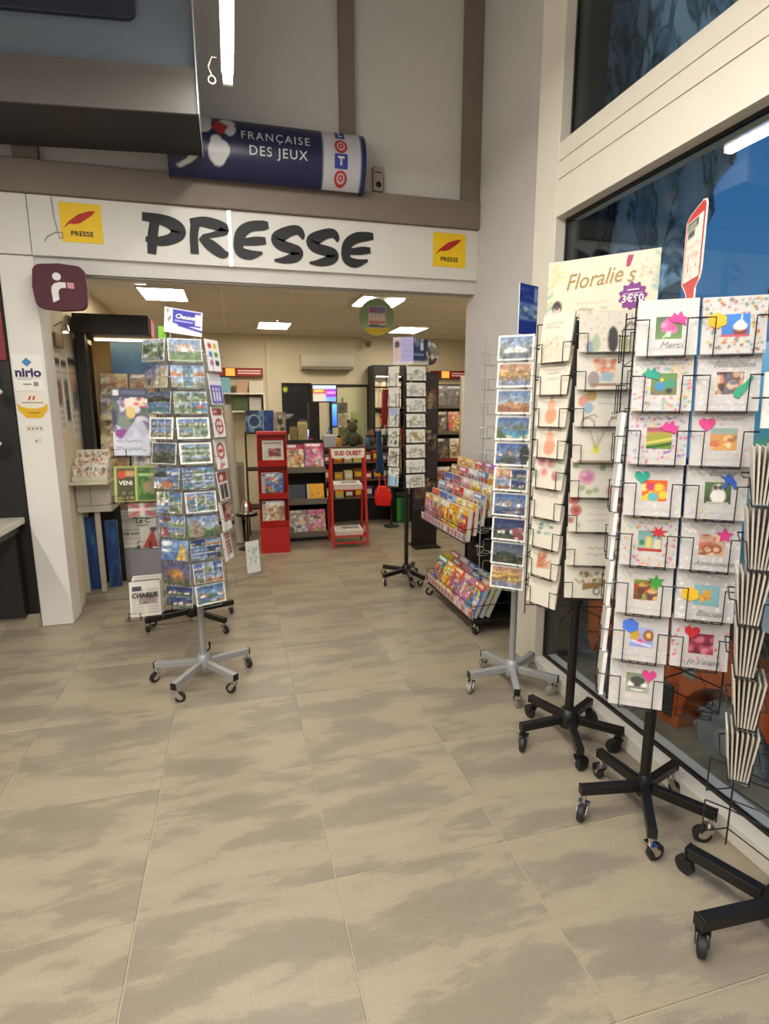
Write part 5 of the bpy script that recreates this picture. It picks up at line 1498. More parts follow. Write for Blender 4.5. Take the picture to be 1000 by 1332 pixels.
# ------------------------------------------------------------------ orange machine outside
M_or = mat('orange_machine_paint', 'd8601f', 0.45, var=0.12)
om = thing('utility_vehicle', 'low orange utility machine with big grey tyres parked outside the window', 'vehicle', (2.02, 2.02, -0.1))
b = MB()
prof = []
def vprof():
    pts = [(-0.62, 0.42), (-0.62, 0.26)]
    for a in range(170, 9, -16): pts.append((-0.31 + 0.235 * math.cos(math.radians(a)), 0.17 + 0.235 * math.sin(math.radians(a))))
    pts += [(-0.06, 0.10), (0.14, 0.10)]
    for a in range(170, 9, -20): pts.append((0.40 + 0.20 * math.cos(math.radians(a)), 0.16 + 0.2 * math.sin(math.radians(a))))
    pts += [(0.64, 0.26), (0.66, 0.5), (0.4, 0.62), (-0.3, 0.60), (-0.55, 0.56)]
    return pts
vp = vprof()
n = len(vp)
b.add([(-0.09, y, z) for y, z in vp] + [(0.45, y, z) for y, z in vp], [tuple(range(n)), tuple(range(n, 2 * n))[::-1]] + [(i, (i + 1) % n, n + (i + 1) % n, n + i) for i in range(n)])
b.build('body', M_or, om, bv=0.006)
MB().box(-0.10, -0.091, -0.03, 0.10, 0.14, 0.30).build('access_panel', mat('grey_panel', '4f4a44', 0.5), om, bv=0.003)
MB().box(-0.096, -0.091, -0.14, -0.07, 0.38, 0.46).build('decal', mat('pale_decal', '9c9e94', 0.5), om)
MB().box(-0.02, 0.4, -0.5, 0.5, 0.601, 0.70).build('deck', M_dark, om, bv=0.01)
MB().tube([(0.02, -0.45, 0.70), (0.02, -0.45, 0.95), (0.38, -0.45, 0.95), (0.38, -0.45, 0.70)], 0.015, 8).build('roll_bar', M_dark, om)
for yy, R in ((-0.31, 0.17), (0.40, 0.155)):
    b = MB()
    b.lathe([(R * .62, -0.09), (R * .92, -0.085), (R, -0.06), (R, 0.05), (R * .92, 0.07), (R * .62, 0.075)], 28, (0, 0, 0), 'x')
    for i in range(14):
        a = 2 * PI * i / 14
        d = Vector((0, math.cos(a), math.sin(a)))
        b.bar(d * (R + .002) + Vector((-0.085, 0, 0)), d * (R + .006) + Vector((0.0, 0, 0)) + Vector((0.0, -math.sin(a), math.cos(a))) * .02, 0.02, 0.012, up=d)
    w = b.build('wheel', mat('grey_tyre', '8b8c8c', 0.8, var=0.15), om, (0.02, yy, R + 0.0))
    MB().lathe([(R * .2, -0.10), (R * .5, -0.085), (R * .6, -0.07), (R * .6, 0.0)], 20, (0, 0, 0), 'x').build('hub', mat('grey_hub', 'a3a6a3', 0.6), w, smooth=True)

# ------------------------------------------------------------------ black rack of drawing cards inside the shop
c8 = (1.388, 4.47)
r8 = thing('postcard_rack', 'black wheeled rack of white drawing cards just inside the shop', 'rack', (c8[0], c8[1], 0))
star_base(r8, (201, 263, 290, 57, 129), 0.235, M_black, 0.095, True, R=0.026)
MB().tube([(0, 0, 0.11), (0, 0, 1.79)], 0.018, 12).build('pole', M_black, r8, smooth=True)
T8 = [math.radians(6), math.radians(-54), math.radians(66)]
APO8 = 0.158
cor8 = ngon(6, APO8, T8[0])
pk8 = pocket_mesh(0.166, 0.104, 0.035, 0.0024, M_wire, bars=0)
pk8t = pocket_mesh(0.108, 0.150, 0.035, 0.0024, M_wire, bars=0, hook=0.6)
def drawing(nx, ny, seed, tone):
    r = random.Random(seed); A = Art(nx, ny, 'e6e4d8')
    A.blot(.18, .15, .85, .8, tone, 16, r, .75); A.blot(.2, .1, .8, .35, ['8c8a6a', '6f6f5c'], 5, r, .5)
    return A
TONES = [['b0b29a', '7a7f62', 'c2c4b4'], ['a9a6b4', 'c4bcc8', 'b8b49c'], ['b0b0b4', 'c8c6c8', '98989e'], ['a8aa84', '90a098', 'c0b48c'], ['a09a5e', 'c2b47a', '88844e'], ['a8a070', '8a86a0', 'b8b090'], ['9aa6b0', 'c0c4c0', 'a4a494'], ['7f8468', 'a8a898', 'b4b49c']]
W8 = ['a garden path', 'a small lilac house', 'a grey harbour', 'a yellow meadow', 'a straw coloured field', 'a violet courtyard', 'a pale blue shore', 'a round green tree']
for k in range(8):
    z = 1.68 - 0.1205 * k
    MB().tube([(x, y, z - 0.008) for x, y in cor8], 0.0028, 5, True).build('frame_ring', M_wire, r8)
    cc, r, n = face_frame((0, 0), T8[0]); p = n * APO8
    link('pocket', pk8, r8, (p.x, p.y, z), (0, 0, T8[0]))
    place(art_mesh('postcard', 0.162, 0.104, 0.004, drawing(16, 11, 800 + k, TONES[k])), 'postcard', 'drawn postcard of %s, %s row, wide column of the black shop rack' % (W8[k], ordn(k, 8)), 'postcard', c8, T8[0], APO8, 0, 0.030, z, 0.13, 'drawing cards on the black shop rack')
W8b = ['with faint lines only', 'with a thin grey stem', 'with a blue sky band', 'of a dark green tree', 'of a brown animal', 'with a blue lower half']
for k in range(6):
    z = 1.64 - 0.159 * k
    cc, r, n = face_frame((0, 0), T8[1]); p = n * APO8
    link('pocket', pk8t, r8, (p.x, p.y, z), (0, 0, T8[1]))
    A = drawing(11, 16, 850 + k, [['dcdace', 'd2d0c2'], ['cfcdb8', 'dad8ca'], ['a8b4cc', '8a8a72'], ['7a8266', '4f5a44'], ['98908a', '6f675e'], ['a8c4d4', '7c6f68']][k])
    if k in (2,): A.rect(.05, .6, .95, .95, 'a9b4d2')
    if k == 5: A.rect(.05, .05, .95, .5, 'a4c4da'); A.blot(.1, .6, .9, .9, ['6f6560', '8c8078'], 5, rng)
    place(art_mesh('postcard', 0.105, 0.149, 0.004, A), 'postcard', 'upright white postcard %s, narrow column of the black shop rack' % W8b[k], 'postcard', c8, T8[1], APO8, 0, 0.030, z, 0.10, 'upright cards on the black shop rack')
for x, y in cor8:
    MB().tube([(x, y, 1.79), (x, y, 0.83)], 0.004, 5).build('frame_rod', M_wire, r8)
h8 = thing('rack_header', 'folded header with lilac panel and dark blue photo panel over the black shop rack', 'sign', (1.375, 4.33, 1.806), 0)
A = Art(18, 26, 'b3addc'); A.rect(.0, 0, .38, 1, 'cfc4c8'); A.ell(.22, .72, .12, .13, '4a3440'); A.rect(.1, .2, .34, .6, 'd8b8ae'); A.writing(.45, .95, .7, .06, '8078bc', rng); A.writing(.45, .95, .5, .06, '7c70c0', rng); A.writing(.45, .95, .3, .06, '8a80c4', rng); A.rect(0, .0, 1, .1, 'dddbe4')
link('lilac_panel', art_mesh('lilac_panel', 0.16, 0.20, 0.003, A), h8, (-0.068, -0.012, 0), (0, 0, -0.5))
A = Art(26, 22, '2d3566'); A.blot(0, .1, 1, 1, ['2d3566', '41507c', '6f8094', 'd8dae2', '1f2544'], 24, random.Random(5)); A.rect(.1, .35, .7, .42, '8fa2bc'); A.rect(0, 0, 1, .14, 'c9cabc'); A.rect(.5, .55, .7, .8, 'd8dae6')
link('photo_panel', art_mesh('photo_panel', 0.16, 0.19, 0.003, A), h8, (0.075, -0.005, 0), (0, 0, 0.45))
A = Art(24, 24, '4a4a48'); r_ = random.Random(6)
A.blot(0, 0, 1, 1, ['d3d0c0', '3a3a3c', 'c8c2a4', '8a8a80', '5a2f28', 'e4e2da'], 24, r_, .9)
b = MB()
me = art_mesh('round_panel', 0.19, 0.19, 0.003, A)
for v in me.vertices:   # square print eased into a round board
    x, zz = v.co.x / 0.095, (v.co.z - 0.095) / 0.095
    v.co.x = 0.095 * x * math.sqrt(1 - zz * zz / 2); v.co.z = 0.095 + 0.095 * zz * math.sqrt(1 - x * x / 2)
link('round_panel', me, h8, (0.185, 0.09, 0.0), (0, 0, 0.3))
MB().tube([(0.01, 0.14, -0.012), (0.0, 0.06, -0.008), (0.1, 0.09, -0.006), (0.185, 0.097, -0.004)], 0.003, 5).build('holder', M_wire, h8)

# ================================================================== MAGAZINES AND NEWSPAPERS
PAL = {'puzzle': ['e05a3a', 'e8b02a', 'd84a7a', '4a7ac0', 'e8e0d0', 'c83a2a', 'f0d060'], 'blue': ['4a6ab0', '6f8fc8', 'a8bcd8', 'e0604a', 'e8e4dc', '3a4f90'], 'yellow': ['f0c81a', 'e89a1a', 'd8482a', 'f0e8c8', 'e8b83a'],
       'pink': ['d88aa8', 'e8c0c8', 'c85a8a', 'f0e4dc', 'a06ab0', 'e0a03a'], 'kids': ['3a9ad8', 'e8d82a', 'd83a3a', '4ab04a', 'f0f0ea', 'e07ab0', '2a5ab8', 'e88a2a'], 'dark': ['2a2430', '5a2a2a', '6f5a48', '3a3f58', '8a7a68', '1c1a1e'],
       'cream': ['e8d8b0', 'c8a878', 'e0b080', 'b87a5a', 'efe6d0', '9a7a5a'], 'grey': ['8a8a88', 'c8c4bc', '5a5a5c', 'e4e0d8', 'a89888']}
def cover(pal, seed, nx=16, ny=21, band=None, plastic=False):
    r = random.Random(seed); P = PAL[pal]
    A = Art(nx, ny, r.choice(P))
    A.blot(0, 0, 1, .8, P, 26, r, .9)
    A.rect(0, .80, 1, 1, band or r.choice(P)); A.rect(.08, .85, .5 + .4 * r.random(), .95, r.choice(['ffffff', 'f4e9c0', 'e8e8ea', P[0]]))
    A.ell(.66, .42, .2, .24, r.choice(P)); A.ell(.66, .62, .1, .09, r.choice(['e8c8a8', 'd8b090']))
    for i in range(7): x0 = .05 + .6 * r.random(); y0 = .05 + .7 * r.random(); A.rect(x0, y0, x0 + .12 + .22 * r.random(), y0 + .05 + .04 * r.random(), r.choice(['f4f0e6', '2a2a30', 'f0d040'] + P))
    A.speck(.02, .02, .98, .8, P + ['f4f0e6', '3a3034'], 26, .03, r, .9)
    A.rect(0, 0, 1, .05, r.choice(P))
    return grain(A, seed, 0, 0, .26, 1.0)
def news(seed, nx=20, ny=28, title='1f1f22', pic=None):
    r = random.Random(seed)
    A = Art(nx, ny, 'dcd8cc')
    A.rect(.08, .84, .92, .92, title, .85)
    for i in range(9):
        A.rect(.08, .74 - .08 * i, .46, .775 - .08 * i, '8a8880', .6)
        A.rect(.54, .74 - .08 * i, .92, .775 - .08 * i, '8a8880', .6)
    A.rect(.3, .36, .86, .66, pic or r.choice(['7a5a50', '6f7480', '8a6a5a', '5a6a5a'])); A.blot(.3, .36, .86, .66, ['a88a78', '4a4448', 'c0b0a0'], 8, r, .7)
    return A

# ------------------------------------------------------------------ black rack of papers behind the grey one
r2 = thing('magazine_rack', 'black wire rack of papers standing behind the grey front rack', 'rack', (-0.33, 3.90, 0))
star_base(r2, (28, 100, 172, 196, 316), 0.30, M_black, 0.10, True, R=0.026)
MB().tube([(0, 0, 0.11), (0, 0, 1.62)], 0.018, 12).build('pole', M_black, r2, smooth=True)
MB().tube([(-0.12, -0.1, 0.15), (-0.12, -0.1, 1.60)], 0.004, 5).build('frame_rod', M_wire, r2)
MB().tube([(-0.12, 0.1, 0.15), (-0.12, 0.1, 1.60)], 0.004, 5).build('frame_rod', M_wire, r2)
for z in (0.15, 0.6, 1.1, 1.6):
    MB().tube([(0, 0, z), (-0.12, -0.1, z), (-0.12, 0.1, z), (0, 0, z)], 0.004, 5).build('frame_ring', M_wire, r2)
def r2_shelf(z, x0, x1, y):
    b = MB()
    X0, X1, Y = x0 + 0.33, x1 + 0.33, y - 3.90
    b.tube([(-0.12, -0.1, z), (X1, Y + 0.05, z), (X1, Y - 0.012, z), (X0, Y - 0.012, z), (X0, Y + 0.05, z), (-0.12, 0.1, z)], 0.003, 5)
    b.tube([(X0 + .02, Y + .05, z + .002), (X0 + .02, Y - .012, z + .002), (X0 + .02, Y - .012, z + .05), (X0 + .09, Y - .012, z + .05), (X0 + .09, Y - .012, z + .002), (X0 + .09, Y + .05, z + .002)], 0.003, 5)
    b.build('pocket', M_wire, r2)
for z, a, b_, y in ((1.180, -0.72, -0.50, 3.72), (0.895, -0.75, -0.50, 3.74), (0.60, -0.63, -0.49, 3.74), (0.135, -0.72, -0.50, 3.72)):
    r2_shelf(z, a, b_, y)
A = Art(30, 50, 'd5d3da'); r_ = random.Random(4)
A.rect(0, .86, 1, 1, '3a3f55'); A.rect(.04, .88, .2, .97, 'd8dcd8'); A.rect(.26, .9, .9, .96, '5a5f78'); A.blot(0, .25, 1, .86, ['3a3b50', '5f5a7a', '8a7a9a', 'c0b8cc', '4a5a50', '8a5a8a', 'd8d4de'], 30, r_, .85)
A.rect(.36, .72, 1, .84, 'e8d0c0'); A.blot(.36, .72, 1, .84, ['c8503a', 'e8e0d8', 'c83a2a'], 9, r_); A.ell(.5, .64, .13, .09, 'e0c07a'); A.ell(.3, .5, .16, .1, '7a8a7a'); A.ell(.25, .33, .18, .07, '8a4a8a'); A.poly([(.3, .3), (.7, .6), (1, .35), (1, .1), (0, .1)], 'c8ccd8', .8); A.rect(0, 0, 1, .12, 'd0d4e0'); A.writing(.1, .9, .1, .06, '4a4f6a', r_); A.writing(.1, .8, .22, .05, '5a5f7a', r_)
sheet('magazine', 'large violet-grey comic magazine on the black rack beside the grey front rack', 'magazine', 0.205, 0.405, 0.008, A, (-0.60, 3.735, 1.190), (-0.1, 0.03, 0.08))
for k, (x, lab) in enumerate(((-0.665, 'green-framed book with a red patch and pale title on the black rack'), (-0.547, 'green book leaning right of the book with the red patch'))):
    A = Art(18, 26, 'b9c26a'); A.rect(.14, .04, 1, .94, '4a4a2c' if k == 0 else '3f6a34'); r_ = random.Random(50 + k)
    if k == 0: A.rect(.2, .66, .55, .86, 'c8502a'); A.rect(.55, .7, .95, .86, 'c89a6a'); A.blot(.2, .06, .9, .3, ['8a8a5a', 'c8b880', '6a6a4a'], 8, r_)
    else: A.blot(.2, .1, .95, .9, ['2f5a2a', '6a9a4a', '8a7a4a', '9a8a6a'], 12, r_); A.rect(.2, .7, .9, .78, 'a8c880'); A.ell(.6, .4, .2, .14, 'a08a60')
    o = sheet('book', lab, 'book', 0.118, 0.22, 0.012, A, (x, 3.745, 0.902), (-0.14, 0.03, 0.05), 'two green books on the black rack')
    if k == 0: text('VENI', 0.036, M_paper, o, (0.006, -0.0008, 0.115), bold=0.001)
A = Art(14, 14, '8a8478'); r_ = random.Random(9)
for i in range(8):
    a = i * PI / 4; A.line((.5, .5), (.5 + .6 * math.cos(a), .5 + .6 * math.sin(a)), .06, 'c23a44')
A.line((.5, 0), (.5, 1), .07, 'd8d0cc'); A.line((0, .5), (1, .5), .07, 'd8d0cc')
sheet('card', 'grey card with red rays lying below the two green books on the black rack', 'card', 0.16, 0.09, 0.004, A, (-0.575, 3.755, 0.803), (-0.2, 0, 0.1))
MB().tube([(-0.12, -0.1, 0.80), (-0.2, -0.16, 0.795), (-0.3, -0.15, 0.795), (-0.3, -0.11, 0.795), (-0.12, 0.1, 0.80)], 0.003, 5).build('pocket', M_wire, r2)
A = Art(12, 14, 'b8b4a8'); A.poly([(.1, 0), (1, 0), (.75, .9)], '9a3a34'); A.rect(.6, .78, .95, .96, '3a3a3e')
sheet('leaflet', 'small leaflet with a red triangle in a wire pocket of the black rack', 'leaflet', 0.10, 0.13, 0.006, A, (-0.545, 3.735, 0.606), (-0.12, 0, 0.1))
nb = sheet('newspaper', 'newspaper with bold black title at the foot of the black rack', 'newspaper', 0.185, 0.225, 0.05, None or news(77, 22, 28, 'dcd8cc', '9a8a84'), (-0.598, 3.725, 0.143), (-0.22, 0, 0.06), edge='d4cfc2', m=PRINT_MATTE)
text('CHARLIE', 0.040, M_ink, nb, (0.0, -0.0008, 0.134), bold=0.0015)
b = MB()
b.box(-0.075, -0.02, -0.0008, -0.0003, 0.165, 0.195).build('picture', mat('news_dark', '4a464e', 0.7), nb)
for k in range(2):
    nk = sheet('newspaper', ('folded paper slipped behind the bold-titled newspaper', 'second folded paper slipped behind the bold-titled newspaper')[k], 'newspaper', 0.18, 0.24 + 0.012 * k, 0.01, news(80 + k), (-0.592 + 0.004 * k, 3.779 + 0.014 * k, 0.146), (-0.22, 0, 0.06), 'papers behind the bold-titled newspaper', edge='d4cfc2', m=PRINT_MATTE)
sheet('greeting_card', 'grey card in the low side pocket to the right of the grey front rack', 'card', 0.085, 0.19, 0.006, flora('greenery', 12, 20, 5, 'd8d6d0'), (0.085, 3.36, 0.50), (-0.08, 0, 0.45))
b = MB(); b.tube([(0.085 + .217 - .04, .316 - .03, .495), (0.085 + .217 + .05, .316 + .012, .495), (.11, .08, .50), (.0, .0, .50)], 0.003, 5)
b.build('side_pocket', M_greywire, r1)

# ------------------------------------------------------------------ puzzle magazine stand on the right
ms = thing('magazine_stand', 'black castored stand with two tiers of bright puzzle magazines', 'stand', (0, 0, 0))
Y0, Y1 = 3.20, 4.09
for k, (x, y) in enumerate(((1.47, Y0 + 0.02), (1.76, Y0 + 0.02), (1.47, Y1 - 0.05), (1.76, Y1 - 0.05))):
    caster(ms, x, y, 0, True, 0.5 + k, top=0.09, R=0.03)
MB().box(1.45, 1.79, Y0, Y1, 0.085, 0.105).build('base_tray', M_black, ms, bv=0.003)
for y in (Y0 + 0.01, Y1 - 0.03):
    MB().bar((1.775, y, 0.09), (1.775, y, 0.98), 0.03, 0.02, up=(1, 0, 0)).build('upright', M_black, ms)
    MB().bar((1.775, y, 0.55), (1.42, y, 0.594), 0.02, 0.03).build('bracket', M_black, ms)
MB().box(1.765, 1.772, Y0, Y1, 0.12, 0.98).build('back_panel', M_dark, ms)
for i, (zb, h_) in enumerate(((0.112, 0.055), (0.625, 0.05))):
    x = 1.445 if i == 0 else 1.395
    ya, yb = (Y0, Y1) if i == 0 else (3.24, 4.10)
    A = Art(60, 6, 'c9a8a0' if i == 0 else 'c8b4bc'); r_ = random.Random(i)
    for q in range(14): u = q / 14; A.rect(u + .01, .2, u + .045, .8, r_.choice(['b04038', 'e8dcd4', 'a85a58', '8a7a78']))
    l = link('price_strip', art_mesh('price_strip', yb - ya, h_, 0.004, A), ms, (x, (ya + yb) / 2, zb), (0, 0, -PI / 2))
    MB().tube([(x - 0.002, ya, zb + h_ + .035), (x - 0.002, yb, zb + h_ + .035)], 0.003, 5).build('front_wire', M_wire, ms)
    for yy in (ya, yb):
        MB().tube([(x - .002, yy, zb), (x - .002, yy, zb + h_ + .035), (x + .12, yy, zb + h_ + .04), (1.762, yy, zb + h_ + .05)], 0.003, 5).build('side_wire', M_wire, ms)
b = MB(); b.box(1.400, 1.76, 3.24, 4.10, 0.612, 0.622); b.build('shelf', M_black, ms)
for k in range(6):
    MB().box(1.46 + 0.052 * k, 1.465 + 0.052 * k, 3.25, 4.09, 0.6225, 0.66 + 0.060 * k).build('step', M_dark, ms)
rr = random.Random(20)
rows = [['pink', 'puzzle', 'yellow', 'yellow', 'puzzle'], ['puzzle', 'blue', 'blue', 'yellow', 'puzzle'], ['blue', 'blue', 'puzzle', 'cream', 'puzzle'], ['blue', 'blue', 'pink', 'yellow', 'yellow'], ['cream', 'puzzle', 'blue', 'puzzle', 'yellow'], ['puzzle', 'cream', 'puzzle', 'pink', 'puzzle']]
adj = {'pink': 'pink and violet', 'puzzle': 'orange and red', 'yellow': 'bright yellow', 'blue': 'blue', 'cream': 'cream', 'kids': 'many-coloured', 'dark': 'dark', 'grey': 'grey'}
nth = ['first', 'second', 'third', 'fourth', 'fifth', 'sixth']
for k in range(6):
    for q in range(5):
        # q = 0 is the far end
        y = 4.015 - 0.168 * q
        pal = rows[k][q]
        z = 0.626 + 0.0615 * k if k else 0.626
        x = 1.412 + 0.052 * k
        o = sheet('magazine', '%s puzzle magazine, %s row from front, %s from shop end, upper tier' % (adj[pal], nth[k], nth[q]), 'magazine', 0.160, 0.20, 0.030 if k == 0 else 0.022, cover(pal, 900 + 10 * k + q, 24, 30), (x, y, 0.6235 if k == 0 else 0.626 + 0.0 + 0.058 * (k)), (-0.09, 0, -PI / 2), 'puzzle magazines on the upper tier', edge='cfcbc2')
        if k: o.location.z = 0.6605 + 0.060 * (k - 1) + 0.001
kcols = ['grey', 'kids', 'puzzle', 'pink', 'kids']
for k in range(3):
    for q in range(5):
        y = 4.0 - 0.173 * q
        pal = ['kids', 'yellow', 'puzzle', 'pink', 'kids'][(q + k) % 5]
        sheet('magazine', '%s children magazine, %s layer, %s from the shop end, low tray' % (adj[pal], ['front', 'middle', 'back'][k], nth[q]), 'magazine', 0.165, 0.225 + 0.015 * k, 0.028, cover(pal, 960 + 10 * k + q, 24, 30), (1.462 + 0.045 * k, y, 0.1065), (-0.42, 0, -PI / 2), 'children magazines in the low tray', edge='a8b0b0')

# ================================================================== SHOP FURNITURE
# red leaflet column
rk = thing('leaflet_stand', 'tall red steel stand holding three papers', 'stand', (0.37, 5.70, 0), -0.04)
b = MB()
for s in (-1, 1):
    b2 = MB(); xs = (s * 0.142, s * 0.148)
    pr = [(0.0, 0.0), (0.30, 0.0), (0.28, 1.23), (0.10, 1.23), (0.06, 1.13), (0.02, 0.24)]
    b2.add([(xs[0], y, z) for y, z in pr] + [(xs[1], y, z) for y, z in pr], [tuple(range(6)), tuple(range(6, 12))[::-1]] + [(i, (i + 1) % 6, 6 + (i + 1) % 6, 6 + i) for i in range(6)])
    b2.build('side_panel', M_redmetal, rk)
MB().bar((0, 0.22, 0.0), (0, 0.19, 1.23), 0.283, 0.006, up=(0, 1, 0)).build('back_panel', M_redmetal, rk)
MB().box(-0.142, 0.142, 0.0, 0.006, 0.0, 0.27).build('base_panel', M_redmetal, rk)
MB().box(-0.142, 0.142, 0.092, 0.27, 1.20, 1.23).build('top_cap', M_redmetal, rk)
for k, z in enumerate((0.27, 0.555, 0.885)):
    y = 0.02 + 0.02 * k
    MB().box(-0.142, 0.142, y, y + 0.16, z, z + 0.006).build('shelf', M_redmetal, rk)
    MB().bar((0, y + 0.003, z + 0.008), (0, y - 0.008, z + 0.065), 0.28, 0.005, up=(0, 1, 0)).build('shelf_lip', M_redmetal, rk)
for k, (z, A, lab, w) in enumerate(((0.277, cover('cream', 31, 16, 20, 'e0d8cc'), 'cream magazine in the bottom slot of the red stand', 0.19), (0.562, cover('blue', 32, 16, 20, 'a8bcd0'), 'pale blue magazine in the middle slot of the red stand', 0.18), (0.892, news(33, 18, 22, '8a8a8a', '7a3a3a'), 'newspaper in the top slot of the red stand', 0.21))):
    d = Vector((math.cos(-.04), math.sin(-.04)))
    p = Vector((0.37, 5.70)) + Vector((-math.sin(-.04), math.cos(-.04))) * (0.045 + 0.02 * k)
    sheet('free_magazine', lab, 'magazine', w, 0.25, 0.02, A, (p.x + 0.01, p.y, z), (-0.18, 0, -0.04), 'papers in the red stand', m=PRINT_MATTE)
    if k < 2: sheet('free_magazine', 'second sheet tucked behind the ' + lab, 'magazine', w, 0.255, 0.012, news(36 + k, 14, 18), (p.x - 0.025, p.y + 0.03, z), (-0.18, 0, -0.04), 'papers in the red stand', m=PRINT_MATTE)
# grey gondola with magazines
gd = thing('display_shelf', 'low grey display shelf between the two red stands', 'shelf', (0.765, 6.12, 0))
for s in (-1, 1):
    b2 = MB(); pr = [(0.0, 0.0), (0.45, 0.0), (0.45, 1.1), (0.25, 1.1), (0.02, 0.2)]
    xs = (s * 0.218, s * 0.225)
    b2.add([(xs[0], y, z) for y, z in pr] + [(xs[1], y, z) for y, z in pr], [tuple(range(5)), tuple(range(5, 10))[::-1]] + [(i, (i + 1) % 5, 5 + (i + 1) % 5, 5 + i) for i in range(5)])
    b2.build('side_panel', M_dark, gd)
MB().box(-0.218, 0.218, 0.42, 0.43, 0.0, 1.1).build('back_panel', M_dark, gd)
MB().box(-0.218, 0.218, 0.03, 0.42, 0.0, 0.055).build('plinth', M_dark, gd)
for z, y in ((0.06, -0.02), (0.42, 0.03), (0.765, 0.10)):
    MB().box(-0.216, 0.216, y, 0.418, z, z + 0.012).build('shelf', M_shelf, gd)
    MB().box(-0.216, 0.216, y - 0.004, y, z - 0.01, z + 0.055).build('shelf_lip', M_shelf, gd, bv=0.001)
items = [(0.66, 6.155, 0.0725, 0.20, 0.27, 'grey', 'shiny wrapped toy magazine, left on the lowest tier of the grey display'), (0.865, 6.155, 0.0725, 0.20, 0.27, 'pink', 'pink wrapped toy magazine, right on the lowest tier of the grey display'),
         (0.655, 6.20, 0.4325, 0.19, 0.19, 'dark', 'dark blue-green book on the middle tier of the grey display'), (0.865, 6.20, 0.4325, 0.19, 0.195, 'yellow', 'yellow covered book on the middle tier of the grey display'),
         (0.655, 6.265, 0.7775, 0.20, 0.29, 'cream', 'food magazine with red band, left on the top tier of the grey display'), (0.87, 6.265, 0.7775, 0.21, 0.30, 'pink', 'wrapped magazine with pink band, right on the top tier of the grey display')]
for k, (x, y, z, w, h_, pal, lab) in enumerate(items):
    A = cover(pal, 700 + k, 18, 22, 'b03050' if k > 3 else None)
    if k == 2: A = Art(12, 12, '22303a').rect(.2, .1, .8, .2, '2f6a3a').rect(0, 0, .02, 1, 'd8d8d0')
    if k == 3: A = Art(14, 14, 'e0a81a').rect(0, 0, .12, 1, 'a8b8b8').blot(.2, .05, .9, .5, ['c86a1a', 'e8c84a', '8a3a2a'], 8, rr)
    sheet('magazine', lab, 'magazine', w, h_, 0.02, A, (x, y, z), (-0.25, 0, 0), 'papers on the grey display')
# red newspaper frame
sd = thing('newspaper_stand', 'open red tube newspaper stand with white title plate', 'stand', (1.155, 5.72, 0), -0.03)
for s in (-1, 1):
    b = MB()
    b.tube([(s * 0.185, -0.02, 0.0), (s * 0.185, 0.0, 0.05), (s * 0.178, 0.10, 1.04), (s * 0.178, 0.16, 1.04), (s * 0.185, 0.34, 0.05), (s * 0.185, 0.36, 0.0)], 0.014, 8)
    b.build('leg', M_redmetal, sd, smooth=True)
    MB().bar((s * 0.18, 0.005, 0.11), (s * 0.18, 0.33, 0.11), 0.012, 0.03).build('rail', M_redmetal, sd)
    MB().bar((s * 0.18, 0.055, 0.60), (s * 0.18, 0.25, 0.60), 0.012, 0.03).build('rail', M_redmetal, sd)
for z, y in ((0.115, 0.0), (0.605, 0.045)):
    MB().box(-0.175, 0.175, y, y + 0.24, z, z + 0.006).build('shelf', M_redmetal, sd)
MB().tube([(-0.185, 0.0, 0.05), (0.185, 0.0, 0.05)], 0.010, 8).build('crossbar', M_redmetal, sd)
pl = MB().box(-0.178, 0.178, 0.084, 0.092, 0.945, 1.045).build('title_plate', M_paper, sd, bv=0.001)
text('SUD OUEST', 0.062, mat('title_red', 'b8281c', 0.5), pl, (0, 0.0835, 0.995), bold=0.003, sx=0.86)
for k, (z, y, n) in enumerate(((0.1225, 0.05, 4), (0.6125, 0.085, 4))):
    for q in range(n):
        cs_, sn = math.cos(-.03), math.sin(-.03)
        lx, ly = 0.003 * (q % 3 - 1), y + 0.0
        o = link('newspaper', art_mesh('newspaper', 0.30, 0.20, 0.012, news(720 + q + 10 * k, 22, 16)if q == n - 1 else Art(6, 6, 'd8d4c8'), 'd6d1c4', PRINT_MATTE), None, (1.155 + lx * cs_ - ly * sn, 5.72 + lx * sn + ly * cs_, z + 0.0135 * q + 0.012), (-1.48, 0, -0.03))
        tag(o, '%s folded newspaper of the pile on the %s shelf of the open red stand' % (['lowest', 'second', 'third', 'topmost'][q], ['low', 'upper'][k]), 'newspaper', 'newspaper piles in the open red stand')
# black gondola with blue boxed books above the red stand
bg_ = thing('display_shelf', 'dark narrow shelf unit behind the red stand carrying blue boxes', 'shelf', (0.375, 6.60, 0))
for s in (-1, 1): MB().box(s * 0.235 - 0.008, s * 0.235 + 0.008, 0, 0.3, 0, 1.19).build('side_panel', M_dark, bg_)
for z in (0.3, 0.75, 1.172): MB().box(-0.227, 0.227, 0, 0.3, z, z + 0.018).build('shelf', M_dark, bg_)
for k, (x, w, c, lab) in enumerate(((0.235, 0.19, ['2a3f5e', '4a7aa8', '1f2a44', '6f9ac0'], 'dark blue boxed book with pale ring, left over the red stand'), (0.395, 0.11, ['2a4a8a', '1f3060', '3f6ab0'], 'bright blue boxed book in the middle over the red stand'), (0.52, 0.13, ['8a8470', 'a8a08a', '6a6458', '3a3a34'], 'grey boxed book with a dark emblem over the red stand'))):
    A = Art(14, 18, c[0]); A.blot(0, 0, 1, 1, c, 14, rr, .9)
    if k == 0: A.ring(.5, .5, .36, .3, .2, 'a8c4d8')
    if k == 2: A.ell(.5, .55, .2, .2, '2f2f2c'); A.ell(.5, .7, .08, .06, 'e8e8e0')
    sheet('boxed_book', lab, 'book', w, 0.245 - 0.02 * (k == 2), 0.06, A, (x * 1.02 + 0.005, 6.66, 1.1905), (0, 0, 0), 'boxed books over the red stand', edge='1f2a3a')
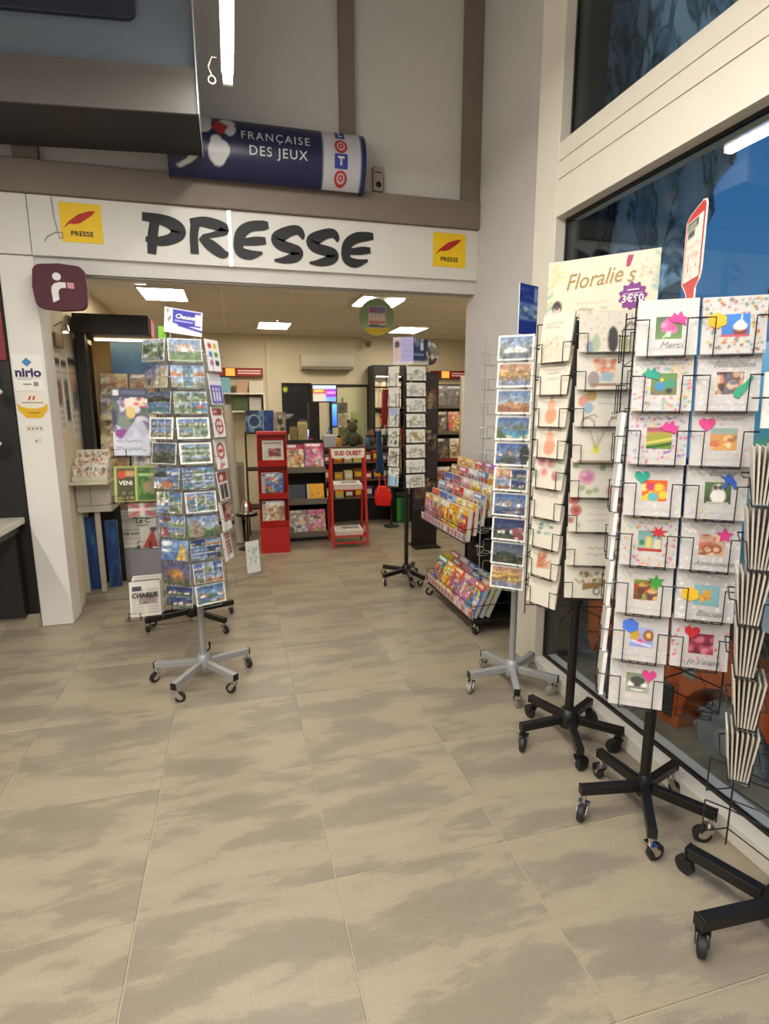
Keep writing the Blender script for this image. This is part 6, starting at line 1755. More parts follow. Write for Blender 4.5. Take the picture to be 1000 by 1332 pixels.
# lamp-like metal cup beside the red stand
mc = thing('metal_stand', 'thin dark stand with a shiny metal cup left of the red leaflet stand', 'stand', (0.10, 5.95, 0))
MB().tube([(0, 0, 0), (0, 0, 0.5)], 0.01, 8).build('pole', M_dark, mc)
MB().lathe([(0.10, 0), (0.10, 0.01), (0.02, 0.02)], 18).build('foot', M_dark, mc)
MB().lathe([(0.10, 0.38), (0.105, 0.39), (0.06, 0.405), (0.055, 0.48), (0.03, 0.52)], 18).build('cup', M_chrome, mc, smooth=True)
MB().lathe([(0.11, 0.36), (0.115, 0.378), (0.02, 0.379)], 18).build('cup_base', M_black, mc)
tb = thing('side_table', 'plain beige cabinet seen behind the grey front rack inside the shop', 'cabinet', (-0.18, 6.3, 0))
MB().box(-0.28, 0.28, 0, 0.4, 0.42, 0.85).build('body', mat('beige_panel', '8a8068', 0.6), tb, bv=0.004)
for x in (-0.25, 0.25): MB().box(x - 0.015, x + 0.015, 0.01, 0.04, 0, 0.42).build('leg', M_dark, tb)
for x in (-0.25, 0.25): MB().box(x - 0.015, x + 0.015, 0.36, 0.39, 0, 0.42).build('leg', M_dark, tb)
MB().box(-0.27, 0.27, 0.01, 0.03, 0.20, 0.24).build('crossbar', M_dark, tb)
wp = thing('paper_roll', 'long pale roll of wrapping paper leaning on the beige cabinet', 'paper', (0.02, 6.19, 0.0))
MB().tube([(0.0, 0, 0.02), (-0.06, 0.04, 1.50)], 0.042, 12).build('roll', mat('pale_wrap', 'a8a292', 0.6, var=0.1, scale=30), wp, smooth=True)
# back wall things
tl = thing('notice_board', 'black framed notice board with green sticker on the back wall', 'board', (0.915, 8.285, 1.09))
A = Art(20, 34, '17171a'); A.ell(.12, .88, .09, .05, 'b8c83a'); A.writing(.3, .7, .9, .02, '5a5a60', rr); A.writing(.3, .6, .84, .02, '55555a', rr); A.blot(0, 0, 1, .4, ['2a2a30', '6a6a70', '1a1a1c', 'a8a8ac'], 14, rr)
link('panel', art_mesh('panel', 0.40, 0.70, 0.012, A, '17171a'), tl, (0, 0, 0))
MB().box(-0.21, 0.21, -0.012, 0.012, 0.70, 0.715).box(-0.21, -0.2, -0.012, 0.012, 0, 0.70).box(0.2, 0.21, -0.012, 0.012, 0, 0.70).build('frame', M_dark, tl)
mi = thing('framed_window', 'dark framed inner window showing a pale room on the back wall', 'window', (1.685, 8.29, 0.9))
MB().box(-0.28, 0.28, -0.003, 0.004, 0.0, 0.86).build('pane', mat('pale_pane', 'd6d4ac', 0.35, var=0.12, scale=3), mi)
for x0, x1, z0, z1 in ((-0.30, -0.265, 0, 0.89), (0.265, 0.30, 0, 0.89), (-0.265, 0.265, 0.855, 0.89), (-0.265, 0.265, 0, 0.03)):
    MB().box(x0, x1, -0.02, 0.004, z0, z1).build('frame_bar', M_dark, mi)
ac = thing('air_conditioner', 'white wall air conditioner high on the back wall', 'air conditioner', (1.35, 8.299, 1.985))
b2 = MB(); pr = [(0, 0.0), (-0.13, 0.0), (-0.19, 0.045), (-0.20, 0.10), (-0.19, 0.205), (0, 0.21)]
b2.add([(-0.375, y, z) for y, z in pr] + [(0.375, y, z) for y, z in pr], [tuple(range(6)), tuple(range(6, 12))[::-1]] + [(i, (i + 1) % 6, 6 + (i + 1) % 6, 6 + i) for i in range(6)])
b2.build('casing', mat('ac_white', 'c9c4b2', 0.25, var=0.02), ac, bv=0.008)
MB().box(-0.35, 0.35, -0.175, -0.135, 0.012, 0.028).build('louvre', mat('ac_louvre', '8f8a7c', 0.4), ac)
sc_ = thing('security_camera', 'small dome camera bracket hanging under the shop ceiling', 'camera', (1.93, 8.1, 2.33))
MB().tube([(0, 0.1, 0.12), (-0.0, 0.05, 0.09), (0, 0, 0.05)], 0.015, 8).build('bracket', M_white, sc_)
MB().lathe([(0.02, 0.06), (0.045, 0.045), (0.05, 0.02), (0.03, -0.02), (0.01, -0.03)], 16).build('dome', mat('cam_grey', '6f6a60', 0.3), sc_, smooth=True)
MB().box(-0.05, 0.05, 0.05, 0.15, 0.115, 0.134).build('mount', M_white, sc_)
def glow_sign(x, w, lab):
    t = thing('lit_sign', lab, 'sign', (x, 8.22, 1.885))
    MB().box(-w / 2, w / 2, 0, 0.075, 0, 0.115).build('housing', mat('sign_red', '8c1f14', 0.4), t, bv=0.003)
    MB().box(-w / 2 + 0.22 - 0.06, -w / 2 + 0.22 + 0.06, -0.003, 0, 0.008, 0.107).build('lit_square', mat('lit_orange', 'ff8a3a', 0.4, emit=1.6), t)
    for z in (0.035, 0.068): MB().box(-w / 2 + 0.32, w / 2 - 0.03, -0.002, 0, z, z + 0.017).build('text_bar', mat('sign_pale', 'e8b8a8', 0.5, emit=0.3), t)
glow_sign(0.12, 0.66, 'red category sign with lit orange square, left on the back wall')
glow_sign(3.27, 0.66, 'red category sign with lit orange square, right on the back wall')
# shelf under the left sign
ls = thing('wall_shelf', 'lit back-wall shelf with pale boxes under the left red sign', 'shelf', (0.12, 8.0, 1.40))
MB().box(-0.5, 0.33, 0, 0.29, 0, 0.02).build('shelf', M_white, ls)
MB().box(-0.5, 0.33, 0, 0.29, 0.24, 0.26).build('shelf', M_white, ls)
MB().box(-0.5, -0.48, 0, 0.29, 0.02, 0.24).build('side_panel', M_white, ls)
MB().box(0.31, 0.33, 0, 0.29, 0.02, 0.24).build('side_panel', M_white, ls)
for k, (x, z, w, h_, c) in enumerate(((-0.2, 0.26, 0.16, 0.2, '7fb8c8'), (0.03, 0.26, 0.14, 0.17, 'b8987a'), (0.22, 0.26, 0.18, 0.15, 'c8c0ac'), (-0.3, 0.02, 0.2, 0.18, '8a9a7a'), (0.0, 0.02, 0.2, 0.17, '4a5a3a'), (0.2, 0.02, 0.16, 0.18, 'b8b4a8'))):
    t = thing('gift_box', '%s box %s on the back-wall shelf' % (['pale blue', 'tan', 'cream', 'sage green', 'dark green', 'light grey'][k], 'on top' if k < 3 else 'inside'), 'box', (0.12 + x, 8.06, 1.40 + z + 0.0005), 0, 'boxes on the back-wall shelf')
    MB().box(-w / 2, w / 2, 0, 0.14, 0, h_ * .8).build('body', mat('box_' + c, c, 0.6), t, bv=0.003)
    MB().box(-w / 2 - 0.003, w / 2 + 0.003, -0.003, 0.143, h_ * .8, h_).build('lid', mat('box_lid_' + c, c, 0.5), t, bv=0.003)
MB().box(-0.5, -0.47, 0.1, 0.28, -1.40, 0).build('leg', M_white, ls)
MB().box(0.3, 0.33, 0.1, 0.28, -1.40, 0).build('leg', M_white, ls)

# sales counter with clutter
sc = thing('sales_counter', 'dark sales counter at the back of the shop', 'counter', (1.45, 7.15, 0))
MB().box(-0.75, 0.75, 0, 0.55, 0, 0.93).build('body', M_dark, sc, bv=0.004)
MB().box(-0.78, 0.78, -0.03, 0.58, 0.9305, 0.965).build('worktop', mat('counter_top', '5a5046', 0.35), sc, bv=0.004)
CT = 0.9655
kt = thing('lottery_terminal', 'tall black terminal with bright blue and purple screens on the sales counter', 'terminal', (1.05, 7.30, CT))
MB().box(-0.09, 0.04, 0, 0.22, 0, 0.56).build('column', M_black, kt, bv=0.006)
MB().box(-0.05, 0.28, 0.03, 0.09, 0.56, 0.79).build('screen_housing', M_black, kt, bv=0.004)
A = Art(20, 16, '6f9be0'); A.rect(0, .78, 1, 1, 'b8ccf0'); A.rect(0, .5, .55, .76, 'b85a3a'); A.rect(.1, .58, .45, .7, 'e8c05a'); A.rect(.55, .3, 1, .76, '8a3ab8'); A.rect(.6, .5, .95, .6, 'e8a0d8'); A.rect(0, 0, .55, .48, 'b8b0a0')
link('screen', art_mesh('screen', 0.30, 0.20, 0.003, A, '111111', SCREEN), kt, (0.115, 0.0265, 0.575))
MB().box(0.20, 0.28, 0.03, 0.08, 0.24, 0.555).build('side_housing', M_black, kt)
link('screen', art_mesh('screen', 0.06, 0.28, 0.003, Art(4, 10, '3a8af0').grad(0, 0, 1, 1, '2a5ad8', '6fc0f8'), '111111', SCREEN), kt, (0.24, 0.0265, 0.26))
link('screen', art_mesh('screen', 0.05, 0.20, 0.003, Art(4, 10, '9a8af8').grad(0, 0, 1, 1, '6a6af0', 'd8d0ff'), '111111', SCREEN), kt, (-0.125, 0.02, 0.02))
MB().box(-0.155, -0.095, 0.0235, 0.1, 0, 0.24).build('side_housing', M_black, kt)
wb = thing('ticket_box', 'white paper box with blue ribbon mark in front of the black terminal', 'box', (1.20, 7.19, CT))
MB().box(-0.08, 0.08, 0, 0.12, 0, 0.14).build('body', mat('pale_box', 'b8bcc4', 0.5), wb, bv=0.003)
MB().prism([(-0.03, 0.16), (0.0, 0.26), (0.03, 0.16), (0.018, 0.16), (0.0, 0.22), (-0.018, 0.16)], 0.02, 0.03).build('ribbon', mat('ribbon_blue', '4a6ad0', 0.4, emit=0.0), wb)
MB().box(-0.05, 0.05, 0.019, 0.032, 0.141, 0.159).build('lid', M_paper, wb)
def plush(name, label, x, y, body, accent, s, cat='toy'):
    t = thing(name, label, cat, (x, y, CT))
    MB().lathe([(0.02 * s, 0), (0.07 * s, 0.02 * s), (0.08 * s, 0.07 * s), (0.06 * s, 0.13 * s), (0.03 * s, 0.155 * s)], 14).build('body', mat('plush_' + body, body, 0.9, var=0.2, scale=40), t, smooth=True)
    MB().lathe([(0.015 * s, 0.14 * s), (0.05 * s, 0.16 * s), (0.058 * s, 0.20 * s), (0.04 * s, 0.245 * s), (0.01 * s, 0.255 * s)], 14).build('head', mat('plush_' + accent, accent, 0.9, var=0.2, scale=40), t, smooth=True)
    for q in (-1, 1):
        MB().lathe([(0.005 * s, 0.235 * s), (0.02 * s, 0.245 * s), (0.018 * s, 0.265 * s), (0.004 * s, 0.275 * s)], 10, (q * 0.04 * s, 0, 0)).build('ear', mat('plush_' + body, body, 0.9), t, smooth=True)
        MB().tube([(q * 0.06 * s, -0.02 * s, 0.10 * s), (q * 0.09 * s, -0.05 * s, 0.06 * s), (q * 0.08 * s, -0.07 * s, 0.03 * s)], [0.022 * s, 0.02 * s, 0.016 * s], 8).build('arm', mat('plush_' + body, body, 0.9), t, smooth=True)
plush('plush_toy', 'olive green plush toy on the sales counter', 1.52, 7.30, '3f3f28', '4a4830', 1.25)
plush('plush_toy', 'black and white panda plush on the sales counter', 1.95, 7.26, '1f1f22', 'd8d4cc', 0.9)
plush('plush_toy', 'small brown plush toy between the panda and the green plush', 1.76, 7.28, '5a3f30', '7a5a44', 0.8)
pp = thing('price_stand', 'pole with small framed leaflets on the sales counter', 'stand', (1.42, 7.45, CT))
MB().tube([(0, 0, 0), (0, 0, 0.62)], 0.012, 8).build('pole', M_greywire, pp)
MB().lathe([(0.06, 0), (0.06, 0.01), (0.015, 0.02)], 14).build('foot', M_dark, pp)
for k, (z, c) in enumerate(((0.42, '7a7a6a'), (0.26, 'c8bc94'), (0.10, '8a8458'))):
    link('leaflet', art_mesh('leaflet', 0.13, 0.14, 0.004, Art(8, 8, c).blot(0, 0, 1, 1, [c, '5a5a4a', 'd8d4c0'], 8, rr)), pp, (0.0, -0.02, z))
hs = thing('leaflet_holder', 'green leaflet holder standing right of the leaflet pole on the sales counter', 'holder', (1.63, 7.56, CT))
MB().box(-0.08, 0.08, 0, 0.05, 0, 0.1).build('tray', M_dark, hs)
link('leaflet', art_mesh('leaflet', 0.15, 0.34, 0.01, Art(10, 14, 'a8b47a').blot(0, 0, 1, 1, ['7a8458', 'c8cc9a', '5a5f44'], 10, rr)), hs, (0, 0.015, 0.1005))
for k, (x, w, h_, c) in enumerate(((2.13, 0.12, 0.20, 'a83028'), (0.86, 0.12, 0.30, 'b8a878'), (0.745, 0.09, 0.24, '8a7848'))):
    t = thing('packet', ['red packet at the right end of the sales counter', 'patterned beige packet left of the black terminal', 'olive packet at the left end of the sales counter'][k], 'packet', (x, 7.2, CT))
    MB().box(-w / 2, w / 2, 0, 0.1, 0, h_).build('body', mat('packet_' + c, c, 0.5, var=0.25, scale=25), t, bv=0.004)
    MB().box(-w / 2 + .005, w / 2 - .005, 0.03, 0.07, h_, h_ + 0.02).build('fold', mat('packet_' + c, c, 0.5), t)
# baskets rack in front of the counter, right
# lit cabinet on the back wall
lc = thing('lit_cabinet', 'lit white cabinet with dark top and two shelves of books', 'cabinet', (2.20, 7.92, 0.0))
MB().box(-0.24, 0.24, 0, 0.34, 1.90, 2.05).build('top_box', M_dark, lc, bv=0.004)
MB().box(-0.24, -0.215, 0, 0.34, 0, 1.8995).build('side_panel', M_dark, lc)
MB().box(0.215, 0.24, 0, 0.34, 0, 1.8995).build('side_panel', M_dark, lc)
MB().box(-0.214, 0.214, 0.32, 0.34, 0, 1.8995).build('back_panel', M_paper, lc)
for z in (0.02, 0.8, 1.10, 1.44): MB().box(-0.214, 0.214, 0.01, 0.319, z, z + 0.02).build('shelf', M_dark if z < 1.2 else mat('brown_shelf', '5a3a28', 0.5), lc)
MB().box(-0.18, 0.18, 0.05, 0.08, 1.885, 1.8985).build('strip_lamp', mat('strip_glow', 'ffe9c0', 0.4, emit=6.0), lc)
x = 2.20 - 0.20
for k in range(7):
    w = 0.04 + 0.012 * (k % 3)
    sheet('book', 'pale tall book, %s from the left on the top lit shelf' % ['first', 'second', 'third', 'fourth', 'fifth', 'sixth', 'seventh'][k], 'book', w, 0.36 - 0.02 * (k % 2), 0.16, Art(4, 10, ['e8dcc0', 'd8c8a0', 'f0e8d4', 'd0b890'][k % 4]).rect(.2, .6, .8, .8, 'a89468'), (x + w / 2, 7.99, 1.4605), (0, 0, 0), 'books in the lit cabinet')
    x += w + 0.006
x = 2.20 - 0.20
for k in range(6):
    w = 0.05 + 0.012 * (k % 2)
    sheet('book', 'coloured book, %s from the left on the lower lit shelf' % ['first', 'second', 'third', 'fourth', 'fifth', 'sixth'][k], 'book', w, 0.27 - 0.02 * (k % 3), 0.16, Art(4, 10, ['e8d8b0', 'd8a860', 'c86a50', 'e8e0cc', 'a8b070', 'd8b878'][k]), (x + w / 2, 7.99, 1.1205), (0, 0, 0), 'books in the lit cabinet')
    x += w + 0.006
# hanging bags and scarves in front
hr = thing('hanging_rail', 'dark stand with hooks beside the drawing card rack', 'stand', (1.86, 6.62, 0))
MB().tube([(0, 0, 0), (0, 0, 1.72)], 0.014, 8).build('pole', M_dark, hr)
MB().lathe([(0.10, 0), (0.10, 0.012), (0.02, 0.03)], 20).build('foot', M_dark, hr)
MB().tube([(-0.20, 0, 1.22), (0.02, 0, 1.22)], 0.007, 6).build('crossbar', M_dark, hr)
MB().tube([(-0.22, 0, 1.70), (0.16, 0, 1.70)], 0.009, 6).build('crossbar', M_dark, hr)
MB().tube([(-0.16, 0, 0.62), (0.12, 0, 0.62)], 0.009, 6).build('crossbar', M_dark, hr)
def hanging(name, label, x, z0, z1, w, c, cat):
    t = thing(name, label, cat, (x, 6.60, 0))
    b = MB(); nn = 14
    vs, fs = [], []
    for i in range(nn + 1):
        zz = z1 + (z0 - z1) * i / nn
        for k in range(9):
            u = k / 8 - .5
            vs.append((u * w * (0.8 + 0.3 * i / nn), -0.012 - 0.018 * math.cos(u * 19 + i * .2), zz))
    for i in range(nn):
        for k in range(8):
            a = i * 9 + k; fs.append((a, a + 1, a + 10, a + 9))
    o = b.add(vs, fs).build('cloth', mat('cloth_' + c, c, 0.85, var=0.2, scale=20), t, smooth=True)
    md = o.modifiers.new('thick', 'SOLIDIFY'); md.thickness = 0.008
    MB().tube([(0, -0.004, z1 - 0.01), (0, 0.006, z1 + 0.042), (0, 0.034, z1 + 0.042), (0, 0.036, z1 + 0.03)], 0.003, 5).build('hook', M_greywire, t)
hanging('scarf', 'red scarf hanging left of the drawing card rack', 1.79, 1.26, 1.672, 0.12, 'a02428', 'scarf')
hanging('bag', 'denim blue bag hanging beneath the red scarf', 1.70, 0.68, 1.19, 0.08, '34506f', 'bag')
hanging('scarf', 'beige brown scarf hanging beside the red scarf', 1.93, 0.66, 1.672, 0.07, 'a08a6a', 'scarf')
rb = thing('carrier_bag', 'bright red carrier bag hanging low behind the drawing card rack', 'bag', (1.73, 6.56, 0.27))
MB().add([(-0.09, -0.03, 0.02), (0.09, -0.03, 0), (0.09, 0.03, 0), (-0.09, 0.03, 0.02), (-0.10, -0.05, 0.14), (0.11, -0.05, 0.14), (0.11, 0.04, 0.14), (-0.10, 0.04, 0.14), (-0.06, -0.02, 0.26), (0.06, -0.02, 0.25), (0.06, 0.02, 0.25), (-0.06, 0.02, 0.26)],
         [(0, 3, 2, 1), (0, 1, 5, 4), (1, 2, 6, 5), (2, 3, 7, 6), (3, 0, 4, 7), (4, 5, 9, 8), (5, 6, 10, 9), (6, 7, 11, 10), (7, 4, 8, 11), (8, 9, 10, 11)]).build('body', mat('bag_red', 'e0221a', 0.45, var=0.1), rb, bv=0.012, smooth=True)
MB().tube([(-0.04, 0, 0.255), (-0.03, 0.040, 0.362), (-0.02, 0.06, 0.3695), (0.02, 0.06, 0.3695), (0.03, 0.040, 0.362), (0.04, 0, 0.25)], 0.006, 6).build('handle', mat('bag_red', 'e0221a', 0.45), rb)
gb = thing('storage_box', 'green and dark storage box on the floor behind the drawing card rack', 'box', (2.07, 6.82, 0.0))
MB().box(-0.08, 0.09, 0, 0.25, 0.0, 0.33).build('body', mat('box_green', '1f6a44', 0.5), gb, bv=0.006)
MB().box(-0.078, -0.03, -0.004, 0, 0.02, 0.32).build('strip', mat('strip_green', '4aa03a', 0.5), gb)
MB().box(-0.085, 0.095, -0.01, 0.26, 0.3305, 0.36).build('lid', M_dark, gb, bv=0.004)
# right magazine wall
gw = thing('magazine_shelf', 'tall magazine shelf with white front post along the right of the shop', 'shelf', (2.75, 6.55, 0))
MB().box(-0.55, 0.76, 0.30, 0.33, 0, 1.75).build('back_panel', M_dark, gw)
MB().box(-0.57, -0.55, -0.12, 0.33, 0, 1.75).build('side_panel', M_dark, gw)
MB().box(0.76, 0.78, -0.12, 0.33, 0, 1.75).build('side_panel', M_dark, gw)
MB().box(-0.135, -0.075, -0.28, -0.23, 0, 1.82).build('post', mat('post_white', 'cfcbc0', 0.4), gw, bv=0.004)
for k, z in enumerate((0.10, 0.45, 0.80, 1.13, 1.45)):
    MB().box(-0.549, 0.759, -0.10 + 0.06 * k, 0.299, z, z + 0.012).build('shelf', M_shelf, gw)
    MB().box(-0.549, 0.759, -0.105 + 0.06 * k, -0.101 + 0.06 * k, z, z + 0.04).build('shelf_lip', M_shelf if k != 2 else mat('lip_red', '7a2a24', 0.5), gw)
    for q in range(6):
        x = 2.75 - 0.44 + 0.21 * q
        pal = ['dark', 'grey', 'dark', 'cream', 'dark', 'puzzle', 'grey'][(q * 3 + k * 2) % 7]
        sheet('magazine', '%s magazine, %s from the left, %s tier of the tall right-hand shelf' % (adj[pal], (nth + ['seventh'])[q], ['lowest', 'second', 'middle', 'fourth', 'top'][k]), 'magazine', 0.195, 0.27, 0.02, cover(pal, 500 + 10 * k + q, 12, 16), (x, 6.48 + 0.06 * k + 0.015, z + 0.0125), (-0.22, 0, 0), 'magazines on the tall right-hand shelf')
cp = thing('poster_stand', 'tall dark poster stand behind the drawing card rack', 'panel', (1.93, 5.55, 0))
MB().box(-0.13, 0.13, 0, 0.02, 0.40, 1.80).build('panel', mat('poster_dark', '33303a', 0.5, var=0.4, scale=6), cp, bv=0.002)
MB().box(-0.14, 0.14, 0.021, 0.04, 0.0, 1.82).build('frame', M_dark, cp)
MB().box(-0.14, 0.14, -0.12, 0.16, 0.0, 0.015).build('foot', M_dark, cp)
for k, (z, c) in enumerate(((1.55, '5f463f'), (1.12, '4a3a34'), (0.62, '6a5038'))): link('poster', art_mesh('poster', 0.22, 0.22, 0.002, cover('dark', 60 + k, 10, 10)), cp, (0, -0.003, z - 0.1))

# left side of the shop: counter, papers, shelf unit, newspaper bin
ct = thing('side_counter', 'white counter with drawers just inside the shop on the left', 'counter', (-1.0, 4.66, 0))
MB().box(-0.158, 0.10, -0.20, 0.31, 0.925, 0.945).build('worktop', mat('pale_worktop', 'c9c1a8', 0.4), ct, bv=0.003)
MB().box(-0.155, 0.085, -0.06, 0.30, 0.70, 0.9245).build('drawer_body', mat('grey_white_panel', 'b3ad9c', 0.5), ct, bv=0.002)
for x0, x1 in ((-0.153, -0.056), (-0.052, 0.083)):
    MB().box(x0, x1, -0.07, -0.061, 0.755, 0.92).build('drawer_front', mat('grey_white_panel', 'b3ad9c', 0.5), ct, bv=0.002)
MB().box(-0.153, 0.083, -0.07, -0.061, 0.702, 0.75).build('rail', mat('grey_white_panel', 'b3ad9c', 0.5), ct, bv=0.002)
for x, w, in ((-0.145, 0.03), (-0.03, 0.035)):
    MB().box(x - w / 2, x + w / 2, -0.03, 0.0, 0.06, 0.6995).build('upright', mat('grey_white_panel', 'b3ad9c', 0.5), ct)
MB().box(-0.155, 0.75, -0.08, 0.58, 0.0, 0.055).build('plinth', mat('dull_plinth', '8d8570', 0.6), ct, bv=0.003)
for k, (x, a) in enumerate(((-0.105, 0.1), (0.03, -0.1))):
    sheet('display_board', ['deep blue underwater board leaning in the counter recess, left', 'dark blue board leaning in the counter recess, right'][k], 'board', 0.09, 0.58 - 0.04 * k, 0.012, Art(8, 24, '123a78').blot(0, 0, 1, 1, ['0f2f6a', '1a5aa0', '2f8a8a', '10204a'], 14, rr), (-1.0 + x, 4.73 + 0.03 * k, 0.0565), (-0.05, 0, 0.1))
MB().box(-0.155, 0.085, 0.25, 0.26, 0.056, 0.6995).build('back_panel', M_dark, ct)
# acrylic holder with cards on the counter
ah = thing('acrylic_holder', 'stepped clear holder of small papers on the white side counter', 'holder', (-1.03, 4.52, 0.9455))
M_acr = mat('acrylic', 'c9c4b0', 0.15, spec=0.8)
for k in range(3):
    MB().box(-0.12, 0.12, 0.075 * k + 0.004, 0.075 * k + 0.0745, 0.0045, 0.012 + 0.055 * k).build('step', M_acr, ah)
    MB().box(-0.12, 0.12, 0.075 * k, 0.075 * k + 0.0035, 0.0045, 0.035 + 0.055 * k).build('lip', M_acr, ah)
MB().box(-0.12, 0.12, 0.0, 0.225, 0, 0.004).build('base', M_acr, ah)
for k in range(3):
    for q in range(4):
        sheet('ticket_card', 'small printed card, %s from the left on the %s step of the clear holder' % (nth[q], ['low', 'middle', 'high'][k]), 'card', 0.054, 0.10, 0.004, Art(10, 14, 'd8d0bc').blot(.05, .1, .95, .9, ['4a4a48', 'a89a80', 'c8b090', '7a6a5a', 'b84a40', 'e4dccb'], 16, rr), (-1.03 - 0.087 + 0.058 * q, 4.52 + 0.075 * k + 0.012, 0.9455 + 0.0125 + 0.055 * k), (-0.25, 0, 0), 'small cards in the clear holder')
# papers on the left inner wall
for k, (y, z, w, h_, lab) in enumerate(((4.47, 1.30, 0.16, 0.55, 'long pale newspaper sheet hanging just behind the pillar'), (4.64, 1.34, 0.14, 0.50, 'second hanging newspaper sheet with a dark photo'), (4.86, 1.24, 0.22, 0.64, 'large hanging newspaper sheet with pink print nearest the black post'))):
    A = news(60 + k, 12, 26); 
    if k == 1: A.rect(.3, .1, .9, .4, '3f4450')
    if k == 2: A.rect(.1, .55, .8, .8, 'd8a08a', .6)
    sheet('newspaper', lab, 'newspaper', w, h_, 0.003, A, (-1.155, y, z), (0, 0, PI / 2), m=PRINT_MATTE)
sg = thing('wall_lamp', 'small spot lamp with a brown sign board on the left inner wall', 'lamp', (-1.155, 4.50, 1.89))
MB().box(0, 0.03, -0.10, 0.10, 0, 0.09).build('sign_board', mat('brown_board', '6a5a4a', 0.5), sg, bv=0.002)
MB().tube([(0, 0, 0.14), (0.05, 0, 0.17), (0.07, 0, 0.15)], 0.006, 6).build('arm', M_greywire, sg)
MB().lathe([(0.012, 0.10), (0.03, 0.11), (0.02, 0.15), (0.012, 0.16)], 14, (0.07, 0, 0)).build('shade', M_chrome, sg, smooth=True)
MB().lathe([(0.004, 0.095), (0.018, 0.098), (0.018, 0.106), (0.004, 0.107)], 12, (0.07, 0, 0)).build('bulb', mat('warm_bulb', 'ffd890', 0.4, emit=12.0), sg)
# black canopy shelf unit
cu = thing('magazine_unit', 'black canopied shelf unit with stepped magazines on the left of the shop', 'shelf', (-0.86, 4.95, 0))
MB().box(-0.27, 0.27, -0.05, 0.55, 2.035, 2.18).build('canopy', M_dark, cu, bv=0.004)
MB().box(-0.27, -0.20, -0.03, 0.04, 0.946, 2.034).build('post', M_dark, cu)
MB().box(-0.27, 0.27, 0.52, 0.55, 0, 2.034).build('back_panel', mat('warm_back', 'c9a874', 0.6), cu)
MB().box(-0.29, -0.272, 0.05, 0.55, 0.056, 2.0).build('side_panel', M_dark, cu)
MB().box(-0.2, 0.25, 0.30, 0.34, 2.02, 2.0345).build('strip_lamp', mat('strip_glow2', 'ffdca0', 0.4, emit=7.0), cu)
MB().box(-0.1, 0.27, 0.40, 0.5195, 1.62, 2.03).build('photo_panel', mat('blue_photo', '5a84b0', 0.5, var=0.5, scale=5), cu)
for k in range(4):
    z, y = 0.98 + 0.17 * k, 0.12 + 0.07 * k
    MB().box(-0.199, 0.268, y, 0.519, z - 0.012, z).build('shelf', M_shelf, cu)
    for q in range(2):
        pal = ['cream', 'cream', 'grey', 'cream', 'dark'][(k + 2 * q) % 5]
        sheet('magazine', '%s magazine in clear sleeve, %s step, %s side of the canopied unit' % (adj[pal], nth[k], ['left', 'right'][q]), 'magazine', 0.21, 0.27, 0.012, cover(pal, 400 + k * 3 + q, 14, 18), (-0.86 - 0.09 + 0.225 * q, 4.95 + y + 0.01, z + 0.0005), (-0.16, 0, 0.0), 'magazines in the canopied unit')
for k, (x, c, lab) in enumerate(((0.30, 'c23a24', 'red striped hanging tag beside the canopy'),)):
    t = thing('hanging_tag', lab, 'tag', (-0.86 + 0.272, 4.98, 2.02))
    MB().box(0.0, 0.004, -0.02, 0.2, 0, 0.15).build('panel', mat('tag_red', 'b8321f', 0.5), t)
    for q in range(4): MB().bar((0.0045, 0.0 + 0.04 * q, 0.02), (0.0045, 0.04 + 0.04 * q, 0.13), 0.001, 0.008, up=(0, 1, 0)).build('stripe', M_paper, t)
# newspaper bin
bn = thing('newspaper_bin', 'pale grey bin with slanted lid behind the black rack', 'bin', (-0.83, 4.93, 0.0555))
b2 = MB(); pr = [(0.0, 0.0), (0.0, 0.27), (0.20, 0.56), (0.28, 0.56), (0.28, 0.0)]
b2.add([(-0.19, y, z) for y, z in pr] + [(0.19, y, z) for y, z in pr], [tuple(range(5)), tuple(range(5, 10))[::-1]] + [(i, (i + 1) % 5, 5 + (i + 1) % 5, 5 + i) for i in range(5)])
b2.build('body', mat('bin_grey', '9c9aa0', 0.5, var=0.03), bn, bv=0.003)
ny_ = sheet('newspaper', 'newspaper front page with large headline lying on the slanted lid of the grey bin', 'newspaper', 0.33, 0.34, 0.004, Art(26, 28, 'cfcbbe').rect(.1, .46, .95, .475, '6a6862').rect(.1, .64, .5, .8, 'b0ada2').rect(.1, .22, .7, .25, 'a09c92', .6).rect(.1, .12, .6, .14, 'a09c92', .6), (-0.835, 4.921, 0.332), (-0.604, 0, 0), m=PRINT_MATTE)
text('Le C', 0.060, M_ink, ny_, (0.06, -0.0006, 0.235), bold=0.001)
text('Déjà quatre ans', 0.036, M_ink, ny_, (0.0, -0.0006, 0.125), bold=0.0006, sx=0.9)
for z_, w_ in ((0.312, 0.22), (0.288, 0.24), (0.192, 0.10)):
    MB().box(-w_ / 2 + (0.06 if z_ < 0.2 else 0), w_ / 2 + (0.06 if z_ < 0.2 else 0), -0.0008, -0.0002, z_, z_ + 0.009).build('print_line', Mg, ny_)

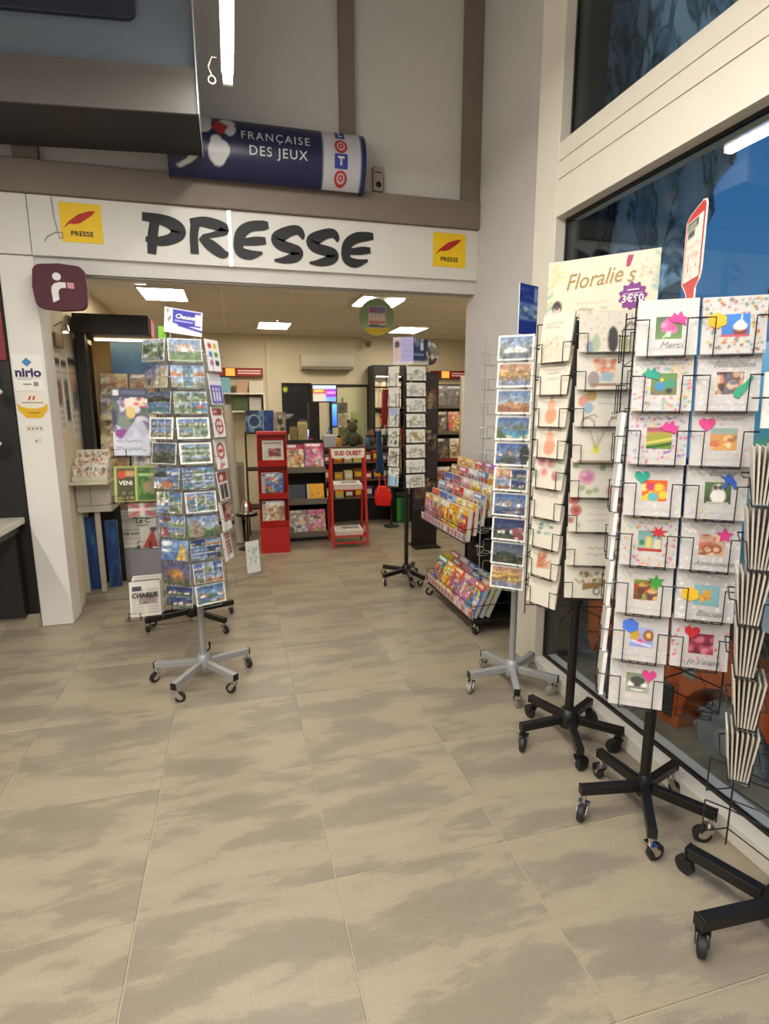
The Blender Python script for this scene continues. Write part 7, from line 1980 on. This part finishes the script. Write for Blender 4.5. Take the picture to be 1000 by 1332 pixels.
# shop ceiling lights and the hanging disc
for k, (x0, x1, y0, y1, lab) in enumerate(((0.35, 0.75, 6.96, 7.56, 'square lit ceiling panel over the left of the shop'), (2.06, 2.46, 6.96, 7.56, 'square lit ceiling panel over the right of the shop'), (1.17, 1.60, 5.10, 5.70, 'lit ceiling panel with two bright tubes behind the round hanging disc'), (-0.72, -0.32, 5.2, 5.8, 'lit ceiling panel above the canopied unit'), (3.0, 3.4, 5.10, 5.70, 'lit ceiling panel above the right magazine shelf'))):
    t = thing('ceiling_light', lab, 'lamp', ((x0 + x1) / 2, (y0 + y1) / 2, 2.4395), 0, 'shop ceiling lights')
    w, d = (x1 - x0) / 2, (y1 - y0) / 2
    MB().box(-w, w, -d, -d + .02, 0, 0.0215).box(-w, w, d - .02, d, 0, 0.0215).box(-w, -w + .02, -d + .02, d - .02, 0, 0.0215).box(w - .02, w, -d + .02, d - .02, 0, 0.0215).build('frame', M_white, t)
    glow = mat('lit_panel', 'fff3e0', 0.4, emit=SHOP_PANEL, var=0)
    if k == 2:
        MB().box(-w + .021, w - .021, -d + .021, d - .021, 0.012, 0.020).build('panel', M_white, t)
        for x_ in (-0.15, 0.15): MB().box(x_ - 0.05, x_ + 0.05, -0.2, 0.2, -0.004, 0.0115).build('diffuser', glow, t)
    else:
        MB().box(-w + .021, w - .021, -d + .021, d - .021, 0.004, 0.012).build('diffuser', glow, t)
dsc = thing('hanging_disc', 'round green hanging disc with lottery poster in the shop entrance', 'sign', (1.22, 4.80, 2.215))
MB().lathe([(0.150, -0.006), (0.153, 0), (0.150, 0.006)], 40, (0, 0, 0), 'y').build('disc', mat('disc_green', '8fa57c', 0.4), dsc, smooth=False)
poly = [(0.146 * math.cos(a), 0.146 * math.sin(a)) for a in [math.radians(215 + 110 * i / 16) for i in range(17)]]
MB().prism(poly, -0.0085, -0.0062).build('yellow_foot', mat('disc_yellow', 'c9ac2e', 0.45), dsc)
A = Art(18, 20, 'd4d2cc'); A.rect(.06, .66, .94, .96, '8a84a8'); A.rect(.1, .7, .5, .82, 'a85a6a'); A.rect(.06, .36, .94, .62, 'd8a8a0')
for q in range(5): A.rect(.1 + .17 * q, .38, .2 + .17 * q, .6, 'e8e4dc')
A.rect(.06, .2, .94, .34, 'c87a6a'); A.rect(.06, .04, .94, .12, '2f3348'); A.rect(.1, .14, .6, .18, '4a4a60')
link('poster', art_mesh('poster', 0.155, 0.175, 0.002, A), dsc, (0.0, -0.0095, -0.085))
for s in (-0.06, 0.06): MB().tube([(s, 0, 0.138), (s, 0, 0.2455)], 0.002, 5).build('wire', M_greywire, dsc)

# candy rack before the sales counter, jars and boxes on it
cr = thing('candy_rack', 'dark stepped candy rack in front of the sales counter', 'rack', (1.45, 6.86, 0))
MB().box(-0.52, -0.505, 0, 0.25, 0, 0.92).build('side_panel', M_dark, cr)
MB().box(0.505, 0.52, 0, 0.25, 0, 0.92).build('side_panel', M_dark, cr)
MB().box(-0.504, 0.504, 0.235, 0.25, 0, 0.92).build('back_panel', M_dark, cr)
hues = [['c8642a', 'orange'], ['7a4a2a', 'brown'], ['2f3a5a', 'navy'], ['b8a070', 'tan'], ['a83a2a', 'red'], ['4a6a3a', 'green'], ['d8c890', 'cream'], ['5a4a6a', 'plum']]
for k, z in enumerate((0.34, 0.56, 0.78)):
    MB().box(-0.504, 0.504, 0.02 + 0.03 * k, 0.234, z - 0.012, z).build('shelf', M_shelf, cr)
    for q in range(8):
        c, nm = hues[(q * 3 + k * 5) % 8]
        h_ = 0.10 + 0.02 * ((q + k) % 3)
        t = thing('sweet_box', '%s sweet box, %s from the left on the %s step of the candy rack' % (nm, (nth + ['seventh', 'eighth'])[q], ['low', 'middle', 'high'][k]), 'box', (1.45 - 0.44 + 0.125 * q, 6.90 + 0.03 * k, z + 0.0005), 0, 'sweet boxes on the candy rack')
        MB().box(-0.052, 0.052, 0, 0.10, 0, h_).build('body', mat('sweet_' + c, c, 0.5, var=0.3, scale=20), t, bv=0.003)
        MB().box(-0.040, 0.040, -0.002, 0, h_ * .3, h_ * .75).build('label_patch', M_paper if q % 2 else M_yellow, t)
for k, (x, c, nm) in enumerate(((1.315, 'b8863a', 'amber'), (0.95, '8a2f2a', 'dark red'), (1.695, '3f6a8a', 'blue'), (1.86, 'd8d0b8', 'milky white'), (2.04, '6a7a3a', 'olive'))):
    t = thing('candy_jar', '%s candy jar with a dark lid on the sales counter' % nm, 'jar', (x, 7.16, CT), 0, 'candy jars on the sales counter')
    MB().lathe([(0.028, 0), (0.035, 0.01), (0.035, 0.10), (0.025, 0.12)], 14).build('body', mat('jar_' + c, c, 0.2, var=0.3, scale=40), t, smooth=True)
    MB().lathe([(0.029, 0.1205), (0.029, 0.14), (0.02, 0.145)], 14).build('lid', M_dark, t)
ks = thing('keyring_stand', 'small rotating stand of black and white keyrings on the sales counter', 'stand', (2.02, 7.42, CT))
MB().tube([(0, 0, 0), (0, 0, 0.42)], 0.008, 8).build('pole', M_dark, ks)
MB().lathe([(0.06, 0), (0.06, 0.01), (0.01, 0.02)], 14).build('foot', M_dark, ks)
for k in range(3):
    MB().tube([(0.07 * math.cos(a), 0.07 * math.sin(a), 0.16 + 0.12 * k) for a in [2 * PI * i / 14 for i in range(14)]], 0.003, 5, True).build('ring', M_dark, ks)
    MB().tube([(-0.07, 0, 0.16 + 0.12 * k), (0.07, 0, 0.16 + 0.12 * k)], 0.003, 5).build('spoke', M_dark, ks)
    for q in range(6):
        a = 2 * PI * q / 6 + .3 * k
        MB().lathe([(0.004, -0.055), (0.018, -0.05), (0.02, -0.03), (0.014, -0.01), (0.003, 0.0)], 8, (0.072 * math.cos(a), 0.072 * math.sin(a), 0.158 + 0.12 * k)).build('keyring', [M_paper, M_black, mat('keyring_red', 'b03a34', 0.5)][(q + k) % 3], ks)
